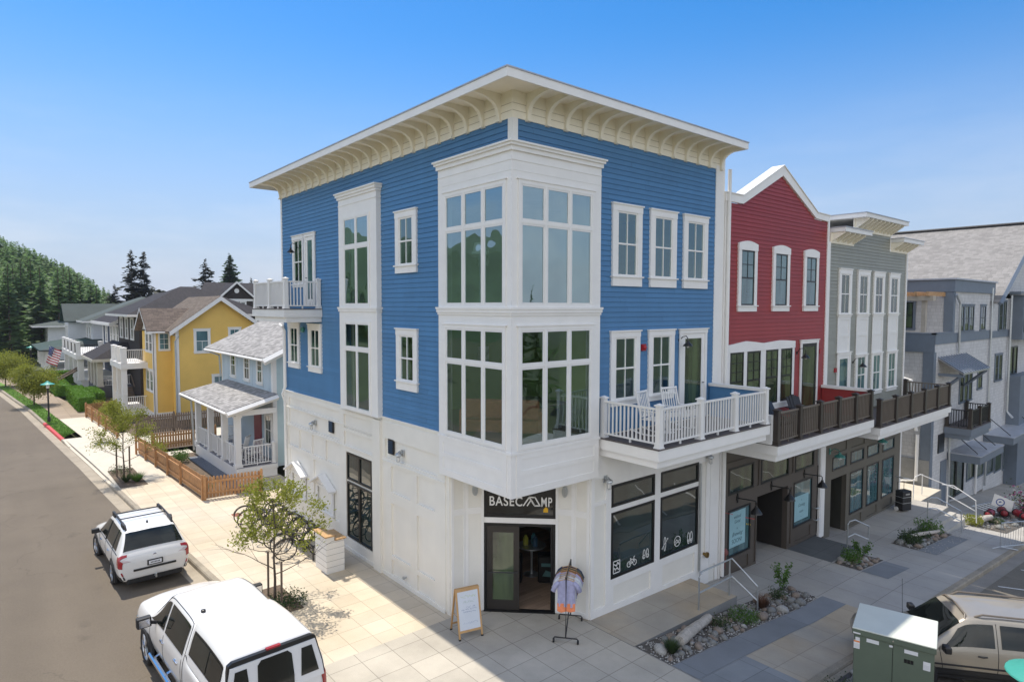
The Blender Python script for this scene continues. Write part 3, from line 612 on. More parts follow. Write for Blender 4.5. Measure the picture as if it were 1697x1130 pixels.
def oval_lamp(par, FF, u, z, n=0.0):
    b = MB(FF); prof = []
    pts = [(u+.075*math.cos(t), z+.15*math.sin(t)) for t in [2*PI*k/16 for k in range(16)]]
    b.prism(pts, n, n+.05, 1); pts2 = [(u+.055*math.cos(t), z+.125*math.sin(t)) for t in [2*PI*k/16 for k in range(16)]]; b.prism(pts2, n+.05, n+.085, 1)
    for dz in (-.06, 0, .06): b.box(u-.06, u+.06, n+.085, n+.098, z+dz-.006, z+dz+.006)
    b.box(u-.006, u+.006, n+.085, n+.1, z-.12, z+.12)
    b.build('wall_lamp', 'galv', par, bevel=.006)
def downspout(par, pts, m='wside', r=.045):
    b = MB(); b.tube(pts, r, 8); b.build('downspout', m, par, smooth=False)
def vent(par, FF, u0, u1, z0, z1, n=0.0):
    b = MB(FF); b.box(u0, u1, n, n+.03, z0, z1); k = 0; z = z0+.04
    while z < z1-.05: b.prism([(n+.03, z), (n+.06, z), (n+.03, z+.05)], u0+.03, u1-.03, 0); z += .075
    b.build('vent_grille', 'black', par)
def arc_bracket(b, fr, u, w, z0, z1, d0, d1):
    """curved cornice bracket: quarter sweep from the wall foot up to the soffit edge"""
    N = 9; pts = []
    for k in range(N+1):
        t = PI/2*k/N; pts.append((d0+(d1-d0)*(1-math.cos(t)), z0+(z1-.10-z0)*math.sin(t)))
    front = [(lerp(d0, d1, 0)+0.0, z0)]
    outer = [(d0+.07, z0)] + [(d0+.07+(d1-d0-.07)*(1-math.cos(PI/2*k/N)), z0+(z1-.12-z0)*math.sin(PI/2*k/N)) for k in range(1, N+1)] + [(d1, z1), (d0, z1), (d0, z0)]
    # concave sweep: stays close to the wall, then runs out
    outer = [(d0, z0)]+[(d0+.06+(d1-d0-.06)*((k/N)**2.6), z0+(z1-.10-z0)*(1-(1-k/N)**1.9)) for k in range(N+1)]+[(d1, z1), (d0, z1)]
    A = [b.p_(fr, u-w/2, q[0], q[1]) for q in outer]; B = [b.p_(fr, u+w/2, q[0], q[1]) for q in outer]; n = len(outer)
    # side faces as fans (the outline is star-shaped from the wall-soffit corner)
    c0 = len(outer)-1
    for k in range(n-2): b.f.append([A[c0], A[k], A[k+1]]); b.f.append([B[c0], B[k+1], B[k]])
    for k in range(n): b.f.append([A[k], A[(k+1) % n], B[(k+1) % n], B[k]])
def _p_(s, fr, *a): s.v.append(fr(*a)); return len(s.v)-1
MB.p_ = _p_
# ================================================================ the blue corner building
BB = thing('corner_building', 'three-storey blue clapboard corner building with white corner bay, curved cornice brackets and a shop below', 'building', (4, 7, 0))
W, D, Z1, ZT = 8.3, 13.95, 4.72, 12.15
# upper walls: core and clapboards
HR = [(.03, 2.6, 4.82, 7.5), (.03, 2.6, 8.02, 10.74)]+[(u0+.19, u1-.19, 8.80, 10.46) for u0, u1 in ((3.29, 4.47), (4.83, 6.01), (6.35, 7.56))]+[(u0+.17, u1-.17, 5.58, 7.21) for u0, u1 in ((3.27, 4.44), (4.82, 5.98))]
HL = [(.03, 2.6, 4.82, 7.5), (.03, 2.6, 8.02, 10.74), (6.46, 8.08, 4.80, 7.48), (6.46, 8.08, 8.06, 10.74), (4.15, 4.87, 9.15, 10.46), (4.14, 4.86, 5.92, 7.20), (12.42, 13.12, 5.88, 7.21), (10.45, 11.18, 5.86, 7.19), (11.82, 12.62, 8.82, 10.44)]
def holed(b, u0, u1, z0, z1, holes, n):
    us = sorted({u0, u1, *[h[0] for h in holes], *[h[1] for h in holes]}); zs = sorted({z0, z1, *[h[2] for h in holes], *[h[3] for h in holes]})
    for a, c in zip(us, us[1:]):
        for d, e in zip(zs, zs[1:]):
            if any(h[0] < (a+c)/2 < h[1] and h[2] < (d+e)/2 < h[3] for h in holes): continue
            b.face([(a, n, d), (c, n, d), (c, n, e), (a, n, e)])
b = MB(); b.face([(W, .02, Z1), (W, D, Z1), (W, D, 12.6), (W, .02, 12.6)]); b.face([(.02, D, Z1), (W, D, Z1), (W, D, 12.6), (.02, D, 12.6)]); b.face([(.02, .02, 12.6), (W, .02, 12.6), (W, D, 12.6), (.02, D, 12.6)])
b.F = FR; holed(b, .02, W, Z1, 12.6, HR, -.02); b.F = FL; holed(b, .02, D, Z1, 12.6, HL, -.02); b.F = ID
o = b.build('wall', 'blue', BB)
c = MB(FR); c.siding(Z1+.03, ZT, (.13, W-.32), .130, holes=HR); c.F = FL; c.siding(Z1+.03, ZT, (.13, D-.08), .130, holes=HL)
c.build('siding', 'blue', o)
# corner boards
c = MB(); c.box(-.03, .13, -.03, .03, Z1, ZT); c.box(-.03, .03, .03, .13, Z1, ZT)
c.box(W-.32, W+.02, -.035, .03, 0.0, ZT+.1); c.box(-.032, .03, D-.12, D+.01, Z1, ZT+.1); c.box(W+.02, W+.18, -.02, .3, -.6, 12.55); c.box(0, .3, D, D+.03, 0, 12.5)
c.each('corner_board', 'white', BB)
# cornice: frieze, soffit, fascia, metal edge, brackets
OV = .90
c = MB()
c.box(-.03, W+.05, -.03, D+.0, ZT, 12.745)
c.build('frieze', 'soffit', BB)
c = MB(); c.box(-OV+.005, W-.06, -OV+.005, D+OV-.005, 12.735, 12.775); c.build('soffit', 'soffit', BB)
c = MB(); c.box(-OV, W-.04, -OV, -OV+.04, 12.60, 12.78); c.box(-OV, -OV+.04, -OV+.04, D+OV, 12.60, 12.78); c.box(-OV+.04, W-.04, D+OV-.04, D+OV, 12.60, 12.78); c.box(W-.08, W-.04, -OV+.04, D+OV-.02, 12.60, 12.78)
fo = c.build('fascia', 'white', BB)
c = MB(); c.box(-OV-.02, W-.02, -OV-.02, D+OV+.02, 12.782, 12.81); c.build('roof_edge', 'flash', BB)
c = MB(); c.box(.2, W-.2, .2, D-.1, 12.81, 12.83); c.build('roof', 'roofmem', BB)
for fr, L0, n in ((FR, W, 14), (FL, D, 23)):
    for k in range(n):
        u = .42+k*(L0-.50)/(n-1); c = MB(); arc_bracket(c, fr, u, .10, ZT+.0, 12.737, .03, .80); c.box; 
        c.F = fr; c.box(u-.06, u+.06, .0, .12, ZT-.03, ZT+.01)
        c.build('cornice_bracket', 'soffit', BB)
# horizontal reveal lines on the frieze
c = MB(); 
for z in (12.30, 12.46): c.box(-.034, W, -.034, -.03, z, z+.012); c.box(-.034, -.03, 0, D, z, z+.012)
c.build('frieze_groove', mat('groove', (.5, .44, .33), .8), BB)
# corner bay
P = .15
def bayslab(b, z0, z1, e=0.0, far=2.74):
    b.box(-P-e, far+e*.6, -P-e, .02, z0, z1); b.box(-P-e, .02, .02, far+e*.6, z0, z1)
UB = [.08, .86, 1.64, 2.42]; BC = [(a+.03, q-.03, z0_, z1_) for a, q in zip(UB, UB[1:]) for z0_, z1_ in ((8.05, 9.85), (9.91, 10.71), (4.85, 6.63), (6.69, 7.47))]
c = MB(FR); panels(c, -P, 2.74, 3.70, 11.50, BC, P-.03, .03); c.box(2.70, 2.74, -.02, P-.03, 3.7, 11.5); c.F = FL; panels(c, -P+.03, 2.74, 3.70, 11.50, BC, P-.03, .03); c.box(2.70, 2.74, -.02, P-.03, 3.7, 11.5)
c.F = ID; c.box(-P+.03, 2.70, -P+.03, .02, 3.70, 3.74); c.box(-P+.03, .02, .02, 2.70, 3.70, 3.74); c.box(-P+.03, 2.70, -P+.03, .02, 7.55, 8.0); c.box(-P+.03, .02, .02, 2.70, 7.55, 8.0); c.box(-P+.03, 2.7, -P+.03, .02, 4.68, 4.8); c.box(-P+.03, .02, .02, 2.7, 4.68, 4.8)
bay = c.build('corner_bay', 'white', BB)
c = MB(); bayslab(c, 11.40, 11.50, .05); bayslab(c, 11.50, 11.56, .10); bayslab(c, 11.56, 11.60, .14); bayslab(c, 11.20, 11.222, .012)
bayslab(c, 7.94, 7.99, .07); bayslab(c, 7.86, 7.94, .05); bayslab(c, 7.80, 7.86, .025); bayslab(c, 10.98, 11.0, .006)
bayslab(c, 4.68, 4.74, .03)
c.each('bay_moulding', 'white', bay)
for fr in (FR, FL):
    c = MB(fr); panels(c, -.0, 2.70, 3.72, 4.68, [(.16, 2.55, 4.30, 4.56), (.16, 2.55, 3.88, 4.18)], P, .016); c.build('bay_panel', 'white', bay)
    ub = [.08, .86, 1.64, 2.42]
    g = 'glasst'
    for (za, zb, zc, gl) in ((8.02, 9.88, 10.74, 'glasst'), (4.82, 6.66, 7.50, 'glassg')):
        cells = []
        for a, bb in zip(ub, ub[1:]):
            cells += [(a+.03, bb-.03, za+.03, zb-.03), (a+.03, bb-.03, zb+.03, zc-.03)]
        c = MB(fr); 
        panels(c, ub[0]-.05, ub[-1]+.05, za-.04, zc+.06, cells, P, .03)
        c.box(ub[0]-.09, ub[-1]+.09, P, P+.05, zc+.06, zc+.09)
        wo = c.build('window', 'white', BB)
        s = MB(fr)
        for (a, bb, c0, c1) in cells:
            s.box(a, a+.045, P+.002, P+.02, c0, c1); s.box(bb-.045, bb, P+.002, P+.02, c0, c1); s.box(a+.045, bb-.045, P+.002, P+.021, c0, c0+.045); s.box(a+.045, bb-.045, P+.002, P+.021, c1-.045, c1)
        s.build('sash', 'wside', wo)
        for (a, bb, c0, c1) in cells: MB(fr).face([(a+.04, P+.004, c0+.04), (bb-.04, P+.004, c0+.04), (bb-.04, P+.004, c1-.04), (a+.04, P+.004, c1-.04)]).build('pane', 'see_sky' if c0 > 8 else 'see', wo)
# narrow bay on the left street front
c = MB(FL); NC_ = [(a, q, z0_, z1_) for a, q in ((6.46, 7.24), (7.30, 8.08)) for z0_, z1_ in ((8.06, 9.82), (9.90, 10.74), (4.80, 6.64), (6.72, 7.48))]; panels(c, 5.97, 8.50, Z1, 11.5, NC_, .14, .03); c.box(5.97, 6.01, 0, .14, Z1, 11.5); c.box(8.46, 8.5, 0, .14, Z1, 11.5); c.box(6.01, 8.46, -.02, .14, Z1, 4.79); c.box(6.01, 8.46, -.02, .14, 7.52, 8.02); c.box(5.93, 8.54, 0, .21, 11.38, 11.46); c.box(5.89, 8.58, 0, .25, 11.46, 11.54); c.box(5.86, 8.61, 0, .29, 11.54, 11.58)
c.box(5.95, 8.52, 0, .185, 11.18, 11.20); c.box(5.91, 8.56, 0, .22, 7.92, 7.98); c.box(5.94, 8.53, 0, .20, 7.84, 7.92); c.box(5.95, 8.52, 0, .185, 4.70, 4.74)
nb = c.build('narrow_bay', 'white', BB)
for (za, zb, zc, gl) in ((8.06, 9.86, 10.74, 'glasst'), (4.80, 6.68, 7.48, 'glass')):
    cells = []
    for a, bb in ((6.46, 7.24), (7.30, 8.08)): cells += [(a, bb, za, zb-.04), (a, bb, zb+.04, zc)]
    c = MB(FL); panels(c, 6.38, 8.16, za-.08, zc+.07, cells, .17, .028); wo = c.build('window', 'white', BB)
    s = MB(FL)
    for (a, bb, c0, c1) in cells:
        s.box(a, a+.04, .172, .19, c0, c1); s.box(bb-.04, bb, .172, .19, c0, c1); s.box(a+.04, bb-.04, .172, .191, c0, c0+.04); s.box(a+.04, bb-.04, .172, .191, c1-.04, c1)
    s.build('sash', 'wside', wo)
    for (a, bb, c0, c1) in cells: MB(FL).face([(a+.03, .176, c0+.03), (bb-.03, .176, c0+.03), (bb-.03, .176, c1-.03), (a+.03, .176, c1-.03)]).build('pane', 'see_sky' if c0 > 8 else 'see', wo)
# plain sash windows
for u0, u1 in ((3.29, 4.47), (4.83, 6.01), (6.35, 7.56)):
    window(BB, FR, u0, u1, 8.54, 10.66, cas=.19, head=.20, sillh=.26, glass='see', grid_top=(2, 1))
for u0, u1 in ((3.27, 4.44), (4.82, 5.98)): window(BB, FR, u0, u1, 5.42, 7.39, cas=.17, head=.18, sillh=.16, glass='see')
window(BB, FL, 3.95, 5.07, 8.93, 10.66, cas=.20, head=.20, sillh=.22, glass='see')
window(BB, FL, 3.94, 5.06, 5.66, 7.40, cas=.20, head=.20, sillh=.26, glass='see')
window(BB, FL, 12.22, 13.32, 5.68, 7.41, cas=.2, head=.2, sillh=.2, glass='see'); window(BB, FL, 10.25, 11.38, 5.66, 7.39, cas=.2, head=.2, sillh=.2, glass='see')
window(BB, FL, 11.70, 12.74, 8.7, 10.62, cas=.12, head=.18, sillh=.12, glass='see')
def glazed_door(par, FF, u0, u1, z0, z1, trim='white', leaf='white', glass='glass', fw=.13, n=0.024):
    c = MB(FF); c.box(u0, u0+.11, n+.004, n+.05, z0, z1-.14); c.box(u1-.11, u1, n+.004, n+.05, z0, z1-.14); c.box(u0-.02, u1+.02, n+.004, n+.055, z1-.14, z1-.03); c.box(u0-.05, u1+.05, n+.004, n+.085, z1-.03, z1)
    c.build('door_casing', trim, par); a, bb = u0+.115, u1-.115; d = MB(FF); d.box(a, a+fw, n+.004, n+.03, z0+.02, z1-.145); d.box(bb-fw, bb, n+.004, n+.03, z0+.02, z1-.145)
    d.box(a+fw, bb-fw, n+.004, n+.029, z0+.02, z0+.24); d.box(a+fw, bb-fw, n+.004, n+.029, z1-.145-fw, z1-.145); dd = d.build('door', leaf, par)
    MB(FF).box(a+fw-.01, bb-fw+.01, n+.002, n+.015, z0+.23, z1-.135-fw).build('pane', glass, dd)
    h = MB(FF); h.tube([(bb-fw/2, n+.03, z0+1.0), (bb-fw/2, n+.08, z0+1.0), (bb-fw/2-.10, n+.08, z0+1.0)], .012, 6); h.build('handle', 'blackm', dd)
glazed_door(BB, FR, 6.24, 7.60, 4.76, 7.38, glass='glassg', fw=.15)
glazed_door(BB, FL, 10.68, 11.60, 8.02, 10.62, glass='glasst')
# ground floor: thick walls with panel mouldings, a belt under the clapboards
c = MB(); c.box(0, .18, 2.42, D, -.25, Z1); c.box(2.57, W, 0, .18, -.9, Z1); c.box(.18, W, D-.18, D, -.9, Z1); c.box(W-.18, W, .18, D-.18, -.9, Z1)
gw = c.build('ground_floor_wall', 'cream', BB)
c = MB(FL); c.box(2.72, D+.03, 0, .035, 4.62, 4.70); c.box(2.72, D+.05, 0, .06, 4.70, 4.75)
c.box(2.46, 2.62, .0, .0251, 0, 4.6); c.box(5.97, 6.42, 0, .13, 0, 4.62); 
c.F = FR; c.box(2.78, W, 0, .03, 4.60, 4.72)
c.build('belt_course', 'cream', BB)
c = MB(FL)
cells = [(2.98, 5.78, 3.55, 4.12)] + [(4.36, 5.44, 2.58, 3.35), (3.12, 4.02, 2.58, 3.35), (4.36, 5.44, .70, 2.25), (3.12, 4.02, .70, 2.25), (4.36, 5.44, .12, .58), (3.12, 4.02, .12, .58)]
panels(c, 2.62, 5.97, .04, 4.62, cells, 0, .05)
cells = [(6.55, 8.55, 4.02, 4.48), (6.55, 8.55, 3.46, 3.92), (6.62, 8.42, .42, 3.27)]
panels(c, 6.42, 8.75, .04, 4.62, cells, 0, .05)
cells = [(8.92, 13.38, 4.17, 4.5), (8.92, 13.38, 3.52, 4.08)] + [(a, a+1.06, 2.66, 3.36) for a in (8.95, 10.14, 11.33, 12.44)] + [(9.05, 11.0, .10, .62), (11.35, 13.3, .10, .62), (8.95, 11.08, .74, 2.5), (11.22, 13.4, .74, 2.5)]
panels(c, 8.75, D-.02, .04, 4.62, cells, 0, .05); c.box(2.62, 5.97, .05, .075, .0, .10); c.box(6.42, D-.02, .05, .075, .0, .10); c.box(2.62, 5.97, .05, .072, 3.42, 3.47); c.box(6.42, 13.9, .05, .072, 3.42, 3.45); c.box(6.42, 13.9, .05, .072, 4.10, 4.13)
c.build('wall_panelling', 'cream', BB)
# pent hoods over blind panels
for u0, u1 in ((9.32, 10.95), (11.75, 13.35)):
    um = (u0+u1)/2; c = MB(FL)
    for s, a in ((1, u0), (-1, u1)):
        c.prism([(a-.06*s, 1.74), (um, 2.16), (um, 2.10), (a-.06*s, 1.68)], .02, .30, 1)
    c.prism([(u0+.05, 1.74), (um, 2.09), (u1-.05, 1.74)], .03, .10, 1); c.box(u0+.08, u1-.08, .03, .07, 1.62, 1.70)
    c.box(u0+.10, u0+.22, .03, .08, .86, 1.62); c.box(u1-.22, u1-.10, .03, .08, .86, 1.62); c.box(u0+.06, u1-.06, .03, .12, .80, .86)
    c.build('pent_hood', 'wside', BB)
vent(BB, FL, 9.36, 9.72, 3.70, 4.13, .03); vent(BB, FL, 5.26, 5.58, 3.70, 4.14, .03)
jelly_lamp(BB, FL, 10.9, 3.78, .03); jelly_lamp(BB, FL, 4.78, 3.78, .03); jelly_lamp(BB, FR, 3.12, 3.50, .02); jelly_lamp(BB, FR, 7.75, 3.42, .02)
c = MB(FL); c.tube([(4.68, 0, .27), (4.68, .12, .27)], .03, 8); c.lathe((4.68, .08, .27), [(.05, 0), (.05, .03)], 8, 'y'); c.build('hose_tap', 'galv', BB)
# two bronze shop windows on the left front
pane_window(BB, FL, [(6.66, 7.50, 2.36, 3.24), (7.50, 8.36, 2.36, 3.24), (6.66, 7.50, .45, 2.28), (7.50, 8.36, .45, 2.28)], 'black', 'glass', .0, .055, .05)
# right front storefront
c = MB(FR)
cells = [(3.36, 5.20, .84, 3.36), (5.46, 7.34, .84, 3.34), (3.48, 5.06, .12, .64), (5.60, 7.18, .02, .62), (2.72, 3.16, .2, 2.92), (2.72, 3.16, 3.02, 3.6), (7.45, 7.75, .4, 3.3)]
panels(c, 2.60, 7.95, -.8, 4.60, cells, 0, .04); c.build('storefront_panelling', 'white', BB)
for a, bb in ((3.37, 5.20), (5.47, 7.33)):
    pane_window(BB, FR, [(a, bb, 2.76, 3.35), (a, bb, .84, 2.62)], 'black', 'glass', .0, .075, .045)
    c = MB(FR); c.box(a, bb, 0, .031, 2.62, 2.76); c.build('transom_bar', 'white', BB)
# brass fitting and meter by the downpipe
c = MB(FR); c.tube([(7.72, .0, .42), (7.72, .16, .42)], .05, 8); c.lathe((7.72, .10, .42), [(.09, 0), (.09, .05)], 10, 'y'); c.build('standpipe', mat('brass', (.30, .20, .07), .35, .1, metallic=.8), BB)
downspout(BB, [(7.38, -.08, 3.3), (7.38, -.08, .0), (7.38, -.16, -.1)], 'galv', .035)
downspout(BB, [(8.62, -.10, 12.2), (8.62, -.10, -.5)], 'wside', .06)
downspout(BB, [(-.15, D-.02, 7.30), (-.18, D-.35, 7.22), (-.10, D-.42, 7.05), (-.10, D-.42, 4.9), (-.2, D-.30, 4.6), (-.12, D-.35, 4.3), (-.10, D-.35, .1)], 'wside', .045)
# recessed corner entry -------------------------------------------------
A0, B0, D1, D2, E0, F0 = (0, 2.42), (.40, 2.34), (.83, 2.13), (2.17, .81), (2.45, .42), (2.57, 0)
def wall_between(b, p, q, z0, z1, t=.12):
    p, q = Vector(p), Vector(q); d = (q-p).normalized(); n = Vector((-d.y, d.x))*t
    i = [b.p(v.x, v.y, z) for z in (z0, z1) for v in (p, q, q+n, p+n)]
    for k in ((0, 3, 2, 1), (4, 5, 6, 7), (0, 1, 5, 4), (1, 2, 6, 5), (2, 3, 7, 6), (3, 0, 4, 7)): b.f.append([i[x] for x in k])
c = MB()
wall_between(c, A0, B0, 0, 3.72); wall_between(c, B0, D1, 0, 3.72); wall_between(c, D2, E0, 0, 3.72); wall_between(c, E0, F0, 0, 3.72)
ent = c.build('entry_return_wall', 'cream', BB)
c = MB(); 
for p, q in ((A0, B0), (B0, D1), (D2, E0), (E0, F0)):
    P_, Q_ = Vector(p), Vector(q); d = (Q_-P_); Lw = d.length; d.normalize(); fr = F((P_.x, P_.y, 0), (d.x, d.y, 0), (d.y, -d.x, 0))
    c.F = fr; panels(c, 0, Lw, .02, 3.70, [(.07, Lw-.07, .14, 2.62), (.07, Lw-.07, 2.78, 3.6)], 0, .018)
c.each('entry_panelling', 'white', BB)
dd = Vector(D2)-Vector(D1); LD = dd.length; dd.normalize()
FE = F((D1[0], D1[1], 0), (dd.x, dd.y, 0), (dd.y, -dd.x, 0))      # door wall frame: u from the left jamb, outwards to the corner
c = MB(FE); c.box(0, LD, -.10, -.0, 2.36, 2.50); c.box(0, LD, -.10, 0, 3.66, 3.72); c.each('entry_header', 'white', BB)
c = MB(FE); c.box(0, .07, -.10, -.02, .0, 2.36); c.box(LD-.07, LD, -.10, -.02, 0, 2.36); c.box(.07, LD-.07, -.10, -.02, 2.28, 2.36); c.box(0, LD, -.12, .06, -.02, .025)
c.build('door_frame', 'black', BB)
c = MB(FE); a, bb = .08, .93; c.box(a, a+.15, -.075, -.03, .03, 2.27); c.box(bb-.15, bb, -.075, -.03, .03, 2.27); c.box(a+.15, bb-.15, -.075, -.03, .03, .29); c.box(a+.15, bb-.15, -.075, -.03, 2.10, 2.27)
dl = c.build('door', mat('dark_bronze_door', (.035, .03, .026), .35), BB); MB(FE).box(a+.14, bb-.14, -.06, -.045, .28, 2.11).build('pane', 'glassg', dl)
c = MB(FE); c.tube([(a+.04, .03, 1.05), (bb-.04, .03, 1.05)], .015, 6); c.tube([(a+.04, -.03, 1.05), (a+.04, .03, 1.05)], .012); c.tube([(bb-.04, -.03, 1.05), (bb-.04, .03, 1.05)], .012); c.build('push_bar', 'blackm', dl)
# second leaf folded back into the shop
c = MB(FE); c.box(LD-.13, LD-.08, -1.0, -.12, .03, 2.27); c.build('open_door', 'black', BB)
c = MB(FE); c.box(0, LD, -.09, -.02, 2.50, 2.58); c.box(0, LD, -.09, -.02, 3.58, 3.66); c.box(0, .07, -.09, -.02, 2.58, 3.58); c.box(LD-.07, LD, -.09, -.02, 2.58, 3.58)
tr = c.build('transom_window', 'black', BB); MB(FE).box(.06, LD-.06, -.06, -.045, 2.57, 3.59).build('pane', 'glassd', tr)
def text_mesh(s, name, m, par, fr, u, n, z, size, depth=.006, align='CENTER', bold=0, shear=0, space=1, fit=None):
    cu = bpy.data.curves.new('lettering', 'FONT'); cu.body = s; cu.size = size; cu.extrude = depth; cu.align_x = align; cu.offset = bold; cu.space_character = space; cu.shear = shear
    tmp = bpy.data.objects.new('lettering_curve', cu); COL.objects.link(tmp); dg = bpy.context.evaluated_depsgraph_get(); dg.update()
    me = bpy.data.meshes.new_from_object(tmp.evaluated_get(dg)); bpy.data.objects.remove(tmp); bpy.data.curves.remove(cu)
    off = Vector((0, 0, 0)); q = par
    while q is not None: off = off+q.location; q = q.parent
    if fit:
        x0_, x1_ = min(v.co.x for v in me.vertices), max(v.co.x for v in me.vertices)
        for v in me.vertices: v.co.x = (v.co.x-x0_)*fit/(x1_-x0_)
    for v in me.vertices:
        x, y, zz = v.co; v.co = (fr(u+x, n+zz, z+y)-off) if par is None or par.rotation_euler.z == 0 else fr(u+x, n+zz, z+y)
    me.materials.clear(); me.materials.append(MT[m] if isinstance(m, str) else m)
    o = bpy.data.objects.new(name, me); COL.objects.link(o); o.parent = par; return o
# seen from the corner the door wall runs left to right in +u
sg = 'white'
x0 = LD/2
text_mesh('BASEC', 'sign_lettering', sg, tr, FE, .15, -.03, 2.815, .345, bold=.004, align='LEFT', space=1.12, fit=.86)
text_mesh('MP', 'sign_lettering', sg, tr, FE, 1.505, -.03, 2.815, .345, bold=.004, align='LEFT', space=1.12, fit=.28)
c = MB(FE)
def stroke(pts, w=.016):
    for (a0, c0), (a1, c1) in zip(pts, pts[1:]):
        d = Vector((a1-a0, c1-c0)); n = Vector((-d.y, d.x)).normalized()*w; e = d.normalized()*w*.8
        c.prism([(a0-e.x+n.x, c0-e.y+n.y), (a0-e.x-n.x, c0-e.y-n.y), (a1+e.x-n.x, c1+e.y-n.y), (a1+e.x+n.x, c1+e.y+n.y)], -.034, -.024, 1)
stroke([(1.04, 2.83), (1.19, 3.05), (1.34, 3.05), (1.47, 2.83), (1.33, 2.83), (1.24, 2.99), (1.14, 2.83)]); stroke([(1.19, 3.05), (1.33, 2.83)])
c.build('sign_emblem', sg, tr)
c = MB(FE); 
for k in range(7):
    t = 2*PI*k/7; c.face([(1.62+.02*math.cos(t), -.035, 2.72+.02*math.sin(t)), (1.62+.07*math.cos(t+.3), -.03, 2.72+.07*math.sin(t+.3)), (1.62+.02*math.cos(t+.9), -.035, 2.72+.02*math.sin(t+.9))])
c.prism([(1.56, 2.66), (1.68, 2.66), (1.68, 2.76), (1.62, 2.80), (1.56, 2.74)], -.036, -.03, 1); c.build('yellow_sticker', mat('yellow_sticker', (.75, .42, .02), .5), tr)
for P_, Q_, t in ((B0, D1, .5), (D2, E0, .5)):
    p, q = Vector(P_), Vector(Q_); d = (q-p); Lw = d.length; d.normalize(); oval_lamp(BB, F((p.x, p.y, 0), (d.x, d.y, 0), (d.y, -d.x, 0)), Lw*t, 3.25, .02)
# shop interior seen through the open leaf
c = MB(); c.face([(.9, 2.1, .012), (2.2, .82, .012), (2.6, .2, .012), (8, .2, .012), (8, 8, .012), (.2, 8, .012), (.2, 2.5, .012)]); c.build('shop_floor', tilemat('shop_floor_boards', (.34, .24, .17), 1.4, .14, .006, .5, .15, stagger=3, tilevar=.2), BB)
c = MB(); c.face([(.1, .1, 3.71), (8.1, .1, 3.71), (8.1, 8, 3.71), (.1, 8, 3.71)]); c.face([(.25, 6.2, 0), (7, 6.2, 0), (7, 6.2, 3.7), (.25, 6.2, 3.7)]); c.face([(6.2, .3, 0), (6.2, 6, 0), (6.2, 6, 3.7), (6.2, .3, 3.7)])
c.build('shop_interior_wall', mat('shop_wall_grey', (.45, .45, .44), .8), BB)
c = MB(); c.face([(-.12, -.12, 3.705), (2.6, -.12, 3.705), (2.6, .3, 3.705), (.3, 2.6, 3.705), (-.12, 2.6, 3.705)]); c.build('entry_ceiling', 'cream', BB)
# rooms behind the upper windows
for z, fc, wc, nm in ((4.76, (.22, .14, .08), (.36, .44, .13), 'green'), (8.0, (.34, .30, .26), (.50, .50, .47), 'grey')):
    c = MB(); c.face([(.03, .03, z), (W-.05, .03, z), (W-.05, D-.05, z), (.03, D-.05, z)]); c.face([(-P+.04, -P+.04, z+.05), (2.65, -P+.04, z+.05), (2.65, .035, z+.05), (-P+.04, .035, z+.05)]); c.face([(-P+.04, .036, z+.05), (.035, .036, z+.05), (.035, 2.65, z+.05), (-P+.04, 2.65, z+.05)]); c.build('room_floor', mat('room_floor_'+nm, fc, .5, .15, 3), BB)
    c = MB(); zc_ = z+2.95; c.face([(.03, .03, zc_), (W-.05, .03, zc_), (W-.05, D-.05, zc_), (.03, D-.05, zc_)]); c.build('room_ceiling', mat('room_ceiling_'+nm, (.62, .61, .58), .7), BB)
    wm = mat('room_wall_'+nm, wc, .8, .05); c = MB(); c.box(.03, 5.0, 5.55, 5.62, z, zc_); c.box(.03, 5.0, 9.0, 9.07, z, zc_); c.box(4.95, 5.02, 3.4, 13.8, z, zc_); c.box(3.05, 3.12, .03, 1.6, z, zc_); c.each('room_wall', wm, BB)
    c = MB(); 
    for k, (x, y, w_) in enumerate(((1.3, 5.54, .5), (3.2, 5.54, .45), (1.9, 8.98, .5))): c.box(x, x+w_, y-.02, y, z+1.3, z+1.95)
    c.each('wall_picture', mat('picture_'+nm, (.55, .55, .5), .5, .5, 6), BB)
    cm_ = leafmat('curtain_cloth_'+nm, (.62, .60, .55), .35, .05, 3)
    for fr, uu, (a_, b_) in ((FR, 2.50, (.6, 2.75)), (FL, 2.50, (.6, 2.75)), (FR, .03, (.6, 2.75)), (FL, 6.40, (.1, 2.7)), (FL, 8.02, (.1, 2.7)), (FR, 3.40, (.6, 2.7)), (FR, 5.0, (.6, 2.7))):
        c = MB(fr); N_ = 10; pts = [(uu+.22*j/N_, -.10+.035*math.sin(j*2.2)) for j in range(N_+1)]
        for (u0_, n0_), (u1_, n1_) in zip(pts, pts[1:]): c.face([(u0_, n0_, z+a_-.55), (u1_, n1_, z+a_-.55), (u1_, n1_, z+b_), (u0_, n0_, z+b_)])
        c.build('curtain', cm_, BB, smooth=True)
T = thing('sofa', 'rust brown sofa seen through the lower corner bay windows', 'sofa', (1.0, 1.5, 4.76), math.radians(-50)); rus = mat('rust_cloth', (.38, .13, .07), .9, .15, 8)
MB().box(-.95, .95, -.42, .42, .12, .45).build('seat', rus, T, world=False, bevel=.05, seg=2); MB().box(-.95, .95, -.46, -.24, .45, .95).build('backrest', rus, T, world=False, bevel=.07, seg=2); [MB().box(s_*.98-.10, s_*.98+.10, -.42, .42, .12, .68).build('armrest', rus, T, world=False, bevel=.05, seg=2) for s_ in (-1, 1)]
T = thing('floor_lamp', 'white floor lamp standing in the upper corner bay', 'lamp', (.75, 2.2, 8.0)); MB().tube([(0, 0, 0), (0, 0, 1.35)], .015, 6).build('lamp_pole', 'galv', T, world=False); MB().lathe((0, 0, 1.35), [(.20, 0), (.13, .28)], 16).build('lamp_shade', 'wside', T, world=False)
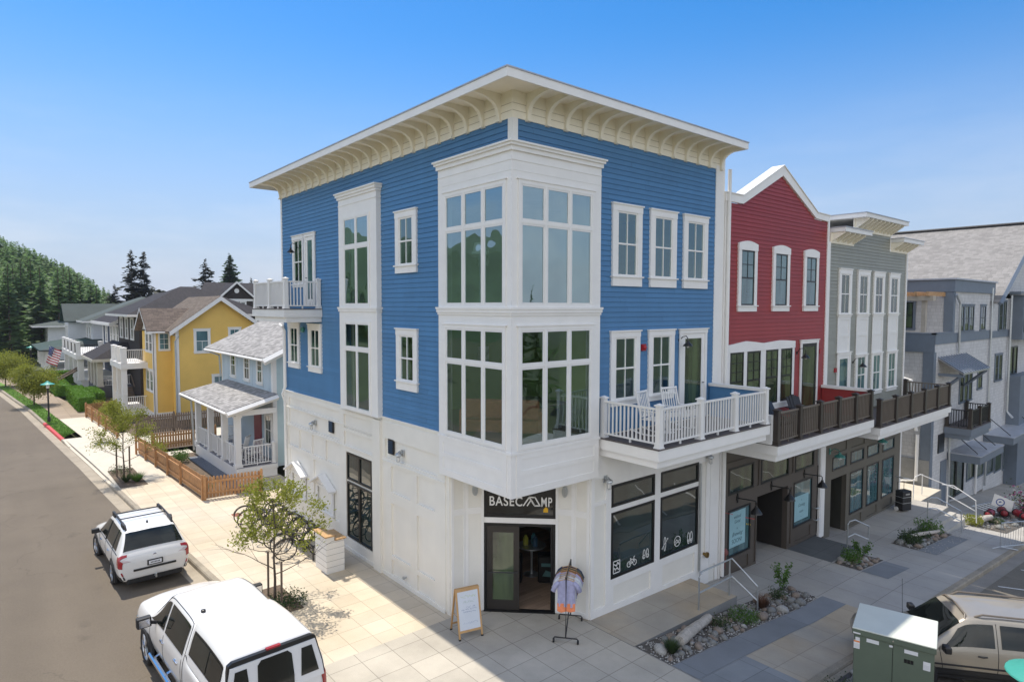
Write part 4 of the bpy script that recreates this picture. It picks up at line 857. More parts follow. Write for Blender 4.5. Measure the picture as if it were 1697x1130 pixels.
T = thing('dining_table', 'dark table behind the right lower bay windows', 'table', (2.1, 1.5, 4.76)); MB().box(-.5, .5, -.8, .8, .72, .76).build('tabletop', 'woodd', T, world=False); [MB().box(a_-.03, a_+.03, b_-.03, b_+.03, 0, .72).build('leg', 'woodd', T, world=False) for a_ in (-.42, .42) for b_ in (-.7, .7)]
# balconies ------------------------------------------------------------
def balcony(par, fr, u0, u1, dep, z, th=.45, fascia='white', deckm='deck', step=True, label=None):
    c = MB(fr); c.box(u0, u1, .02, dep, z-th*.62, z-.03); c.box(u0+.06, u1-.06, .02, dep-.08, z-th, z-th*.62)
    o = c.build('balcony', fascia, par); c = MB(fr); c.box(u0-.02, u1+.02, .03, dep+.02, z-.03, z); c.build('decking', deckm, o)
    c = MB(fr); c.box(u0+.08, u1-.08, .02, dep-.1, z-th-.004, z-th); c.build('balcony_soffit', fascia, o)
    if label: o['label'] = label
    return o
ba = balcony(BB, FR, 2.82, 7.95, 1.92, 4.70, .47)
PB = [(2.95, -.12), (2.95, -1.83), (4.62, -1.83), (6.22, -1.83), (7.83, -1.83)]
for q in PB: rail_post(ba, q, 4.70, 'wside')
for q, r in zip(PB, PB[1:]): rail_run(ba, q, r, 4.70, 'wside', None)
c = MB(FR); c.box(7.80, 7.95, .05, 1.75, 4.70, 5.62); o = c.build('divider_wall', 'blue', ba); c = MB(FR); c.box(7.76, 7.99, .03, 1.80, 5.62, 5.70); c.box(7.77, 7.98, 1.68, 1.78, 4.7, 5.62); c.build('divider_cap', 'wside', ba)
bl = balcony(BB, FL, 10.20, 13.40, 1.35, 7.92, .46, 'wside')
PL = [(-.10, 10.32), (-1.24, 10.32), (-1.24, 11.8), (-1.24, 13.28), (-.10, 13.28)]
for q in PL: rail_post(bl, q, 7.92, 'wside')
for q, r in zip(PL, PL[1:]): rail_run(bl, q, r, 7.92, 'wside', None)
goose_lamp(BB, FR, 6.28, 7.05, 'lamp', 0.0, .30, rise=.10, r=.14); goose_lamp(BB, FL, 12.22, 10.12, 'lamp', 0.0, .32, r=.14)
c = MB(FR); c.box(4.52, 4.68, .02, .08, 6.82, 7.0); c.lathe((4.60, .08, 6.91), [(.05, 0), (.06, .03), (.03, .06)], 10, 'y'); c.build('fire_alarm', 'red_alarm', BB)
c = MB(FL); c.lathe((11.85, .02, 7.15), [(.09, 0), (.11, .06), (.06, .12)], 10, 'y'); c.build('porch_lamp', 'lampg', BB)
# white window decals on the shop front
def decal(fr, u, z, kind, n=.020):
    c = MB(fr); w = .013
    def seg(a0, c0, a1, c1, w=w):
        d = Vector((a1-a0, c1-c0)); nn = Vector((-d.y, d.x)).normalized()*w/2; c.prism([(u+a0+nn.x, z+c0+nn.y), (u+a0-nn.x, z+c0-nn.y), (u+a1-nn.x, z+c1-nn.y), (u+a1+nn.x, z+c1+nn.y)], n, n+.004, 1)
    def ring(cx, cz, r, rz=None, k=14):
        rz = rz or r
        for i in range(k):
            t0, t1 = 2*PI*i/k, 2*PI*(i+1)/k; seg(cx+r*math.cos(t0), cz+rz*math.sin(t0), cx+r*math.cos(t1), cz+rz*math.sin(t1), .02)
    if kind == 'bike':
        ring(-.12, 0, .075); ring(.12, 0, .075); seg(-.12, 0, -.05, .11, .02); seg(-.05, .11, .09, .10, .02); seg(-.12, 0, .01, .0, .02); seg(.01, 0, .09, .1, .02); seg(.12, 0, .08, .16, .02); seg(-.07, .14, -.03, .14, .02); seg(.01, 0, -.06, .13, .02); seg(.08, .16, .13, .17, .02)
    elif kind == 'shoes':
        ring(-.07, .05, .045, .12); ring(.07, .05, .045, .12); ring(-.08, -.03, .055, .05); ring(.08, -.03, .055, .05)
    elif kind == 'shells':
        ring(-.07, 0, .055, .17); ring(.07, 0, .055, .17); ring(-.07, -.08, .03); ring(.07, -.08, .03)
    elif kind == 'wave':
        ring(0, 0, .15); seg(-.12, -.02, -.03, .05, .02); seg(-.03, .05, .04, -.02, .02); seg(.04, -.02, .12, .03, .02); seg(-.1, -.07, .0, -.03, .02); seg(0, -.03, .1, -.07, .02)
    elif kind == 'kayak':
        ring(0, 0, .045, .20); seg(-.12, -.10, .12, .12, .02); seg(.09, .12, .15, .13, .04); seg(-.14, -.12, -.09, -.09, .04)
    elif kind == 'map':
        for s in ((-.13, -.16, .13, -.16), (-.13, .16, .13, .16), (-.13, -.16, -.13, .16), (.13, -.16, .13, .16)): seg(*s, .025)
        for s in ((-.1, .08, .0, .02), (0, .02, .04, .12), (.04, .12, .1, .04), (-.06, -.1, .02, -.02), (.02, -.02, .08, -.1), (-.1, -.02, -.03, -.08)): seg(*s, .03)
    c.build('window_decal', 'white', BB)
for u, z, k in ((3.62, 1.12, 'map'), (4.25, 1.05, 'bike'), (4.85, 1.12, 'shoes'), (5.72, 1.22, 'kayak'), (6.32, 1.16, 'wave'), (6.95, 1.12, 'shells')): decal(FR, u, z, k)
# ================================================================ red building with a gabled parapet
RB = thing('red_building', 'dark red clapboard building with white gabled parapet and brown shopfront, next to the blue corner', 'building', (12, 5, 0))
b = MB(); b.box(8.52, 15.70, .02, 13, 4.2, 11.2); b.prism([(8.52, 11.2), (9.48, 11.2), (12.0, 12.42), (14.6, 11.2), (15.7, 11.2), (15.7, 11.19), (8.52, 11.19)], .02, .30, 1) if 0 else None
rw = b.build('wall', 'red', RB)
TOPR = [(8.48, 11.25), (9.49, 11.26), (12.0, 12.47), (14.54, 11.26), (15.62, 11.22)]
c = MB(FR); c.prism([(8.52, 11.15)]+[(x, z-.02) for x, z in TOPR]+[(15.62, 11.15)], -.25, .001, 1)
c.siding(4.1, 11.22, (8.56, 15.58), .130)
def rspan(z):
    return (max(9.49, 9.49+(z-11.26)/(12.47-11.26)*2.51), min(14.54, 14.54-(z-11.26)/(12.47-11.26)*2.54))
c.siding(11.22, 12.46, rspan, .130); c.build('siding', 'red', rw)
c = MB(FR); up = [(x, z) for x, z in TOPR]; hi = [(8.46, 11.50), (9.44, 11.51), (12.0, 12.80), (14.62, 11.47), (15.66, 11.45)]
for (a, a2), (d_, d2) in zip(zip(up, up[1:]), zip(hi, hi[1:])): c.prism([a, a2, d2, d_], -.02, .075, 1)
c.build('parapet_trim', 'white', RB)
c = MB(FR)
for (a, a2) in zip(hi, hi[1:]): c.prism([a, a2, (a2[0], a2[1]+.03), (a[0], a[1]+.03)], -.34, .11, 1)
c.build('parapet_cap', 'wside', RB)
c = MB(); c.box(8.50, 8.60, -.045, 0, -.75, 11.3); c.box(15.58, 15.72, -.05, .0, 4.0, 11.3); c.each('corner_board', 'white', RB)
c = MB(); c.box(8.6, 15.6, .3, 13, 11.2, 11.28); c.build('roof', 'roofmem', RB)
for u0, u1 in ((9.30, 10.44), (11.48, 12.65), (13.73, 14.87)):
    window(RB, FR, u0, u1, 7.86, 10.12, cas=.17, head=.30, sillh=.20, sash='black', glass='glasst', arch=.09, grid_top=(2, 2), cols=1)
# the group of four windows under one waved head, and the door
c = MB(FR); wave = [(8.78, 6.56), (13.20, 6.56), (13.20, 6.80), (12.6, 6.84), (12.1, 6.86), (11.7, 6.84), (11.0, 6.80), (10.4, 6.86), (9.9, 6.90), (9.4, 6.86), (8.78, 6.80)]
c.prism(wave, .006, .06, 1); c.box(8.78, 8.94, .006, .045, 4.72, 6.56)
for u in (9.74, 10.80, 11.98): c.box(u, u+(.22 if u != 10.80 else .36), .006, .045, 4.72, 6.56)
c.box(13.0, 13.18, .006, .045, 4.72, 6.56); c.box(8.74, 13.24, .006, .08, 4.66, 4.72); c.box(8.78, 13.20, .006, .045, 4.50, 4.66)
c.build('window_surround', 'white', RB)
for u0, u1 in ((8.94, 9.74), (9.96, 10.80), (11.16, 11.98), (12.20, 13.0)):
    window(RB, FR, u0-.0, u1+.0, 4.72, 6.56, cas=.0, head=.0, sillh=.0, sash='black', glass='glassg', grid_top=(2, 3), cols=1, casing=False, sill=False) if 0 else None
    s = MB(FR); f = .055
    s.F = F((0, -.024, 0), (1, 0, 0), (0, -1, 0)); s.box(u0, u0+f, .004, .03, 4.72, 6.56); s.box(u1-f, u1, .004, .03, 4.72, 6.56); s.box(u0+f, u1-f, .004, .031, 4.72, 4.72+f); s.box(u0+f, u1-f, .004, .031, 6.56-f, 6.56); s.box(u0+f, u1-f, .004, .036, 5.58, 5.63)
    um = (u0+u1)/2; s.box(um-.012, um+.012, .004, .026, 5.63, 6.5)
    for z in (5.92, 6.21): s.box(u0+f, u1-f, .004, .025, z-.012, z+.012)
    wo = s.build('window', 'black', RB); MB(FR).box(u0+.03, u1-.03, .024, .038, 4.75, 6.53).build('pane', 'glassg', wo)
glazed_door(RB, FR, 13.61, 15.0, 4.0, 6.82, glass='glassg', leaf='black', fw=.12)
br = balcony(RB, FR, 8.46, 15.50, 1.90, 4.0, .50, 'wside')
c = MB(FR); c.box(8.40, 8.60, .05, 1.72, 4.0, 4.85); c.build('balcony_end_wall', 'wside', br)
PR = [(8.58, -1.80), (9.95, -1.80), (11.33, -1.80), (12.70, -1.80), (14.05, -1.80), (15.38, -1.80)]
for q in PR: rail_post(br, q, 4.0, 'darkrail', r=.075)
for q, r in zip(PR, PR[1:]): rail_run(br, q, r, 4.0, 'railtop', None)
c = MB(FR); c.box(15.42, 15.56, .05, 1.70, 4.0, 4.95); c.build('divider_wall', 'red', br); c = MB(FR); c.box(15.38, 15.60, .03, 1.74, 4.95, 5.05); c.build('divider_cap', 'wside', br)
goose_lamp(RB, FR, 13.40, 6.35, 'lamp', 0.0, .34, r=.15); c = MB(FR); c.box(15.08, 15.2, .02, .08, 6.25, 6.42); c.build('fire_alarm', 'red_alarm', RB)
# brown shopfront
c = MB(); c.box(8.34, 10.82, 0, .16, -.75, 4.1); c.box(12.95, 15.30, 0, .16, -.75, 4.1); c.box(10.82, 12.95, 0, .16, 1.62, 4.1); c.box(8.4, 10.9, .16, .3, -.75, 3.4)
sf = c.build('shopfront_wall', 'brown', RB)
c = MB(FR)
cells = [(9.0, 10.56, 1.98, 2.86), (11.03, 13.0, 1.98, 2.86), (13.46, 14.98, 1.98, 2.62), (9.02, 10.40, -.08, 1.50), (13.40, 14.88, -.08, 1.62), (9.1, 10.3, -.62, -.22), (13.5, 14.8, -.62, -.22), (10.62, 10.76, -.6, 1.5), (13.1, 13.24, -.6, 1.5), (10.66, 10.92, 2.0, 2.86), (13.12, 13.34, 2.0, 2.7), (8.9, 13.2, 3.05, 3.3), (10.82, 12.95, -.75, 1.60)]
panels(c, 8.62, 15.28, -.74, 3.6, cells, 0, .035); c.build('shopfront_panelling', 'brown', sf)
for q in ((9.0, 10.56, 1.98, 2.86), (11.03, 13.0, 1.98, 2.86), (13.46, 14.98, 1.98, 2.62), (9.02, 10.40, -.08, 1.50), (13.40, 14.88, -.08, 1.62)): pane_window(RB, FR, [q], 'black', 'glassg' if q[2] > 1 else 'glasst', .0, .07, .05)
# deep recessed doorway
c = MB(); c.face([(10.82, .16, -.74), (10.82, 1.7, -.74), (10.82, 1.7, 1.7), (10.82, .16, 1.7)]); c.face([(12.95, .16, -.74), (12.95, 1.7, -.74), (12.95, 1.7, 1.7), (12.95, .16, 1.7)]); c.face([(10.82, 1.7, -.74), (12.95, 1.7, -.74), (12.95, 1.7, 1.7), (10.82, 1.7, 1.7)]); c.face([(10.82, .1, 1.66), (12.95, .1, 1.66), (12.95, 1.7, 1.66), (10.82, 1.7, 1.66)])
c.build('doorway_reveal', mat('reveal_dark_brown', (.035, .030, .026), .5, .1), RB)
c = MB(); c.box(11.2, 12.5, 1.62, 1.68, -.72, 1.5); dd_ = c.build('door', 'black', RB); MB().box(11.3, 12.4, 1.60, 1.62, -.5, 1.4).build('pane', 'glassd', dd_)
# arm lamps over the shop windows
def arm_lamp(par, u, z, n=0.03, m='lamp'):
    b = MB(FR); b.box(u-.03, u+.03, n, n+.03, z-.16, z+.16); b.box(u-.07, u+.07, n, n+.02, z-.07, z+.07); b.tube([(u, n+.03, z), (u, n+.62, z+.04), (u, n+.66, z-.0), (u, n+.66, z-.12)], .018, 6)
    b.lathe((u, n+.66, z-.36), [(.19, 0), (.17, .05), (.09, .16), (.05, .20), (.04, .26)], 14); o = b.build('wall_lamp', m, par); MB(FR).lathe((u, n+.66, z-.40), [(.03, 0), (.06, .03), (.05, .08)], 8).build('bulb', 'wside', o)
for u in (9.55, 11.75, 14.2): arm_lamp(RB, u, 1.82, .035)
c = MB(FR); c.lathe((8.78, .05, .22), [(.12, 0), (.13, .05), (.07, .12)], 10, 'y'); c.tube([(8.78, .1, .22), (8.78, .1, -.3)], .02); c.build('fire_bell', mat('dull_red_metal', (.22, .07, .06), .5, .1), RB)
c = MB(FR); 
for z in (-.1, .35): c.tube([(15.05, .0, z), (15.05, .15, z), (15.2, .17, z+.02)], .03, 8)
c.build('hose_tap', 'galv', RB)
downspout(RB, [(15.48, -.07, 4.0), (15.48, -.07, -.72)], 'galv', .035)
c = MB(FR); c.box(15.40, 15.82, .02, .10, -.9, 2.62); c.build('party_post', 'white', RB)
def poster(par, u0, u1, z0, z1, lines):
    c = MB(FR); c.box(u0, u1, .018, .022, z0, z1); o = c.build('window_poster', mat('poster_pale_blue', (.30, .50, .54), .6, .06), par)
    for s, zf, sz, sh in lines: text_mesh(s, 'poster_lettering', mat('poster_ink', (.05, .10, .12), .6), o, FR, (u0+u1)/2, .0225, lerp(z0, z1, zf), sz, .001, shear=sh)
    return o
poster(RB, 9.10, 10.10, .22, 1.38, [('wicked', .80, .15, .2), ('Good', .66, .15, .3), ('is', .48, .10, .2), ('Brewing', .30, .19, .5), ('SOON!', .10, .20, 0)])
poster(RB, 13.5, 14.62, .12, 1.05, [('is', .78, .10, .2), ('Coming', .55, .17, .4), ('soon', .30, .15, .2), ('....', .12, .12, 0)])
# ================================================================ sage building with stepped bracketed cornices
GB = thing('sage_building', 'grey-green clapboard building with stepped bracketed cornices, four tall window strips and olive shopfront', 'building', (20, 5, 0))
b = MB(); b.box(15.74, 23.95, .02, 13, 3.6, 10.5); b.box(17.95, 21.9, .02, 3, 10.5, 11.2); gwl = b.build('wall', 'sage', GB)
c = MB(FR); c.siding(3.7, 10.46, (15.86, 23.86), .130); c.siding(10.46, 11.1, (18.0, 21.85), .130); c.F = F((15.74, 0, 0), (0, 1, 0), (-1, 0, 0))
c.build('siding', 'sage', gwl)
c = MB(); c.box(15.74, 15.88, -.04, 0, 3.6, 10.5); c.box(23.84, 23.98, -.05, .02, -1.2, 10.5); c.box(17.9, 18.0, -.03, .3, 10.46, 11.1); c.box(21.82, 21.93, -.03, .3, 10.46, 11.1); c.each('corner_board', 'white', GB)
def small_cornice(u0, u1, z0, z1, out, e0, e1, depth=.6):
    c = MB(FR); c.box(u0-e0, u1+e1, -depth, out, z1-.16, z1); o = c.build('cornice', 'wside', GB); c = MB(FR); c.box(u0-e0-.03, u1+e1+.03, -depth, out+.03, z1, z1+.03); c.build('cornice_edge', 'flash', o)
    c = MB(FR); c.box(u0, u1, -.02, .035, z0, z1-.16); c.build('frieze', 'soffit', o)
    n = max(3, int((u1-u0)/.42))
    for k in range(n+1):
        u = lerp(u0+.08, u1-.08, k/n); c = MB(FR); c.prism([(.03, z0+.06), (.03, z1-.16), (out-.05, z1-.16), (out-.05, z1-.22), (.12, z0+.10)], u-.035, u+.035, 0); c.build('bracket', 'soffit', o)
small_cornice(15.9, 17.98, 10.46, 11.02, .55, .0, .45); small_cornice(21.9, 23.95, 10.46, 11.02, .55, 0, .45); small_cornice(18.0, 21.9, 11.10, 11.72, .60, .35, .35, 2.8)
c = MB(); c.box(15.8, 23.9, .3, 13, 10.5, 10.56); c.build('roof', 'roofmem', GB)
for k, (u0, u1) in enumerate(((16.68, 17.86), (18.46, 19.66), (20.10, 21.28), (21.83, 23.03))):
    c = MB(FR); lo = 6.2 if k == 0 else 4.3
    panels(c, u0, u1, 6.04, 7.64, [(u0+.14, u1-.14, 6.92, 7.50), (u0+.14, u1-.14, 6.14, 6.82)], .028, .02); c.box(u0+.02, u1-.02, .0, .028, 6.04, 7.6)
    c.build('window_panel', 'wside', GB)
    window(GB, FR, u0, u1, 7.62, 9.54, cas=.20, head=.22, sillh=.12, glass='glassg', sash='wside')
    if k: window(GB, FR, u0, u1, 4.25, 6.06, cas=.20, head=.10, sillh=.16, glass='glasst', sash='wside')
glazed_door(GB, FR, 16.70, 17.94, 3.62, 6.22, glass='glasst')
bg_ = balcony(GB, FR, 15.95, 24.1, 1.95, 3.62, .48, 'wside')
PG = [(16.1, -1.85), (17.65, -1.85), (19.25, -1.85), (20.85, -1.85), (22.45, -1.85), (24.0, -1.85), (24.0, -.12)]
for q in PG: rail_post(bg_, q, 3.62, 'darkrail', r=.075)
for q, r in zip(PG, PG[1:]): rail_run(bg_, q, r, 3.62, 'railtop', None)
goose_lamp(GB, FR, 18.28, 5.75, 'lamp', 0, .40, r=.16); c = MB(FR); c.box(16.5, 16.64, .02, .08, 5.45, 5.62); c.build('fire_alarm', 'red_alarm', GB)
c = MB(); c.box(15.82, 16.45, 0, .16, -1.22, 3.7); c.box(17.98, 23.9, 0, .16, -1.22, 3.7); c.box(16.45, 17.98, 0, .16, 1.3, 3.7); sf = c.build('shopfront_wall', 'olive', GB)
cells = []
for u0, u1 in ((16.58, 17.92), (18.30, 19.66), (20.02, 21.33), (21.72, 23.12)):
    cells.append((u0, u1, 1.50, 2.05)); 
    if u0 > 17: cells.append((u0, u1, -.62, 1.18)); cells.append((u0+.1, u1-.1, -1.1, -.75))
cells += [(16.5, 17.95, -1.22, 1.18), (16.6, 17.9, 2.2, 2.7), (18.3, 19.7, 2.2, 2.7)]
c = MB(FR); panels(c, 15.95, 23.86, -1.18, 3.2, cells, 0, .035); c.build('shopfront_panelling', 'olive', sf)
for q in cells[:-3]:
    if q[3]-q[2] > .5: pane_window(GB, FR, [q], 'black', 'glasst', 0, .065, .05)
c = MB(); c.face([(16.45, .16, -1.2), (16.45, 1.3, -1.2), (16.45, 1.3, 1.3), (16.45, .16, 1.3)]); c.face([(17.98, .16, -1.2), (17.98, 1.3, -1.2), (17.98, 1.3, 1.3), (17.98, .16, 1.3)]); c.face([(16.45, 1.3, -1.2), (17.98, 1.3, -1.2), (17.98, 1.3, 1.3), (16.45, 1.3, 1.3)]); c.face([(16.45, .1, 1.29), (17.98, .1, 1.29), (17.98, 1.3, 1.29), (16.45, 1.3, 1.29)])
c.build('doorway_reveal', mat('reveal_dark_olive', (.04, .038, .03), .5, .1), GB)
def barn_lamp(par, u, z): 
    b = MB(FR); b.box(u-.06, u+.06, .035, .06, z-.12, z+.12); b.tube([(u, .06, z), (u, .2, z+.14), (u, .40, z+.10), (u, .42, z-.02)], .016); b.lathe((u, .42, z-.16), [(.20, 0), (.19, .04), (.12, .09), (.06, .12), (.05, .18)], 14); o = b.build('wall_lamp', 'lampg', par); MB(FR).lathe((u, .42, z-.26), [(.04, 0), (.07, .04), (.06, .10)], 8).build('bulb', 'wside', o)
barn_lamp(GB, 16.3, 2.35); barn_lamp(GB, 20.6, 2.35)
c = MB(FR); c.lathe((23.5, .03, .1), [(.03, 0), (.03, .3)], 8, 'y'); c.tube([(23.5, .3, .1), (23.9, .5, .0)], .02); c.build('hose_tap', 'galv', GB)
# ================================================================ shingled building down the street
SB = thing('shingled_building', 'pale grey shingle building with slate blue trim and a steep pale roof, farthest right', 'building', (36, 8, 0))
shg = tilemat('grey_wall_shingles', (.50, .495, .49), .24, .19, .012, .30, .10, stain=.05, axes='YZ', stagger=.9, tilevar=.07)
shx = tilemat('grey_wall_shingles_front', (.54, .535, .53), .24, .19, .012, .30, .10, stain=.05, axes='XZ', stagger=.9, tilevar=.07)
slate = mat('slate_blue_trim', (.145, .175, .215), .55, .06); MT['slate'] = slate
def dual_box(par, name, x0, x1, y0, y1, z0, z1):
    c = MB(); c.box(x0, x1, y0, y1, z0, z1); o = c.build(name, [shg, shx], par)
    for p in o.data.polygons:
        if abs(p.normal.y) > .7: p.material_index = 1
    return o
dual_box(SB, 'wall', 28.2, 38.3, 0, 12, -3.2, 6.15); dual_box(SB, 'upper_wall', 31.0, 38.3, 0, 12, 6.15, 9.0)
dual_box(SB, 'gable_wing', 38.3, 56, 0.01, 12, -5.0, 8.9)
c = MB(FR); c.prism([(38.7, 8.6), (48, 13.9), (57.3, 8.6)], -.3, -.01, 1); o = c.build('gable_wall', shx, SB)
c = MB(); c.box(28.14, 38.35, -.05, .0, 6.10, 6.62); c.box(28.12, 28.2, -.05, 12, 5.7, 6.62); c.box(28.1, 31.05, -.08, 0.1, 6.62, 6.70); c.box(28.1, 28.3, -.08, 12, 6.62, 6.70)
c.box(28.12, 28.5, -.04, 0, -2.0, 5.7); c.box(28.14, 28.2, 0, .45, -2.0, 5.7); c.box(30.96, 31.3, -.04, 0, 6.62, 9.0); c.box(30.95, 31.0, 0, .4, 6.7, 9.0)
c.box(38.3, 42.9, -.04, .0, 6.12, 6.55); c.build('trim_band', 'slate', SB)
c = MB(); c.box(30.9, 38.8, -.10, 12, 8.85, 9.5); c.build('parapet', 'slate', SB); c = MB(); c.box(30.8, 38.9, -.2, 12, 9.5, 9.58); c.build('parapet_cap', 'flash', SB)
c = MB(); c.box(29.5, 38, 4.5, 12, 9.58, 10.3); c.build('roof_box', 'flash', SB)
roofm = tilemat('pale_roof_shingles', (.25, .238, .225), .30, .12, .012, .35, .12, stain=.05, axes='YZ', stagger=.9, tilevar=.15)
c = MB(); t = .12
for (xa, za, xb, zb) in ((38.2, 8.35, 48, 13.95), (57.8, 8.35, 48, 13.95)):
    i = [c.p(xa, -.45, za), c.p(xb, -.45, zb), c.p(xb, 16, zb), c.p(xa, 16, za), c.p(xa, -.45, za-t), c.p(xb, -.45, zb-t), c.p(xb, 16, zb-t), c.p(xa, 16, za-t)]
    for q in ((0, 1, 2, 3), (7, 6, 5, 4), (0, 4, 5, 1), (3, 2, 6, 7), (0, 3, 7, 4)): c.f.append([i[k] for k in q])
c.build('roof', roofm, SB)
c = MB(); 
for (xa, za, xb, zb) in ((38.2, 8.35, 48, 13.95),): c.tube([(xa, -.48, za-.12), (xb, -.48, zb-.12)], .14, 4)
c.box(42.6, 57, -.6, 0, 8.85, 9.05); c.each('barge_board', 'slate', SB)
c = MB(); c.tube([(47.9, -.5, 14.0), (47.9, 16, 14.0)], .10, 6); c.build('roof_ridge', 'blackm', SB)
c = MB(); c.box(42.9, 56, -.7, .0, 5.9, 8.85); c.box(43, 56, -.7, 0, -4.2, 3.5); sbay = c.build('projecting_bay', 'slate', SB); c = MB(); c.box(42.7, 56, -.9, 0, 8.8, 8.95); c.build('bay_roof', 'roofmem', sbay)
for u0, u1, z0, z1 in ((32.1, 32.95, 6.6, 8.2), (33.0, 33.85, 6.6, 8.2), (33.9, 34.8, 6.6, 8.2), (36.1, 37.2, 6.6, 8.2), (40.1, 41.0, 6.5, 8.5), (41.05, 41.95, 6.5, 8.5), (32.6, 33.4, 2.6, 4.6), (33.45, 34.2, 2.6, 4.6), (34.25, 35.0, 2.6, 4.6), (36.0, 37.0, 3.1, 4.6), (39.7, 40.5, 3.3, 5.1), (40.55, 41.4, 3.3, 5.1)):
    window(SB, FR, u0, u1, z0, z1, trim='slate', sash='black', glass='glassg', cas=.09, head=.12, sillh=.10, n=.006)
FS = F((0, -.70, 0), (1, 0, 0), (0, -1, 0))
for u0, u1, z0, z1 in ((43.2, 45.2, 6.4, 8.4), (45.3, 47.2, 6.4, 8.4), (43.2, 45.2, 3.5, 5.4)): pane_window(SB, FS if z0 > 6 else FR, [(u0, (u0+u1)/2, z0, z1), ((u0+u1)/2, u1, z0, z1)], 'black', 'glassg', 0.0, .08, .06)
FSW = F((28.2, 0, 0), (0, 1, 0), (-1, 0, 0)); FSU = F((31.0, 0, 0), (0, 1, 0), (-1, 0, 0))
window(SB, FSU, 1.75, 2.75, 6.72, 8.45, trim='slate', sash='black', glass='glassg', cas=.12, head=.16, sillh=.12, double=True); window(SB, FSU, 2.9, 3.9, 6.72, 8.45, trim='slate', sash='black', glass='glassg', cas=.12, head=.16, sillh=.12)
goose_lamp(SB, FSU, 4.6, 8.0, 'lamp', 0, .3, r=.14)
# pergola over the terrace
pw = mat('pergola_timber', (.46, .27, .13), .7, .2, 6); c = MB()
for y in (.55, 3.0): c.box(28.6, 28.82, y, y+.2, 6.7, 8.35)
c.box(28.5, 28.9, .2, 7, 8.35, 8.6); c.build('pergola_frame', mat('pergola_pale_timber', (.42, .37, .30), .7, .1), SB)
for k in range(11): MB().box(28.3, 31.0, .35+k*.55, .47+k*.55, 8.6, 8.82).build('pergola_rafter', pw, SB)
# porch roof, balcony and flat canopies
c = MB(); i = [c.p(28.9, -1.15, 4.68), c.p(33.6, -1.15, 4.68), c.p(33.6, 0, 5.42), c.p(28.9, 0, 5.42), c.p(28.9, -1.15, 4.58), c.p(33.6, -1.15, 4.58), c.p(33.6, 0, 5.32), c.p(28.9, 0, 5.32)]
for q in ((0, 1, 2, 3), (7, 6, 5, 4), (0, 4, 5, 1), (1, 5, 6, 2), (0, 3, 7, 4)): c.f.append([i[k] for k in q])
pr = c.build('porch_roof', mat('metal_roof_sheet', (.42, .42, .44), .3, .1, metallic=.6), SB)
c = MB(); 
for k in range(12): x = 28.9+k*.427; c.tube([(x, -1.15, 4.70), (x, 0, 5.44)], .025, 4)
c.build('standing_seam', 'slate', pr)
c = MB(); c.tube([(29.1, -1.05, 4.55), (29.1, -.05, 3.6)], .08, 4); c.tube([(33.4, -1.05, 4.55), (33.4, -.05, 3.6)], .08, 4); c.box(29.0, 29.2, -1.1, 0, 4.45, 4.58); c.each('porch_bracket', 'slate', SB)
sb = balcony(SB, FR, 30.2, 33.9, 1.25, 1.68, .62, 'slate'); c = MB(FR); c.box(33.9, 33.94, .1, 1.25, 1.15, 1.65); c.build('balcony_end', 'wside', sb)
PS = [(30.35, -.12), (30.35, -1.15), (32.0, -1.15), (33.75, -1.15), (33.75, -.12)]
for q in PS: rail_post(sb, q, 1.68, 'darkrail', r=.08)
for q, r in zip(PS, PS[1:]): rail_run(sb, q, r, 1.68, 'blackm', None)
for x0, x1, z in ((31.0, 35.6, -.28), (37.8, 50, -.18)):
    c = MB(); c.box(x0, x1, -1.5, 0, z, z+.40); o = c.build('canopy', 'slate', SB); c = MB(); c.box(x0-.03, x1+.03, -1.54, .0, z+.40, z+.44); c.build('canopy_edge', 'flash', o)
    for k in range(3): x = lerp(x0+.6, x1-.6, k/2); MB().tube([(x, -1.25, z+.44), (x, -.02, z+1.5)], .025, 6).build('canopy_rod', 'blackm', o)
for u0, u1 in ((34.6, 36.2), (36.5, 38.1), (38.8, 40.3), (40.6, 42.2), (42.6, 44.2)): pane_window(SB, FR, [(u0, u1, gs(u0)+.9, gs(u0)+2.5)], 'slate', 'glassg', .0, .08, .06)
pane_window(SB, FR, [(31.4, 32.5, -2.6, -.2), (32.6, 34.0, -2.6, -.2)], 'black', 'glassg', 0, .08, .06, name='shop_door')
c = MB(FR); c.box(29.9, 30.8, .0, .05, -2.5, -.2); c.build('door', 'slate', SB); vent(SB, FR, 29.35, 30.3, .3, 1.3, .01)
downspout(SB, [(38.2, -.1, 9.2), (38.2, -.1, -3)], 'galv', .06); downspout(SB, [(42.5, -.15, 8.8), (42.5, -.15, 1.2), (42.4, -.5, .8)], 'galv', .07); downspout(SB, [(31.0, -.15, 8.7), (31.7, -.15, 8.2), (31.9, -.12, 5.5)], 'galv', .06)
downspout(SB, [(28.1, 4, 5.2), (28.1, 3.6, 4.9), (28.0, .9, 4.2), (28.0, .6, 1.6)], 'wside', .08); downspout(SB, [(28.05, .55, 1.4), (28.05, .55, -1.0), (28.05, 1.3, -1.2)], 'wside', .08); downspout(SB, [(30.9, -.12, 1.0), (31.05, -.12, -2.7)], 'galv', .06); downspout(SB, [(36.1, -.12, -.2), (36.1, -.12, -3.1)], 'wside', .07)
c = MB(); c.box(28.12, 28.2, -.0, 5, -1.3, .1); c.build('concrete_plinth', 'wallconc', SB)
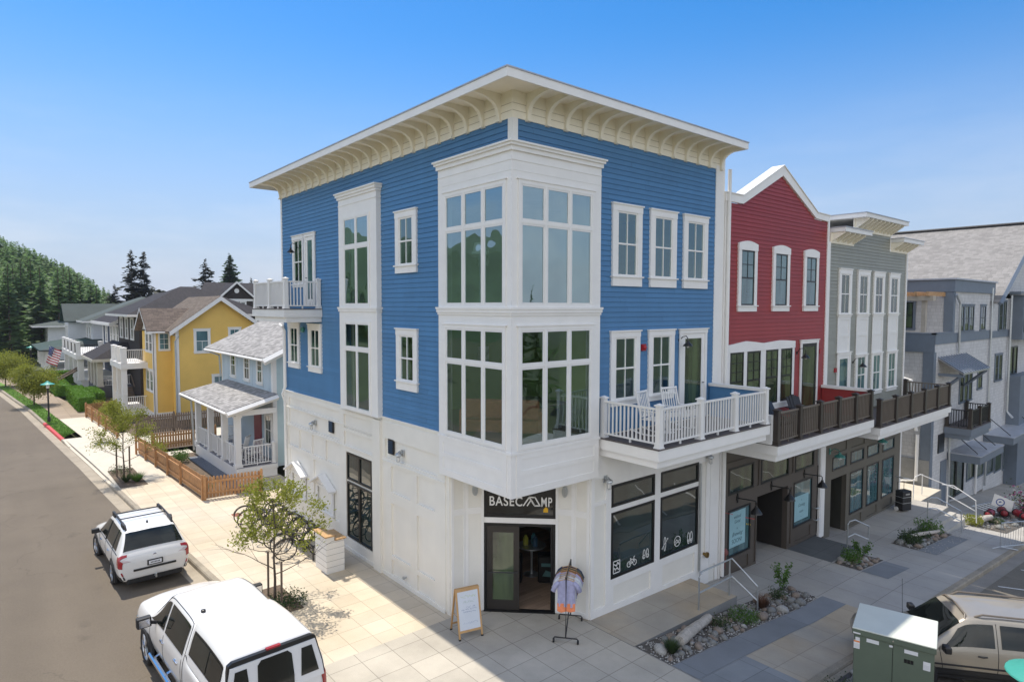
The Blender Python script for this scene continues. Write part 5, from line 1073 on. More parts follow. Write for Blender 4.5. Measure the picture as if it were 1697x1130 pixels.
# ================================================================ houses along the left-hand street
shA = tilemat('pale_grey_shingles', (.30, .288, .275), .33, .14, .02, .45, .14, stain=.04, axes='YX', stagger=.9, tilevar=.26)
shB = tilemat('brown_shingles', (.135, .108, .085), .33, .14, .02, .40, .14, stain=.04, axes='YX', stagger=.9, tilevar=.22)
shB2 = tilemat('brown_shingles_cross', (.13, .10, .082), .33, .14, .02, .40, .14, stain=.04, axes='XY', stagger=.9, tilevar=.22)
shC = tilemat('dark_shingles', (.030, .027, .030), .33, .16, .02, .35, .14, stain=.05, axes='YX', stagger=.9, tilevar=.2)
greenroof = mat('green_metal_roof', (.012, .040, .034), .75, .1, .8); greenroof2 = mat('grey_metal_roof', (.045, .062, .058), .8, .12, .8)
yel = mat('yellow_siding_paint', (.76, .50, .125), .6, .06, .8); lblue = mat('pale_blue_siding_paint', (.45, .53, .58), .6, .05, .8); aqua = mat('aqua_siding_paint', (.46, .58, .60), .6, .05)
shing = mat('dark_wood_shingles', (.040, .032, .028), .85, .35, 9, bump=.5, bscale=14, fine=.2); navy = mat('navy_siding_paint', (.035, .050, .085), .6, .1)
whs = mat('white_siding_paint', (.62, .64, .66), .6, .05)
def roof_slab(par, pts, t, m, name='roof'):
    """pts: 4 corners in order, thickness t downward"""
    c = MB(); A = [c.p(*q) for q in pts]; B = [c.p(q[0], q[1], q[2]-t) for q in pts]; n = len(pts)
    c.f.append(A); c.f.append(B[::-1]); [c.f.append([A[k], A[(k+1) % n], B[(k+1) % n], B[k]]) for k in range(n)]
    return c.build(name, m, par)
def post_col(par, x, y, z0, z1, r=.12, m='wside'):
    c = MB(); c.box(x-r, x+r, y-r, y+r, z0, z1); c.box(x-r-.04, x+r+.04, y-r-.04, y+r+.04, z0, z0+.16); c.box(x-r-.04, x+r+.04, y-r-.04, y+r+.04, z1-.1, z1); c.build('porch_post', m, par)
# ---- pale blue house
H1 = thing('pale_blue_house', 'pale blue two-storey house with light shingle roofs and a white porch, nearest the blue building', 'house', (3, 23, 0))
xw, ya, yb = 1.45, 19.35, 27.55
c = MB(); c.box(xw, 8.6, ya, yb, .35, 5.85); w1 = c.build('wall', lblue, H1)
fx = F((xw, 0, 0), (0, 1, 0), (-1, 0, 0)); fy = F((0, ya, 0), (1, 0, 0), (0, -1, 0))
c = MB(fy); c.siding(.5, 5.75, (xw+.12, 8.5), .15); c.siding(5.75, 7.3, lambda z: (xw+(z-5.75)*2.2, 8.6-(z-5.75)*2.2), .15); c.build('siding', aqua, w1)
c = MB(fx); c.siding(.6, 3.7, (ya+.12, yb-.1), .15); c.box(ya, yb, .0, .02, 3.7, 5.7)
for u in frange(ya+.45, yb-.4, 9): c.box(u-.025, u+.025, .02, .035, 3.95, 5.55)
c.build('front_siding', lblue, w1)
c = MB(); c.box(xw-.03, xw+.16, ya-.035, ya+.02, .3, 5.8); c.box(xw-.04, xw, ya-.03, ya+.14, .3, 5.8); c.box(xw-.03, xw, yb-.14, yb+.02, .3, 5.8); c.box(xw-.05, xw-.002, ya, yb, 5.5, 5.8); c.each('corner_board', 'wside', H1)
for u0, u1 in ((24.95, 25.85), (22.62, 23.55), (20.70, 21.55)): window(H1, fx, u0, u1, 4.10, 5.50, trim='wside', sash='wside', glass='glassg', cas=.09, head=.12, sillh=.12, n=.02, grid_top=(1, 2))
roof_slab(H1, [(.85, ya-.55, 5.62), (.85, yb+1.2, 5.62), (5.4, yb+1.2, 7.75), (5.4, ya-.55, 7.75)], .10, shA)
roof_slab(H1, [(9.5, ya-.55, 5.62), (9.5, yb+1.2, 5.62), (5.4, yb+1.2, 7.75), (5.4, ya-.55, 7.75)], .10, shA)
c = MB(); c.tube([(.82, ya-.6, 5.42), (5.4, ya-.6, 7.55)], .16, 4); c.tube([(.82, ya-.56, 5.50), (.82, yb+1.2, 5.50)], .06, 6); c.build('gutter', 'wside', H1)
c = MB(fy); c.prism([(xw, 5.8), (5.4, 7.62), (8.6, 5.8)], -.2, -.002, 1); c.build('gable_wall', aqua, H1)
c = MB(); c.lathe((2.7, 20.6, 6.4), [(.14, 0), (.05, .1), (.05, .38), (.09, .42), (.09, .5)], 8); c.build('roof_vent_pipe', 'blackm', H1)
# porch
c = MB(); c.box(-.40, xw, 18.95, 26.3, .42, .60); c.box(-.36, xw, 19.0, 26.25, .02, .42); pd = c.build('porch_deck', 'wside', H1)
c = MB(); c.box(-.38, xw, 18.98, 26.28, .60, .63); c.build('porch_floor', mat('porch_grey_boards', (.24, .23, .24), .7, .1), pd)
roof_slab(H1, [(-.95, 18.35, 3.38), (-.95, 26.6, 3.38), (xw, 26.6, 3.92), (xw, 18.75, 3.92)], .10, shA, 'porch_roof')
c = MB(); c.tube([(-.95, 18.33, 3.22), (xw, 18.73, 3.76)], .13, 4); c.tube([(-.98, 18.35, 3.28), (-.98, 26.7, 3.28)], .055, 6); c.box(-.38, -.16, 19.0, 26.3, 3.0, 3.22); c.box(-.2, xw, 18.98, 19.15, 3.0, 3.25); c.build('porch_beam', 'wside', H1)
for y in (19.2, 21.2, 23.6, 26.0): post_col(H1, -.26, y, .60, 3.02, .13)
pr_ = [(-.26, y) for y in (19.35, 20.3, 21.1, 22.3, 23.5, 24.7, 25.9)]
rr = MB(); 
for q, r in zip(pr_, pr_[1:]): rail_run(pd, q, r, .62, 'wside', None)
for q in pr_[1::2]: rail_post(pd, q, .62, 'wside', h=.95, r=.05)
rail_run(pd, (-.12, 19.1), (1.25, 19.1), .62, 'wside', None); rail_post(pd, (1.32, 19.1), .62, 'wside', h=1.0)
c = MB(fx); c.box(21.0, 22.0, .02, .07, .62, 2.75); c.build('door', mat('door_dark_red', (.22, .03, .04), .4, .05), H1); window(H1, fx, 19.55, 20.5, 1.2, 2.9, trim='wside', sash='wside', glass='glassg', cas=.09, n=.02)
downspout(H1, [(-1.0, 26.5, 3.2), (-.5, 26.4, 2.9), (-.42, 26.35, .2)], 'galv', .05); downspout(H1, [(.8, yb+1.0, 5.45), (1.3, yb, 5.2), (1.35, yb, 4.0)], 'galv', .05)
# ---- yellow house
H2 = thing('yellow_house', 'bright yellow two-storey house with brown shingle gable roof and white two-level porch', 'house', (4, 40, 0))
y2 = 37.4
c = MB(); c.box(1.2, 9.2, y2, 45.5, .3, 6.35); c.box(.05, 3.2, 38.7, 42.6, .3, 6.3); w2 = c.build('wall', yel, H2)
f2 = F((0, y2, 0), (1, 0, 0), (0, -1, 0)); f2b = F((0, 38.7, 0), (1, 0, 0), (0, -1, 0)); f2c = F((.05, 0, 0), (0, 1, 0), (-1, 0, 0))
c = MB(f2); c.siding(.55, 6.3, (1.35, 9.1), .16, n0=.002); c.siding(6.3, 8.4, lambda z: (1.25+(z-6.3)*1.22, 6.9-(z-6.3)*1.22), .16); c.F = f2b; c.siding(.55, 6.2, (.15, 1.2), .16); c.F = f2c; c.siding(.55, 6.2, (38.8, 42.5), .16); c.build('siding', yel, w2)
c = MB(); c.box(1.16, 1.36, y2-.04, y2, .3, 6.4); c.box(.01, .2, 38.66, 38.7, .3, 6.2); c.box(.0, .05, 38.66, 38.9, .3, 6.2); c.box(0, 9.2, y2-.05, y2, .0, .5) if 0 else None; c.box(1.14, 9.2, y2-.06, y2, .1, .55); c.box(-.01, 1.15, 38.63, 38.7, .1, .55); c.box(-.02, .05, 38.63, 42.6, .1, .55); c.each('corner_board', 'wside', H2)
PK = (4.05, 8.74)
c = MB(f2); c.prism([(1.2, 6.3), PK[0:1]+(8.55,), (6.95, 6.3)], -.2, -.001, 1); c.build('gable_wall', yel, H2)
for s, xa, za in ((-1, .70, 6.28), (1, 7.4, 6.28)): roof_slab(H2, [(xa, y2-.45, za), (xa, 46, za), (PK[0], 46, PK[1]), (PK[0], y2-.45, PK[1])], .12, shB)
c = MB(); 
for xa, za in ((.70, 6.20), (7.4, 6.20)): c.prism([(0, 0), (0, 0)], 0, 0, 1) if 0 else c.face([(xa, y2-.47, za+.06), (PK[0], y2-.47, PK[1]-.02), (PK[0], y2-.47, PK[1]-.34), (xa+.02, y2-.47, za-.24)])
c.each('barge_board', 'wside', H2)
# front cross gable with ridge along x
roof_slab(H2, [(-.40, 38.35, 6.28), (3.0, 38.35, 6.28), (3.0, 40.6, 7.85), (-.40, 40.6, 7.85)], .10, shB2, 'dormer_roof'); roof_slab(H2, [(-.40, 42.9, 6.28), (3.0, 42.9, 6.28), (3.0, 40.6, 7.85), (-.40, 40.6, 7.85)], .10, shB2, 'dormer_roof')
c = MB(f2c); c.prism([(38.6, 6.2), (40.6, 7.7), (42.7, 6.2)], -.1, .0, 1); c.build('front_gable', 'wside', H2)
c = MB(); c.face([(-.44, 38.3, 6.1), (-.44, 40.6, 7.72), (-.44, 40.6, 7.9), (-.44, 38.3, 6.3)]); c.face([(-.44, 42.9, 6.1), (-.44, 40.6, 7.72), (-.44, 40.6, 7.9), (-.44, 42.9, 6.3)]); c.tube([(-.4, 38.3, 6.18), (1.0, 38.3, 6.18)], .06, 6); c.build('eave_trim', 'wside', H2)
window(H2, f2, 2.30, 3.40, 4.67, 6.44, trim='wside', sash='wside', glass='glasst', cas=.14, head=.16, sillh=.14, n=.012, grid_top=(1, 1)); window(H2, f2, 3.43, 4.4, 1.6, 3.17, trim='wside', sash='wside', glass='glasst', cas=.14, n=.012); window(H2, f2, 4.6, 5.5, 5.0, 6.5, trim='wside', sash='wside', glass='glasst', cas=.12, n=.012)
window(H2, f2b, .34, 1.08, 4.86, 6.18, trim='wside', sash='wside', glass='glasst', cas=.06, head=.06, sillh=.1, n=.012, double=False, grid_top=(2, 3)); 
for u0 in (38.95, 40.2): window(H2, f2c, u0, u0+1.1, 4.7, 6.2, trim='wside', sash='wside', glass='glass', cas=.12, n=.012); window(H2, f2c, u0, u0+1.1, 1.9, 3.6, trim='wside', sash='wside', glass='glass', cas=.12, n=.012)
c = MB(); c.box(-1.65, .05, 40.7, 45.5, 3.55, 3.95); pk = c.build('balcony_deck', 'wside', H2); c = MB(); c.box(-1.55, .05, 40.9, 45.3, .2, .6); c.build('porch_deck', 'wside', H2)
for z in (.62, 3.97):
    pts = [(.0, 40.95), (-1.42, 40.95), (-1.42, 43.0), (-1.42, 45.1)]
    for q in pts[1:]: rail_post(pk, q, z, 'wside', h=1.1, r=.17 if z > 2 else .12)
    for q, r in zip(pts, pts[1:]): rail_run(pk, q, r, z, 'wside', None)
for y in (41.0, 43.0, 45.1): post_col(H2, -1.42, y, .6, 3.6, .16)
downspout(H2, [(1.0, 38.28, 6.1), (1.35, y2-.08, 5.9), (1.12, y2-.08, 5.6), (1.12, y2-.08, .3)], 'galv', .05)
# ---- dark shingle house with a hipped porch
H3 = thing('dark_shingled_house', 'dark brown shingled house with black hip roof and white-posted corner porch behind the yellow house', 'house', (5, 55, 0))
x3 = 1.1; f3 = F((x3, 0, 0), (0, 1, 0), (-1, 0, 0))
c = MB(); c.box(x3, 11.5, 50.0, 60.4, .3, 7.3); c.build('wall', shing, H3)
def hip(par, x0, x1, y0, y1, z0, z1, ins, m, name='roof', ridge='y'):
    c = MB(); a = [c.p(x0, y0, z0), c.p(x1, y0, z0), c.p(x1, y1, z0), c.p(x0, y1, z0)]
    if ridge == 'y': r = [c.p((x0+x1)/2, y0+ins, z1), c.p((x0+x1)/2, y1-ins, z1)]; c.f += [[a[0], a[1], r[0]], [a[1], a[2], r[1], r[0]], [a[2], a[3], r[1]], [a[3], a[0], r[0], r[1]]]
    else: r = [c.p(x0+ins, (y0+y1)/2, z1), c.p(x1-ins, (y0+y1)/2, z1)]; c.f += [[a[0], a[1], r[1], r[0]], [a[1], a[2], r[1]], [a[2], a[3], r[0], r[1]], [a[3], a[0], r[0]]]
    c.f.append([a[3], a[2], a[1], a[0]]); o = c.build(name, m, par)
    e = MB(); e.box(x0-.04, x1+.04, y0-.04, y1+.04, z0-.2, z0-.01); e.build('eave_fascia', 'wside', o); return o
hip(H3, .2, 12, 49.4, 61.2, 7.3, 9.85, 5.3, shC, ridge='x')
for x in (6.0, 7.3): MB().lathe((x, 52.6, 8.55), [(.22, 0), (.22, .22), (.12, .34)], 10).build('roof_vent', 'blackm', H3)
for u in (52.3, 55.0, 57.7): window(H3, f3, u, u+1.5, 5.0, 7.0, trim='wside', sash='wside', glass='glass', cas=.25, head=.14, sillh=.1, n=.01)
c = MB(); c.box(-1.45, x3, 53.8, 60.2, .05, 1.0); pk = c.build('porch_base', mat('grey_porch_base', (.12, .12, .13), .8, .1), H3)
roof_slab(H3, [(-1.9, 53.2, 3.45), (2.6, 53.2, 3.45), (1.4, 55.4, 4.75), (.6, 55.4, 4.75)], .1, shC, 'porch_roof'); roof_slab(H3, [(-1.9, 53.2, 3.45), (-1.9, 60.4, 3.45), (.6, 60.4, 4.75), (.6, 55.4, 4.75)], .1, shC, 'porch_roof')
c = MB(); c.box(-1.95, 2.6, 53.15, 53.25, 3.2, 3.44); c.box(-1.95, -1.85, 53.25, 60.4, 3.2, 3.44); c.build('porch_beam', mat('cream_porch_post', (.60, .56, .48), .6), H3); cpost = bpy.data.materials['cream_porch_post']
for y in (54.0, 55.8, 57.8, 59.8): post_col(H3, -1.3, y, 1.0, 3.3, .22, cpost)
for ya_, yb_ in ((54.2, 55.6), (56, 57.6), (58, 59.6)): rail_run(pk, (-1.3, ya_), (-1.3, yb_), 1.0, 'darkrail', None, nb=10)
rail_run(pk, (-1.1, 54.0), (1.05, 54.0), 1.0, 'wside', None)
for k in range(5): MB().box(-.3, 1.05, 53.8-.3*(k+1), 53.8-.3*k, .02, .85-.17*k).build('porch_step', 'woodd', H3)
for k in range(2): MB().tube([(-.3+k*1.3, 53.7, 1.9), (-.3+k*1.3, 52.2, 1.0)], .05, 4).build('stair_rail', 'woodd', H3)
# ---- navy house with a roofed-over terrace
H4 = thing('navy_house', 'navy house with white balcony railing above its porch, between dark shingled house and white farmhouse', 'house', (4, 68, 0))
c = MB(); c.box(1.6, 14, 62.6, 74.5, .3, 6.3); c.build('wall', navy, H4); f4 = F((1.6, 0, 0), (0, 1, 0), (-1, 0, 0)); f4b = F((0, 62.6, 0), (1, 0, 0), (0, -1, 0))
c = MB(); c.box(1.55, 1.6, 62.6, 63.1, .3, 6.3); c.box(1.6, 2.1, 62.55, 62.6, .3, 6.3); c.box(1.55, 1.6, 74, 74.5, .3, 6); c.each('corner_board', 'wside', H4)
roof_slab(H4, [(.6, 61.6, 6.3), (.6, 75.2, 6.3), (7.4, 75.2, 9.6), (7.4, 61.6, 9.6)], .18, shC); roof_slab(H4, [(14.2, 61.6, 6.3), (14.2, 75.2, 6.3), (7.4, 75.2, 9.6), (7.4, 61.6, 9.6)], .18, shC)
c = MB(); c.face([(.6, 61.55, 6.0), (7.4, 61.55, 9.3), (7.4, 61.55, 9.65), (.6, 61.55, 6.35)]); c.face([(14.2, 61.55, 6.0), (7.4, 61.55, 9.3), (7.4, 61.55, 9.65), (14.2, 61.55, 6.35)]); c.box(.5, .6, 61.6, 75.2, 6.05, 6.35); c.each('barge_board', 'wside', H4)
c = MB(f4b); c.prism([(1.6, 6.3), (7.4, 9.3), (13.2, 6.3)], -.3, 0, 1); c.build('gable_wall', navy, H4)
for u in (63.6, 65.6, 67.6, 71): window(H4, f4, u, u+1.5, 4.0, 6.1, trim='wside', sash='wside', glass='glass', cas=.25, n=.01)
c = MB(); c.box(-2.3, 1.6, 61.0, 74.4, 2.95, 3.40); pk = c.build('balcony_deck', 'wside', H4); c = MB(); c.box(-1.9, 1.6, 61.4, 74.2, .2, .9); c.build('porch_deck', 'wside', H4)
for y in (61.6, 65.5, 69.4, 73.8): post_col(H4, -1.9, y, .9, 2.95, .24)
pts = [(1.4, 61.3), (-.3, 61.3), (-2.1, 61.3), (-2.1, 64.4), (-2.1, 67.6), (-2.1, 70.8), (-2.1, 74.1)]
for q in pts: rail_post(pk, q, 3.40, 'wside', h=1.2, r=.17)
for q, r in zip(pts, pts[1:]): rail_run(pk, q, r, 3.40, 'darkrail', None, nb=12)
for s in (0, 1): MB().tube([(-3.8, 62.2+s*1.6, .9), (-1.9, 62.2+s*1.6, 2.0)], .09, 4).build('stair_rail', 'woodd', H4)
# ---- white farmhouse with green metal roof
H5 = thing('white_farmhouse', 'white farmhouse with dark green metal roof and wrap-round porch near the end of the street', 'house', (2, 86, 0))
c = MB(); c.box(1.2, 14, 80, 92, .3, 6.2); c.box(-.6, 3, 86, 90.5, .3, 6.2); c.build('wall', whs, H5); f5 = F((1.2, 0, 0), (0, 1, 0), (-1, 0, 0)); f5c = F((-.6, 0, 0), (0, 1, 0), (-1, 0, 0)); f5b = F((0, 80, 0), (1, 0, 0), (0, -1, 0)); f5d = F((0, 86, 0), (1, 0, 0), (0, -1, 0))
hip(H5, .2, 15, 79.2, 93, 6.2, 9.2, 5.2, greenroof2, ridge='y')
roof_slab(H5, [(-1.1, 85.5, 6.1), (6, 85.5, 6.1), (6, 88.25, 8.3), (-1.1, 88.25, 8.3)], .15, greenroof2, 'cross_roof'); roof_slab(H5, [(-1.1, 91, 6.1), (6, 91, 6.1), (6, 88.25, 8.3), (-1.1, 88.25, 8.3)], .15, greenroof, 'cross_roof')
c = MB(f5c); c.prism([(86, 6.1), (88.25, 8.1), (90.5, 6.1)], -.1, 0, 1); c.build('front_gable', whs, H5)
for u in (81.2, 83.6): window(H5, f5, u, u+1.4, 3.5, 5.6, trim='wside', sash='wside', glass='glass', cas=.16, n=.01)
for u in (86.8, 88.6): window(H5, f5c, u, u+1.2, 3.5, 5.6, trim='wside', sash='wside', glass='glass', cas=.16, n=.01)
for u in (3.0, 6, 9): window(H5, f5b, u, u+1.4, 3.5, 5.6, trim='wside', sash='wside', glass='glass', cas=.16, n=.01)
c = MB(); c.box(-3.2, 1.2, 79, 92, .1, .7); c.build('porch_deck', 'wside', H5)
c = MB(); q = [(-4.1, 78, 3.0), (-4.1, 93, 3.0), (1.2, 91, 4.0), (1.2, 80, 4.0)]
roof_slab(H5, q, .15, greenroof, 'porch_roof'); roof_slab(H5, [(-4.1, 78, 3.0), (1.2, 80, 4.0), (14, 80, 4.0), (14, 78, 3.0)], .15, greenroof2, 'porch_roof')
for y in (78.8, 81.2, 83.6, 86, 89, 92): post_col(H5, -3.3, y, .7, 3.0, .2)
for x in (-1.2, 1.0): post_col(H5, x, 78.8, .7, 3.0, .2)
for a, bb in ((79, 81), (81.4, 83.4), (83.8, 85.8), (86.2, 88.8)): rail_run(H5, (-3.3, a), (-3.3, bb), .7, 'wside', None, nb=18)
# ---- other roofs beyond
H6 = thing('far_grey_house', 'small grey-roofed house at the far end of the street, left of the farmhouse', 'house', (-1, 103, 0))
c = MB(); c.box(-1.8, 8, 100, 108, .3, 5.2); c.build('wall', whs, H6); hip(H6, -3.6, 9, 99, 109, 5.2, 6.6, 4, greenroof2)
H7 = thing('black_gable_house', 'black house with white-trimmed gable and round attic window, behind the yellow house', 'house', (19, 86, 0))
f7 = F((0, 80, 0), (1, 0, 0), (0, -1, 0)); c = MB(); c.box(14.6, 30, 80.6, 92, .3, 8.9); c.box(15.9, 20.2, 80, 81, .3, 9.0); c.build('wall', shing, H7)
c = MB(f7); c.prism([(15.7, 9.0), (17.9, 11.0), (20.3, 9.0)], -.3, .02, 1); c.build('gable_wall', shing, H7)
roof_slab(H7, [(12.8, 80.1, 8.9), (30, 80.1, 8.9), (30, 86, 11.4), (15.4, 86, 11.4)], .15, shC)
for s_, xa in ((-1, 15.3), (1, 20.6)): roof_slab(H7, [(xa, 79.6, 8.85), (17.9, 79.6, 11.25), (17.9, 84, 11.25), (xa, 84, 8.85)], .12, shC, 'gable_roof')
c = MB(f7); c.prism([(15.3, 8.70), (17.9, 11.1), (17.9, 11.40), (15.3, 9.0)], .35, .42, 1); c.prism([(20.6, 8.70), (17.9, 11.1), (17.9, 11.40), (20.6, 9.0)], .35, .42, 1); c.box(15.8, 20.3, .02, .1, 8.7, 9.0); c.box(20.1, 20.3, .02, .1, 6, 8.9)
c.each('barge_board', 'wside', H7); c = MB(f7); c.prism([(17.95+.32*math.cos(2*PI*k/14), 10.1+.32*math.sin(2*PI*k/14)) for k in range(14)], .02, .08, 1); c.build('attic_window', 'wside', H7)
for u in (16.3, 17.3, 18.3): window(H7, f7, u, u+.9, 7.2, 8.7, trim='wside', sash='wside', glass='glass', cas=.18, n=.02)
# ================================================================ vehicles: one smooth shell sampled from cross-sections; glass, lamps and trims are patches lifted off the same surface
def cr(p0, p1, p2, p3, t):
    return .5*((2*p1)+(-p0+p2)*t+(2*p0-5*p1+4*p2-p3)*t*t+(-p0+3*p1-3*p2+p3)*t*t*t)
class Shell:
    def __init__(s, st, sm=.0): s.st = st; s.n = len(st); s.sm = sm
    def ring(s, k):
        x, zb, wl, zl, wm, zm, wb, zbt, wr, zr, zc = s.st[k]
        return [(x, 0, zb), (x, wl*.86, zb), (x, wl, zl), (x, wm, zm), (x, wb, zbt), (x, wr, zr), (x, wr*.6, zr+(zc-zr)*.75), (x, 0, zc)]
    def half(s, t, q):
        """t along stations 0..n-1, q round the half section 0..7"""
        k = min(int(t), s.n-2); f = t-k; ks = [max(0, k-1), k, k+1, min(s.n-1, k+2)]
        j = min(int(q), 6); g = q-j; js = [max(0, j-1), j, j+1, min(7, j+2)]
        P = []
        for kk in ks:
            R_ = s.ring(kk); pts = [Vector(R_[jj]) for jj in js]
            a = cr(*pts, g); l = pts[1].lerp(pts[2], g); P.append(l.lerp(a, .75))
        a = cr(*P, f); l = P[1].lerp(P[2], f); return l.lerp(a, .7)
    def P(s, t, q):
        if q <= 7: return s.half(t, q)
        v = s.half(t, 14-q); return Vector((v.x, -v.y, v.z))
    def N(s, t, q):
        e = .04; a = s.P(min(s.n-1, t+e), q)-s.P(max(0, t-e), q); b = s.P(t, min(13.99, q+e))-s.P(t, max(0, q-e)); n = a.cross(b)
        if n.length < 1e-9: return Vector((0, 0, 1))
        n.normalize(); c = s.P(t, q); 
        if n.dot(Vector((0, c.y, c.z-.7))) < 0: n = -n
        return n
    def body(s, name, m, par, nt=5, nq=4, t0=0, t1=None, bevel=0):
        t1 = s.n-1 if t1 is None else t1; T = [lerp(t0, t1, i/((t1-t0)*nt)) for i in range(int((t1-t0)*nt)+1)]; Q = [j/nq for j in range(14*nq)]
        b = MB(); rows = [[b.p(*s.P(t, q)) for q in Q] for t in T]; n = len(Q)
        for r0, r1 in zip(rows, rows[1:]):
            for j in range(n): b.f.append([r0[j], r0[(j+1) % n], r1[(j+1) % n], r1[j]])
        b.f.append(rows[0][::-1]); b.f.append(rows[-1]); return b.build(name, m, par, world=False, smooth=True)
    def patch(s, name, m, par, c, off=.008, n=8, th=0, b=None):
        """c: four (t,q) corners, in order"""
        own = b is None; b = b or MB(); (a0, a1, a2, a3) = [Vector(x) for x in c]; rows = []
        for i in range(n+1):
            r = []
            for j in range(n+1):
                u, v = i/n, j/n; w_ = a0.lerp(a1, u).lerp(a3.lerp(a2, u), v); t, q = w_
                r.append(b.p(*(s.P(t, q)+s.N(t, q)*off)))
            rows.append(r)
        for r0, r1 in zip(rows, rows[1:]):
            for j in range(n): b.f.append([r0[j], r1[j], r1[j+1], r0[j+1]])
        if own: return b.build(name, m, par, world=False, smooth=True, recalc=False)
    def line(s, b, pts, r=.006, off=.0, n=10):
        P = []
        for (t0, q0), (t1, q1) in zip(pts, pts[1:]):
            for i in range(n): t, q = lerp(t0, t1, i/n), lerp(q0, q1, i/n); P.append(s.P(t, q)+s.N(t, q)*off)
        P.append(s.P(*pts[-1])+s.N(*pts[-1])*off); b.tube(P, r, 5)
def wheel(par, x, y, z, r, w, spokes=5, steer=0):
    sgn = 1 if y > 0 else -1
    o = MB().lathe((0, 0, 0), [(r*.72, -w/2), (r*.93, -w/2), (r, -w*.36), (r, w*.36), (r*.93, w/2), (r*.72, w/2), (r*.66, w*.3), (r*.66, -w*.3)], 28, 'y').build('wheel', 'tyre', par, world=False, smooth=False)
    o.location = (x, y, z); o.rotation_euler = (0, 0, steer)
    b = MB(); f = sgn*w*.42
    b.lathe((0, 0, 0), [(r*.60, sgn*w*.30), (r*.68, sgn*w*.46), (r*.72, sgn*w*.46), (r*.70, sgn*w*.2)], 28, 'y'); b.lathe((0, 0, 0), [(.07, sgn*w*.25), (.07, f), (.03, f+.01*sgn)], 12, 'y')
    for k in range(spokes):
        t = 2*PI*k/spokes
        for dt in (-.12, .12): b.tube([(.05*math.cos(t), f, .05*math.sin(t)), (r*.68*math.cos(t+dt), f-.005*sgn, r*.68*math.sin(t+dt))], .022, 5)
    b.build('rim', 'alloy', o, world=False)
    MB().lathe((0, 0, 0), [(r*.58, sgn*w*.1), (r*.58, sgn*w*.12)], 16, 'y').build('brake_disc', 'blackm', o, world=False)
def arch(par, x, y, z, r, m='carplast'):
    b = MB(); pts = [(x+r*math.cos(PI*k/14-.0), z+r*math.sin(PI*k/14)) for k in range(15)]
    lo = [(x+r, z-.18), (x-r, z-.18)]
    b.prism(pts+lo[::-1], y-.05, y+.008, 1) if y > 0 else b.prism(pts+lo[::-1], y-.008, y+.05, 1)
    b.build('wheel_arch', m, par, world=False)
def extras(par, b, name='panel_gap', m='black'): return b.build(name, m, par, world=False)
# ---- white estate car
SC_ = thing('estate_car', 'white estate car with black roof rails and tow bar, parked ahead of the pickup', 'car', (-5.48, 12.05, -.14), math.radians(91.0))
st = [(-2.40, .42, .70, .50, .78, .66, .78, .80, .74, .84, .84), (-2.36, .34, .84, .46, .89, .66, .89, .90, .83, .97, 1.00), (-2.28, .30, .88, .46, .915, .68, .905, .97, .80, 1.10, 1.13), (-2.05, .28, .90, .46, .92, .70, .90, 1.00, .70, 1.40, 1.43), (-1.80, .27, .90, .46, .92, .70, .90, 1.00, .655, 1.56, 1.61),
      (-1.2, .26, .90, .46, .925, .70, .905, .995, .655, 1.60, 1.66), (-.4, .26, .90, .46, .925, .70, .905, .98, .66, 1.61, 1.68), (.15, .26, .90, .46, .925, .70, .905, .97, .65, 1.57, 1.64), (.55, .26, .90, .46, .925, .70, .90, .96, .66, 1.40, 1.46), (.95, .26, .90, .46, .92, .70, .895, .95, .74, 1.13, 1.18), (1.2, .27, .90, .46, .92, .70, .88, .93, .76, .99, 1.05), (1.7, .28, .89, .46, .91, .68, .85, .87, .70, .93, .98), (2.12, .32, .84, .46, .86, .62, .80, .78, .62, .84, .88), (2.34, .40, .66, .48, .70, .58, .64, .70, .52, .74, .76)]
S = Shell(st); bo = S.body('body', 'carwhite', SC_)
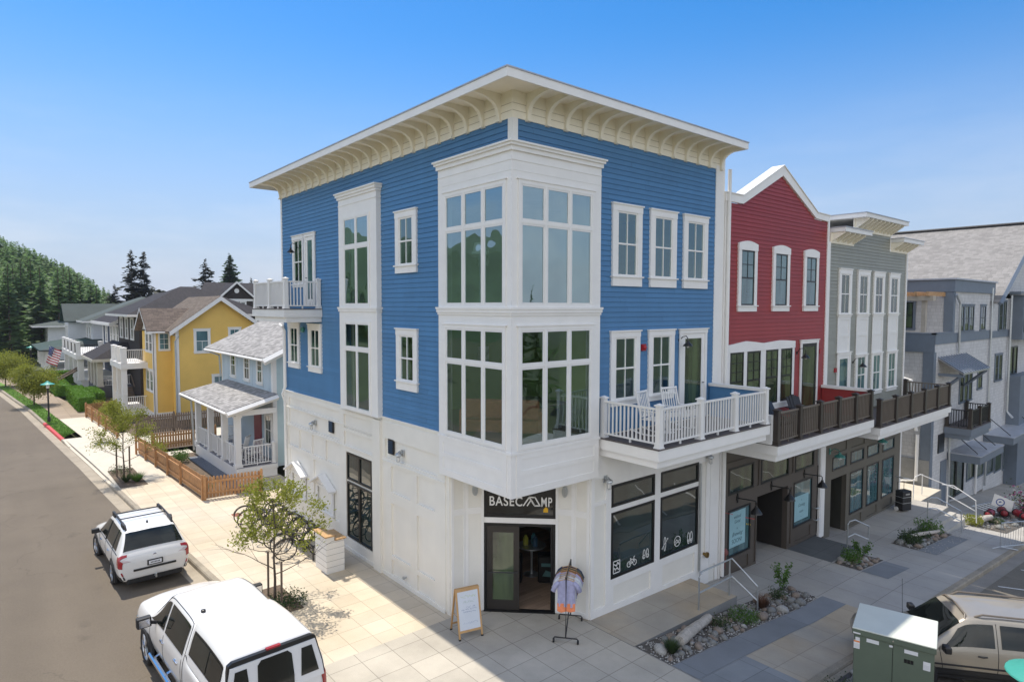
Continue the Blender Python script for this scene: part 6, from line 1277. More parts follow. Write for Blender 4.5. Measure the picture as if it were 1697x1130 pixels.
for sgn in (0, 1):
    Q = (lambda q: q) if sgn == 0 else (lambda q: 14-q); g = MB()
    S.patch('side_window', 'carglass', SC_, [(4.0, Q(4.15)), (8.9, Q(4.15)), (7.6, Q(4.88)), (4.3, Q(4.88))], .010)
    S.line(g, [(3.2, Q(4.05)), (9.2, Q(4.05))], .012); S.line(g, [(6.15, Q(4.1)), (6.1, Q(4.9))], .028, .004); S.line(g, [(4.75, Q(4.1)), (4.75, Q(4.9))], .022, .004)
    S.line(g, [(6.15, Q(1.8)), (6.15, Q(4.0))], .006); S.line(g, [(8.1, Q(1.8)), (8.6, Q(4.0))], .006); S.line(g, [(4.9, Q(1.9)), (4.75, Q(4.0))], .006)
    extras(SC_, g)
    S.patch('tail_light', 'tail', SC_, [(.35, Q(4.9)), (2.5, Q(4.15)), (2.3, Q(3.25)), (.35, Q(3.3))], .012)
    S.patch('tail_light', 'tail', SC_, [(1.05, Q(4.35)), (2.0, Q(4.35)), (1.75, Q(5.45)), (1.25, Q(5.45))], .013, 6)
    S.patch('sill_cladding', 'carplast', SC_, [(.6, Q(1.3)), (12.2, Q(1.3)), (12.2, Q(2.1)), (.6, Q(2.1))], .010, 14)
    g = MB(); S.patch('', '', None, [(.3, Q(4.9)), (.3, Q(5.6)), (.9, Q(5.2)), (.9, Q(4.95))], .012, 5, b=g); g.build('tail_light_lens', mat('clear_lens', (.6, .5, .5), .1, coat=1), SC_, world=False)
    ysg = 1 if sgn == 0 else -1
    h = MB(); 
    for x in (-.95, .25): h.tube([(x, ysg*.925, .86), (x+.09, ysg*.955, .87), (x+.2, ysg*.925, .87)], .016, 6)
    h.build('door_handle', 'chrome', SC_, world=False)
    mr = MB(); mr.box(.62, .74, ysg*.93, ysg*1.14, .98, 1.12); mr.tube([(.7, ysg*.88, .98), (.68, ysg*.98, 1.02)], .03); mr.build('wing_mirror', 'carplast', SC_, world=False, bevel=.03, seg=2)
    rl = MB(); rl.tube([(-1.75, ysg*.60, 1.60), (-1.66, ysg*.61, 1.70), (-1.2, ysg*.615, 1.715), (-.3, ysg*.62, 1.73), (.0, ysg*.62, 1.71), (.14, ysg*.60, 1.62)], .032, 6); 
    for x in (-1.45, -.1): rl.box(x-.20, x+.20, ysg*.615-.035, ysg*.615+.035, 1.60, 1.735)
    rl.build('roof_rail', 'carplast', SC_, world=False, bevel=.01)
    for x in (-1.40, 1.42): arch(SC_, x, ysg*.925, .34, .42); wheel(SC_, x, ysg*.84, .335, .335, .23, 5, (.10 if x > 0 else 0))
    MB().box(-2.33, -2.26, ysg*.80-.02, ysg*.80+.02, .50, .62).build('rear_reflector', 'tail', SC_, world=False) if 0 else S.patch('rear_reflector', 'tail', SC_, [(.55, Q(2.2)), (.8, Q(2.2)), (.8, Q(2.75)), (.55, Q(2.75))], .014, 3)
S.patch('rear_window', 'carglass', SC_, [(2.15, 5.05), (3.75, 5.1), (3.75, 8.9), (2.15, 8.95)], .012, 12); S.patch('windscreen', 'carglass', SC_, [(7.2, 5.1), (9.7, 5.15), (9.7, 8.85), (7.2, 8.9)], .010, 12)
b = MB(); b.tube([(-2.33, -.0, 1.03), (-2.24, -.40, 1.12)], .012, 5); b.build('rear_wiper', 'black', SC_, world=False)
b = MB(); 
for x in (-.95, -.30): b.tube([(x, -.60, 1.735), (x, .60, 1.735)], .018, 6)
b.build('roof_crossbar', 'carplast', SC_, world=False)
b = MB(); b.prism([(-1.52, 1.62), (-1.38, 1.645), (-1.48, 1.72)], -.02, .02, 1); b.build('roof_antenna', 'carplast', SC_, world=False)
b = MB(); b.box(-2.425, -2.39, -.55, .55, .585, .64); b.build('bumper_step', 'carplast', SC_, world=False); b = MB(); b.box(-2.39, -1.2, -.72, .72, .22, .40); b.box(1.3, 2.2, -.7, .7, .22, .4); b.each('underbody', 'carplast', SC_, world=False, bevel=.03)
pl = MB(); pl.box(-2.432, -2.40, -.20, .20, .68, .83); pf = pl.build('plate_frame', 'black', SC_, world=False); pl = MB(); pl.box(-2.436, -2.431, -.165, .165, .705, .805); lp_ = pl.build('licence_plate', 'plate', pf, world=False); pl = MB(); [pl.box(-2.4375, -2.436, -.12+k*.036, -.098+k*.036, .735, .775) for k in range(7)]; pl.build('plate_print', 'blackm', pf, world=False)
b = MB(); b.lathe((-2.375, 0, .92), [(.06, 0), (.07, .012), (.055, .02)], 14, 'x'); e = b.build('badge', 'chrome', SC_, world=False)
b = MB(); b.tube([(-2.3, 0, .34), (-2.52, 0, .34)], .03, 6); b.lathe((-2.52, 0, .34), [(.02, 0), (.02, .06), (.035, .09), (.02, .12)], 8); b.build('tow_bar', 'galv', SC_, world=False)
b = MB(); b.lathe((-2.46, .18, .26), [(.01, 0), (.01, .01)], 6) if 0 else None
# ---- white pickup with canopy
TR = thing('pickup_truck', 'white pickup truck with white camper canopy and chrome side step, parked in the foreground', 'pickup truck', (-5.36, 3.35, -.14), math.radians(92.6))
# lower body and cab
st = [(-2.95, .62, .84, .70, .86, .84, .84, 1.10, .70, 1.14, 1.14), (-2.92, .55, .95, .66, .98, .84, .96, 1.20, .80, 1.26, 1.26), (-2.6, .52, .97, .66, 1.0, .86, .985, 1.24, .84, 1.28, 1.28), (-1.2, .50, .97, .66, 1.0, .86, .985, 1.24, .84, 1.28, 1.28), (-.92, .46, .98, .66, 1.01, .88, .985, 1.24, .80, 1.70, 1.74), (-.75, .46, .98, .66, 1.01, .88, .985, 1.24, .735, 1.90, 1.95), (.1, .46, .98, .66, 1.01, .88, .985, 1.23, .735, 1.94, 2.0), (.75, .46, .98, .66, 1.01, .88, .98, 1.22, .72, 1.88, 1.95), (1.15, .46, .98, .66, 1.01, .88, .97, 1.20, .76, 1.62, 1.68), (1.55, .46, .98, .66, 1.01, .88, .96, 1.18, .82, 1.32, 1.38), (1.75, .46, .98, .66, 1.01, .88, .95, 1.17, .82, 1.24, 1.32), (2.3, .5, .98, .66, 1.02, .86, .94, 1.13, .80, 1.20, 1.29), (2.85, .55, .94, .66, .98, .84, .90, 1.06, .74, 1.12, 1.19), (3.05, .62, .80, .68, .84, .82, .78, .98, .64, 1.02, 1.06)]
S = Shell(st); S.body('body', 'carwhite', TR)
# canopy
cs = [(-2.93, 1.20, .90, 1.22, .93, 1.26, .93, 1.30, .90, 1.40, 1.42), (-2.90, 1.20, .945, 1.22, .95, 1.27, .945, 1.34, .86, 1.62, 1.66), (-2.78, 1.20, .955, 1.22, .96, 1.27, .95, 1.34, .80, 1.88, 1.93), (-2.62, 1.20, .955, 1.22, .96, 1.27, .95, 1.34, .765, 1.96, 2.02), (-1.8, 1.20, .955, 1.22, .96, 1.27, .95, 1.34, .755, 2.00, 2.07), (-1.05, 1.20, .955, 1.22, .96, 1.27, .95, 1.34, .75, 1.97, 2.05), (-.93, 1.20, .95, 1.22, .95, 1.27, .94, 1.34, .74, 1.93, 2.01)]
CS = Shell(cs); cano = CS.body('canopy', 'carwhite', TR)
for sgn in (0, 1):
    Q = (lambda q: q) if sgn == 0 else (lambda q: 14-q); ysg = 1 if sgn == 0 else -1
    S.patch('side_window', 'carglass', TR, [(5.0, Q(4.12)), (6.55, Q(4.12)), (6.55, Q(4.86)), (5.0, Q(4.86))], .010); S.patch('side_window', 'carglass', TR, [(6.72, Q(4.12)), (9.3, Q(4.12)), (7.5, Q(4.86)), (6.72, Q(4.86))], .010)
    CS.patch('canopy_window', 'black', TR, [(2.35, Q(4.18)), (5.05, Q(4.18)), (4.95, Q(4.82)), (2.7, Q(4.82))], .006); CS.patch('canopy_pane', 'carglass', TR, [(2.5, Q(4.24)), (4.95, Q(4.24)), (4.87, Q(4.76)), (2.78, Q(4.76))], .012)
    g = MB(); CS.line(g, [(3.75, Q(4.24)), (3.75, Q(4.76))], .012, .012); S.line(g, [(.2, Q(4.3)), (4.0, Q(4.3))], .012, .0); S.line(g, [(5.0, Q(1.8)), (5.0, Q(4.0))], .006); S.line(g, [(6.63, Q(1.8)), (6.63, Q(4.0))], .006); S.line(g, [(8.7, Q(1.8)), (9.4, Q(4.0))], .006); S.line(g, [(4.35, Q(1.8)), (4.35, Q(4.5)), (4.9, Q(5.0)), (7.3, Q(5.0)), (9.4, Q(4.95))], .008, 0); extras(TR, g)
    h = MB()
    for x in (-.45, .55): h.box(x-.11, x+.11, ysg*1.0, ysg*1.035, 1.05, 1.10); h.box(x-.03, x+.03, ysg*1.0, ysg*1.02, 1.02, 1.13)
    h.build('door_handle', 'chrome', TR, world=False, bevel=.008)
    mr = MB(); mr.box(1.12, 1.28, ysg*1.06, ysg*1.34, 1.22, 1.44); mr.tube([(1.2, ysg*.95, 1.24), (1.2, ysg*1.1, 1.30)], .045); o = mr.build('wing_mirror', 'carplast', TR, world=False, bevel=.03, seg=2); MB().box(1.105, 1.118, ysg*1.10, ysg*1.31, 1.25, 1.41).build('mirror_glass', 'chrome', o, world=False)
    sb_ = MB(); sb_.tube([(-.75, ysg*1.02, .42), (1.5, ysg*1.02, .42)], .06, 10); [sb_.tube([(x, ysg*1.0, .42), (x, ysg*.8, .5)], .03) for x in (-.5, .4, 1.3)]; sb_.build('side_step', 'chrome', TR, world=False)
    S.patch('tail_light', 'tail', TR, [(.25, Q(4.3)), (1.6, Q(4.3)), (1.6, Q(3.0)), (.25, Q(3.0))], .012)
    for x in (-1.75, 1.95): arch(TR, x, ysg*1.0, .44, .50); wheel(TR, x, ysg*.90, .41, .41, .28, 6)
S.patch('windscreen', 'carglass', TR, [(7.3, 5.1), (9.75, 5.1), (9.75, 8.9), (7.3, 8.9)], .010, 12)
# rear of the canopy: frame, tall lift glass and two corner panes, tailgate below
def yz(name, m, par, pts, x0, x1, bev=0):
    b = MB(); b.prism([(p[0], p[1]) for p in pts], x0, x1, 0); return b.build(name, m, par, world=False, bevel=bev)
def lean(b):   # lay the flat rear parts onto the leaning rear face of the canopy
    for k, v in enumerate(b.v): b.v[k] = Vector((v.x+(v.z-1.2)*.16, v.y, v.z))
    return b
def rear(name, m, pts, x0, x1, par=TR):
    b = MB(); 
    for i in range(2):
        pass
    A = [b.p(x0, y, z) for y, z in pts]; B_ = [b.p(x1, y, z) for y, z in pts]; n = len(pts); b.f.append(A[::-1]); b.f.append(B_); [b.f.append([A[k], A[(k+1) % n], B_[(k+1) % n], B_[k]]) for k in range(n)]
    lean(b); return b.build(name, m, par, world=False)
rear('canopy_rear_frame', 'black', [(-.93, 1.24), (.93, 1.24), (.90, 1.45), (.80, 1.92), (.72, 1.96), (-.72, 1.96), (-.80, 1.92), (-.90, 1.45)], -2.985, -2.90)
rear('canopy_rear_door', 'carwhite', [(-.90, 1.20), (.90, 1.20), (.875, 1.45), (.775, 1.88), (-.775, 1.88), (-.875, 1.45)], -3.01, -2.96)
rear('rear_window', 'carglass', [(-.30, .92), (.30, .92), (.33, 1.4), (.31, 1.78), (.24, 1.85), (-.24, 1.85), (-.31, 1.78), (-.33, 1.4)], -3.022, -3.0)
for sg in (1, -1): rear('rear_corner_window', 'carglass', [(sg*.46, 1.32), (sg*.80, 1.32), (sg*.70, 1.80), (sg*.50, 1.80)], -3.020, -3.0)
rear('brake_light', 'tail', [(-.13, 1.965), (.13, 1.965), (.13, 1.995), (-.13, 1.995)], -3.0, -2.93)
b = MB(); b.box(-3.0, -2.93, -.86, .86, .70, 1.22); b.build('tailgate', 'carwhite', TR, world=False, bevel=.02); b = MB(); b.box(-3.012, -2.995, -.36, .36, .74, 1.0); b.build('tailgate_recess', 'carwhite', TR, world=False, bevel=.01)
b = MB(); b.box(-3.18, -2.9, -.98, .98, .50, .68); b.build('rear_bumper', 'chrome', TR, world=False, bevel=.03, seg=2); b = MB(); b.box(-2.8, 2.7, -.8, .8, .34, .52); b.build('chassis', 'carplast', TR, world=False)
b = MB(); b.lathe((-.55, .5, 1.955), [(.05, 0), (.045, .05), (.02, .06)], 10); b.build('roof_beacon', 'blackm', TR, world=False)
b = MB(); b.box(3.0, 3.12, -.95, .95, .50, .72); b.build('front_bumper', 'chrome', TR, world=False, bevel=.03); b = MB(); b.box(3.03, 3.07, -.5, .5, .76, 1.0); b.build('grille', 'black', TR, world=False)
# ---- tan suv
SV = thing('suv', 'tan suv with dark tinted windows, nosed up to the kerb behind the green cabinet', 'suv', (8.38, -6.66, -.62), math.radians(127))
st = [(-2.3, .5, .80, .58, .84, .74, .82, .92, .72, 1.0, 1.02), (-2.22, .42, .86, .55, .89, .74, .87, 1.0, .74, 1.3, 1.32), (-2.05, .38, .87, .55, .90, .76, .88, 1.04, .68, 1.58, 1.62), (-1.3, .36, .87, .55, .90, .76, .88, 1.04, .67, 1.63, 1.68), (-.2, .36, .87, .55, .90, .76, .88, 1.03, .67, 1.64, 1.69), (.35, .36, .87, .55, .90, .76, .88, 1.02, .66, 1.58, 1.63), (.75, .36, .87, .55, .90, .76, .87, 1.0, .70, 1.28, 1.34), (1.05, .36, .87, .55, .90, .76, .86, .98, .74, 1.06, 1.10), (1.3, .37, .87, .55, .90, .76, .85, .96, .74, 1.01, 1.06), (1.9, .40, .87, .55, .90, .74, .82, .92, .70, .98, 1.03), (2.2, .45, .82, .56, .85, .72, .78, .86, .64, .92, .95), (2.32, .52, .70, .6, .72, .7, .66, .78, .54, .82, .84)]
S = Shell(st); S.body('body', 'cartan', SV)
for sgn in (0, 1):
    Q = (lambda q: q) if sgn == 0 else (lambda q: 14-q); ysg = 1 if sgn == 0 else -1
    for c in ([(4.05, 4.15), (6.35, 4.15), (5.4, 4.86), (4.05, 4.86)], [(3.15, 4.15), (3.9, 4.15), (3.9, 4.86), (3.15, 4.86)], [(2.05, 4.15), (3.0, 4.15), (3.0, 4.86), (2.2, 4.86)]): S.patch('side_window', 'carglass', SV, [(t, Q(q)) for t, q in c], .010)
    g = MB(); S.line(g, [(3.98, Q(1.8)), (3.98, Q(4.9))], .007); S.line(g, [(3.05, Q(1.8)), (3.05, Q(4.9))], .007); S.line(g, [(6.3, Q(1.8)), (6.6, Q(4.1))], .007); S.line(g, [(1, Q(2.55)), (9, Q(2.55))], .022, .004); extras(SV, g, 'side_trim', 'carplast')
    mr = MB(); mr.box(.78, .92, ysg*.92, ysg*1.14, 1.0, 1.15); mr.build('wing_mirror', 'carplast', SV, world=False, bevel=.03, seg=2)
    rl = MB(); rl.tube([(-1.9, ysg*.60, 1.66), (-1.8, ysg*.60, 1.72), (.0, ysg*.60, 1.735), (.15, ysg*.58, 1.66)], .022, 6); rl.build('roof_rail', 'railtop', SV, world=False)
    h = MB(); h.tube([(.0, ysg*.90, .92), (.08, ysg*.925, .92), (.18, ysg*.90, .92)], .018); h.build('door_handle', 'black', SV, world=False)
    S.patch('sill_step', 'carplast', SV, [(2.0, Q(1.2)), (8.0, Q(1.2)), (8.0, Q(2.1)), (2.0, Q(2.1))], .01, 10)
    S.patch('headlight', 'chrome', SV, [(9.7, Q(4.4)), (10.4, Q(4.4)), (10.4, Q(3.4)), (9.7, Q(3.4))], .01, 4); S.patch('tail_light', 'tail', SV, [(.3, Q(4.8)), (1.6, Q(4.6)), (1.6, Q(3.4)), (.3, Q(3.4))], .01, 4)
    for x in (-1.35, 1.4): arch(SV, x, ysg*.895, .38, .44); wheel(SV, x, ysg*.80, .36, .36, .24, 5)
S.patch('windscreen', 'carglass', SV, [(5.25, 5.12), (7.0, 5.15), (7.0, 8.85), (5.25, 8.88)], .010, 12)
b = MB(); b.tube([(.34, -.60, 1.60), (.30, -.50, 1.67), (.28, 0, 1.70), (.30, .50, 1.67), (.34, .60, 1.60)], .024, 8); b.build('roof_crossbar', 'railtop', SV, world=False); b = MB(); b.tube([(1.15, -.7, 1.02), (1.18, -.7, 1.9)], .005, 4); b.build('aerial', 'black', SV, world=False)
b = MB(); b.box(-2.1, 2.1, -.7, .7, .26, .5); b.build('chassis', 'carplast', SV, world=False)
# ================================================================ trees, hedges, shrubs
def leaf(b, c, s, rnd, flat=.5):
    n = Vector((rnd.gauss(0, 1), rnd.gauss(0, 1), rnd.gauss(0, 1)+flat)).normalized(); a = n.orthogonal().normalized(); a.rotate(Matrix.Rotation(rnd.uniform(0, 2*PI), 3, n)); t = n.cross(a)
    l, w_ = s*rnd.uniform(.7, 1.3), s*rnd.uniform(.35, .6); i = len(b.v)
    b.v += [c-a*l*.5, c+t*w_*.5, c+a*l*.5, c-t*w_*.5]; b.f.append([i, i+1, i+2, i+3])
def limb(b, p, d, L_, r, depth, rnd, tips, spread=.6, up=.25, sub=3):
    n = 4; pts = [p]; dd = d.normalized()
    for k in range(n):
        dd = (dd+Vector((rnd.gauss(0, .12), rnd.gauss(0, .12), rnd.gauss(0, .08)+up*.12))).normalized(); pts.append(pts[-1]+dd*L_/n)
    b.tube([tuple(q) for q in pts], r, 5, r1=r*.45)
    if depth == 0: tips.append((pts[-1], dd)); tips.append((pts[-2], dd)); return
    for k in range(sub):
        q = pts[rnd.choice((1, 2, 3, 4))] if k else pts[-1]; ax = dd.orthogonal(); ax.rotate(Matrix.Rotation(rnd.uniform(0, 2*PI), 3, dd)); nd = dd.copy(); nd.rotate(Matrix.Rotation(spread*rnd.uniform(.6, 1.2), 3, ax))
        limb(b, q, nd+Vector((0, 0, up)), L_*rnd.uniform(.55, .75), r*.5, depth-1, rnd, tips, spread, up, sub)
def young_tree(name, label, loc, h, seed, trunk_h, spread, leaves, lsize, clump, m='leafy', zmin=0, group=None, low_bare=True, width=1.0, crown_lo=.9):
    rnd = random.Random(seed); T = thing(name, label, 'tree', loc, 0, group); b = MB(); tips = []
    b.tube([(0, 0, 0), (.02, .01, trunk_h*.5), (0, .02, trunk_h), (.03, -.01, h*.72), (.0, .03, h*.93)], .042 if h < 5 else .06, 7, r1=.012)
    nb = 13
    for k in range(nb):
        f = k/nb; z = lerp(trunk_h*.62, h*.9, f); a = k*2.4+rnd.uniform(-.3, .3); el = lerp(.25, 1.0, f); L_ = lerp(spread, spread*.42, f)*rnd.uniform(.8, 1.15)
        limb(b, Vector((0, 0, z)), Vector((math.cos(a), math.sin(a), el)), L_, lerp(.016, .010, f), 2, rnd, tips, .55, .2, 3)
    b.build('trunk', 'bark', T, world=False, recalc=False)
    c = MB(); good = [t for t in tips if t[0].z > crown_lo]
    for _ in range(leaves):
        p, d = rnd.choice(good); q = p+Vector((rnd.gauss(0, clump), rnd.gauss(0, clump), rnd.gauss(0, clump*.8)))
        leaf(c, q, lsize, rnd)
    c.build('crown', m, T, world=False, recalc=False); return T
def round_tree(name, label, loc, h, r, seed, m, n=5200, ls=.10, group=None):
    rnd = random.Random(seed); T = thing(name, label, 'tree', loc, 0, group); b = MB(); b.tube([(0, 0, 0), (.02, 0, h*.5), (0, .02, h*.75)], .06, 7, r1=.03); tips = []
    for k in range(8): a = k*2.4; limb(b, Vector((0, 0, h*.38+.05*k)), Vector((math.cos(a), math.sin(a), .8)), r*.7, .02, 1, rnd, tips)
    b.build('trunk', 'bark', T, world=False, recalc=False); c = MB(); cl = []
    for k in range(34):
        a = rnd.uniform(0, 2*PI); zz = rnd.uniform(-1, 1); rr = math.sqrt(max(0, 1-zz*zz))*rnd.uniform(.55, 1.0); cl.append((Vector((math.cos(a)*rr*r, math.sin(a)*rr*r, h*.66+zz*h*.33)), rnd.uniform(.16, .34)*r))
    for _ in range(n):
        p, s_ = rnd.choice(cl); leaf(c, p+Vector((rnd.gauss(0, s_), rnd.gauss(0, s_), rnd.gauss(0, s_*.7))), ls, rnd)
    c.build('crown', m, T, world=False, recalc=False); return T
t1 = young_tree('street_tree', 'thin young tree with yellow-green leaves on its top half, between two stakes beside the pickup', (-3.22, 6.18, 0), 3.05, 11, 1.2, .98, 3900, .085, .11, crown_lo=1.75)
t2 = young_tree('street_tree', 'small leafy tree in the mulched pit by the picket fence', (-4.2, 23.2, 0), 3.4, 5, 1.2, .85, 5200, .09, .14, crown_lo=1.35)
round_tree('street_tree', 'dense round-headed tree on the lawn verge beside the green-capped lamp', (-5.98, 52.9, 0), 3.1, 1.4, 3, 'leafy', 12000, .13)
round_tree('street_tree', 'dense round-headed tree at the left edge, farthest up the lawn verge', (-7.38, 69, 0), 3.0, 1.7, 4, 'leafy', 12000, .15)
for i, (x, y) in enumerate(((-3.24, 6.62), (-3.22, 5.66))):
    b = MB(); b.tube([(x, y, 0), (x+.01, y, 1.25)], .030, 8); tag(b.build('tree_stake', 'woodd'), ('wooden stake left of the young tree beside the pickup', 'wooden stake right of the young tree beside the pickup')[i], 'stake')
for i, (x, y) in enumerate(((-4.0, 22.9), (-4.42, 23.6))):
    b = MB(); b.tube([(x, y, 0), (x+.01, y, 1.5)], .035, 8); tag(b.build('tree_stake', 'woodd'), ('stake nearest the building side of the mulched-pit tree', 'stake on the road side of the mulched-pit tree')[i], 'stake')
def conifer_mesh(seed, h, r, nb, quads, scruff=.3, bare=.08, name='conifer', droop=.35, gap=0.0, lobes=1):
    rnd = random.Random(seed); c = MB()
    for lb in range(lobes):
        ox = Vector(((lb-(lobes-1)/2)*r*.42, 0, 0)) if lobes > 1 else Vector((0, 0, 0)); H_ = h*(1-.02*lb)
        for k in range(nb):
            f = (k+rnd.random())/nb; z = lerp(bare*H_, H_*.985, f**.92); R_ = r*((1-f)**.75)*rnd.uniform(1-scruff, 1+scruff*.5)*(1 if lobes == 1 else .72)+.08
            if rnd.random() < gap: continue
            a = rnd.uniform(0, 2*PI)
            for q in range(quads):
                t = (q+.6)/quads; base = Vector((math.cos(a)*R_*t, math.sin(a)*R_*t, z-R_*droop*t*t+rnd.gauss(0, .04*r)))+ox
                w_ = R_*.34*(1.25-t)+.07*r; l = R_/quads*1.1; ca, sa = math.cos(a), math.sin(a); tl = rnd.uniform(-.5, .5)
                i = len(c.v); c.v += [base+Vector((-ca*l-sa*w_*.5, -sa*l+ca*w_*.5, -.12*w_-tl*w_)), base+Vector((ca*l*.2-sa*w_, sa*l*.2+ca*w_, -.35*w_-tl*w_)), base+Vector((ca*l, sa*l, -.1*r*.3)), base+Vector((ca*l*.2+sa*w_, sa*l*.2-ca*w_, -.35*w_+tl*w_))]; c.f.append([i, i+1, i+2, i+3])
    return c
def conifer(name, label, loc, h, r, seed, nb, quads, m, group=None, **kw):
    T = thing(name, label, 'tree', loc, 0, group); cm_ = conifer_mesh(seed, h, r, nb, quads, **kw); cm_.build('crown', m, T, world=False, recalc=False)
    b = MB()
    if kw.get('lobes', 1) > 1:
        for s_ in (-1, 1): b.tube([(s_*r*.21, 0, 0), (s_*r*.21, 0, h*.96)], h*.012, 6, r1=h*.003)
    else: b.tube([(0, 0, 0), (0, 0, h*.97)], h*.014, 6, r1=h*.003)
    b.build('trunk', 'bark', T, world=False, recalc=False); return T
def at(px, py, dist):     # (kept as metres: computed once from the survey of the photo)
    pass
MT['conif_dist'] = leafmat('conifer_needles_hill', (.15, .24, .085), .5, .4, .2)
conifer('fir_tree', 'twin-topped scruffy dark fir standing above the dark roofs', (10.8, 107.5, 0), 17.3, 4.3, 21, 170, 4, 'conifd', scruff=.9, lobes=2, gap=.40, droop=.1, bare=.3)
conifer('fir_tree', 'low dark fir just left of the twin-topped fir', (7.6, 108, 0), 11.6, 2.6, 22, 100, 4, 'conifd', scruff=.5, droop=.2, bare=.3)
conifer('fir_tree', 'thin ragged spruce left of the bushy green spruce on the skyline', (20.5, 105.5, 0), 16.2, 3.6, 23, 120, 4, 'conifd', scruff=.75, gap=.28, droop=.1, bare=.35)
conifer('fir_tree', 'bushy green spruce above the black gabled house', (24.2, 104.5, 0), 17.2, 3.6, 24, 230, 4, 'conif', scruff=.35, droop=.15, bare=.3)
conifer('fir_tree', 'small spruce right of the bushy green spruce', (27.6, 104, 0), 13.2, 2.2, 25, 90, 4, 'conifd', scruff=.5, droop=.1, bare=.3)
conifer('fir_tree', 'spruce top just left of the blue building balcony', (31.4, 102, 0), 12.2, 2.2, 26, 90, 4, 'conifd', scruff=.5, droop=.1, bare=.3)
conifer('fir_tree', 'low green fir at the foot of the hill beside the twin-topped fir', (4.6, 110, 0), 11.4, 2.8, 27, 110, 4, 'conif', scruff=.5, droop=.15, bare=.3)
# wooded hill: individual firs nearest the street, the rest of the wood as one mass
protos = [conifer('forest_fir', 'tall dark fir in the front rows of the wooded hill at left', (-14+q*3.0, 108+q*2, 0), 15, 3.0, 60+q, 95, 3, 'conif_dist', group='firs at the foot of the wooded hill', scruff=.4, bare=.08) for q in range(4)]
rnd = random.Random(77)
for k in range(44):
    x = rnd.uniform(-24, 10); y = 102+rnd.random()*24; s_ = min(rnd.uniform(.75, 1.15), (skyline(x, y)-hillz(x, y))/15*rnd.uniform(.85, 1.0))
    if s_ < .3: continue
    copy_tree(rnd.choice(protos), (x, y, hillz(x, y)), rnd.uniform(0, 6.28), scale=(s_*1.1, s_*1.1, s_))
c = MB(); lows = [conifer_mesh(90+q, 9, 2.6, 40, 2, scruff=.4, bare=.05) for q in range(5)]
for k in range(1000):
    x = rnd.uniform(-60, 26); y = 118+rnd.random()**1.1*100; z = hillz(x, y)
    s_ = min(rnd.uniform(.7, 1.25), (skyline(x, y)-z)/9*rnd.uniform(.85, 1.04))
    if s_ < .25: continue
    s_ = s_*1.0; a = rnd.uniform(0, 6.28); ca, sa = math.cos(a)*s_, math.sin(a)*s_; src = rnd.choice(lows); off = len(c.v)
    c.v += [Vector((v.x*ca-v.y*sa+x, v.x*sa+v.y*ca+y, v.z*s_*rnd.uniform(.98, 1.02)+z)) for v in src.v]; c.f += [[i+off for i in f] for f in src.f]
tag(c.build('forest', 'conif_dist', recalc=False), kind='stuff')
# hedges
def hedge(label, x0, x1, y0, y1, h, seed, n=3800):
    rnd = random.Random(seed); T = thing('clipped_hedge', label, 'hedge', ((x0+x1)/2, (y0+y1)/2, 0)); b = MB()
    b.box(x0+.06, x1-.06, y0+.06, y1-.06, 0, h-.06); 
    for _ in range(n):
        f = rnd.random(); A = (x1-x0)*(y1-y0); B_ = (x1-x0+y1-y0)*2*h
        if f < A/(A+B_): p = Vector((rnd.uniform(x0, x1), rnd.uniform(y0, y1), h+rnd.gauss(0, .025)))
        else:
            q = rnd.random()*2*(x1-x0+y1-y0); z = rnd.uniform(0, h); g = rnd.gauss(0, .03)
            if q < x1-x0: p = Vector((x0+q, y0+g, z))
            elif q < x1-x0+y1-y0: p = Vector((x1+g, y0+q-(x1-x0), z))
            elif q < 2*(x1-x0)+y1-y0: p = Vector((x0+q-(x1-x0+y1-y0), y1+g, z))
            else: p = Vector((x0+g, y0+q-2*(x1-x0)-(y1-y0), z))
        leaf(b, p, .13, rnd, .3)
    b.build('foliage', 'hedge', T, recalc=False)
hedge('long clipped hedge on the pavement edge, nearest the picket fence', -3.65, -2.55, 46.4, 55.2, 1.15, 1, 5200)
hedge('clipped hedge beyond the stair posts of the navy house', -4.2, -3.1, 57.6, 66.0, 1.0, 2); hedge('low clipped hedge running back to the dark porch', -2.4, -1.7, 48.5, 53.5, 1.15, 3); hedge('far hedge beyond the flag', -3.9, -1.2, 68.2, 69.4, 1.3, 4)
# shrubs
def shrub_mesh(seed, r, h, n, ls, kind='tuft'):
    rnd = random.Random(seed); c = MB()
    if kind == 'tuft':
        for _ in range(n):
            a = rnd.uniform(0, 2*PI); rr = rnd.random()**.6*r; z0 = rnd.uniform(0, .3)*h; z1 = h*rnd.uniform(.5, 1.1); p = Vector((math.cos(a)*rr, math.sin(a)*rr, lerp(z0, z1, rnd.random()))); leaf(c, p, ls, rnd, .2)
    elif kind == 'grass':
        for _ in range(n):
            a = rnd.uniform(0, 2*PI); o_ = Vector((math.cos(a), math.sin(a), 0)); p0 = o_*r*.15*rnd.random(); p1 = o_*r*rnd.uniform(.4, 1.1)+Vector((0, 0, h*rnd.uniform(.6, 1.1))); s_ = Vector((-o_.y, o_.x, 0))*.012; i = len(c.v); c.v += [p0-s_, p0+s_, p1]; c.f.append([i, i+1, i+2])
    elif kind == 'stem':
        for k in range(7):
            a = rnd.uniform(0, 2*PI); tip = Vector((math.cos(a)*r*.7, math.sin(a)*r*.7, h*rnd.uniform(.6, 1.1))); c.tube([(0, 0, 0), tuple(tip*.5+Vector((0, 0, h*.15))), tuple(tip)], .008, 4)
            for q in range(n//7): t = rnd.uniform(.35, 1.05); leaf(c, tip*t+Vector((rnd.gauss(0, .05), rnd.gauss(0, .05), h*.1+rnd.gauss(0, .04))), ls, rnd, .3)
    return c
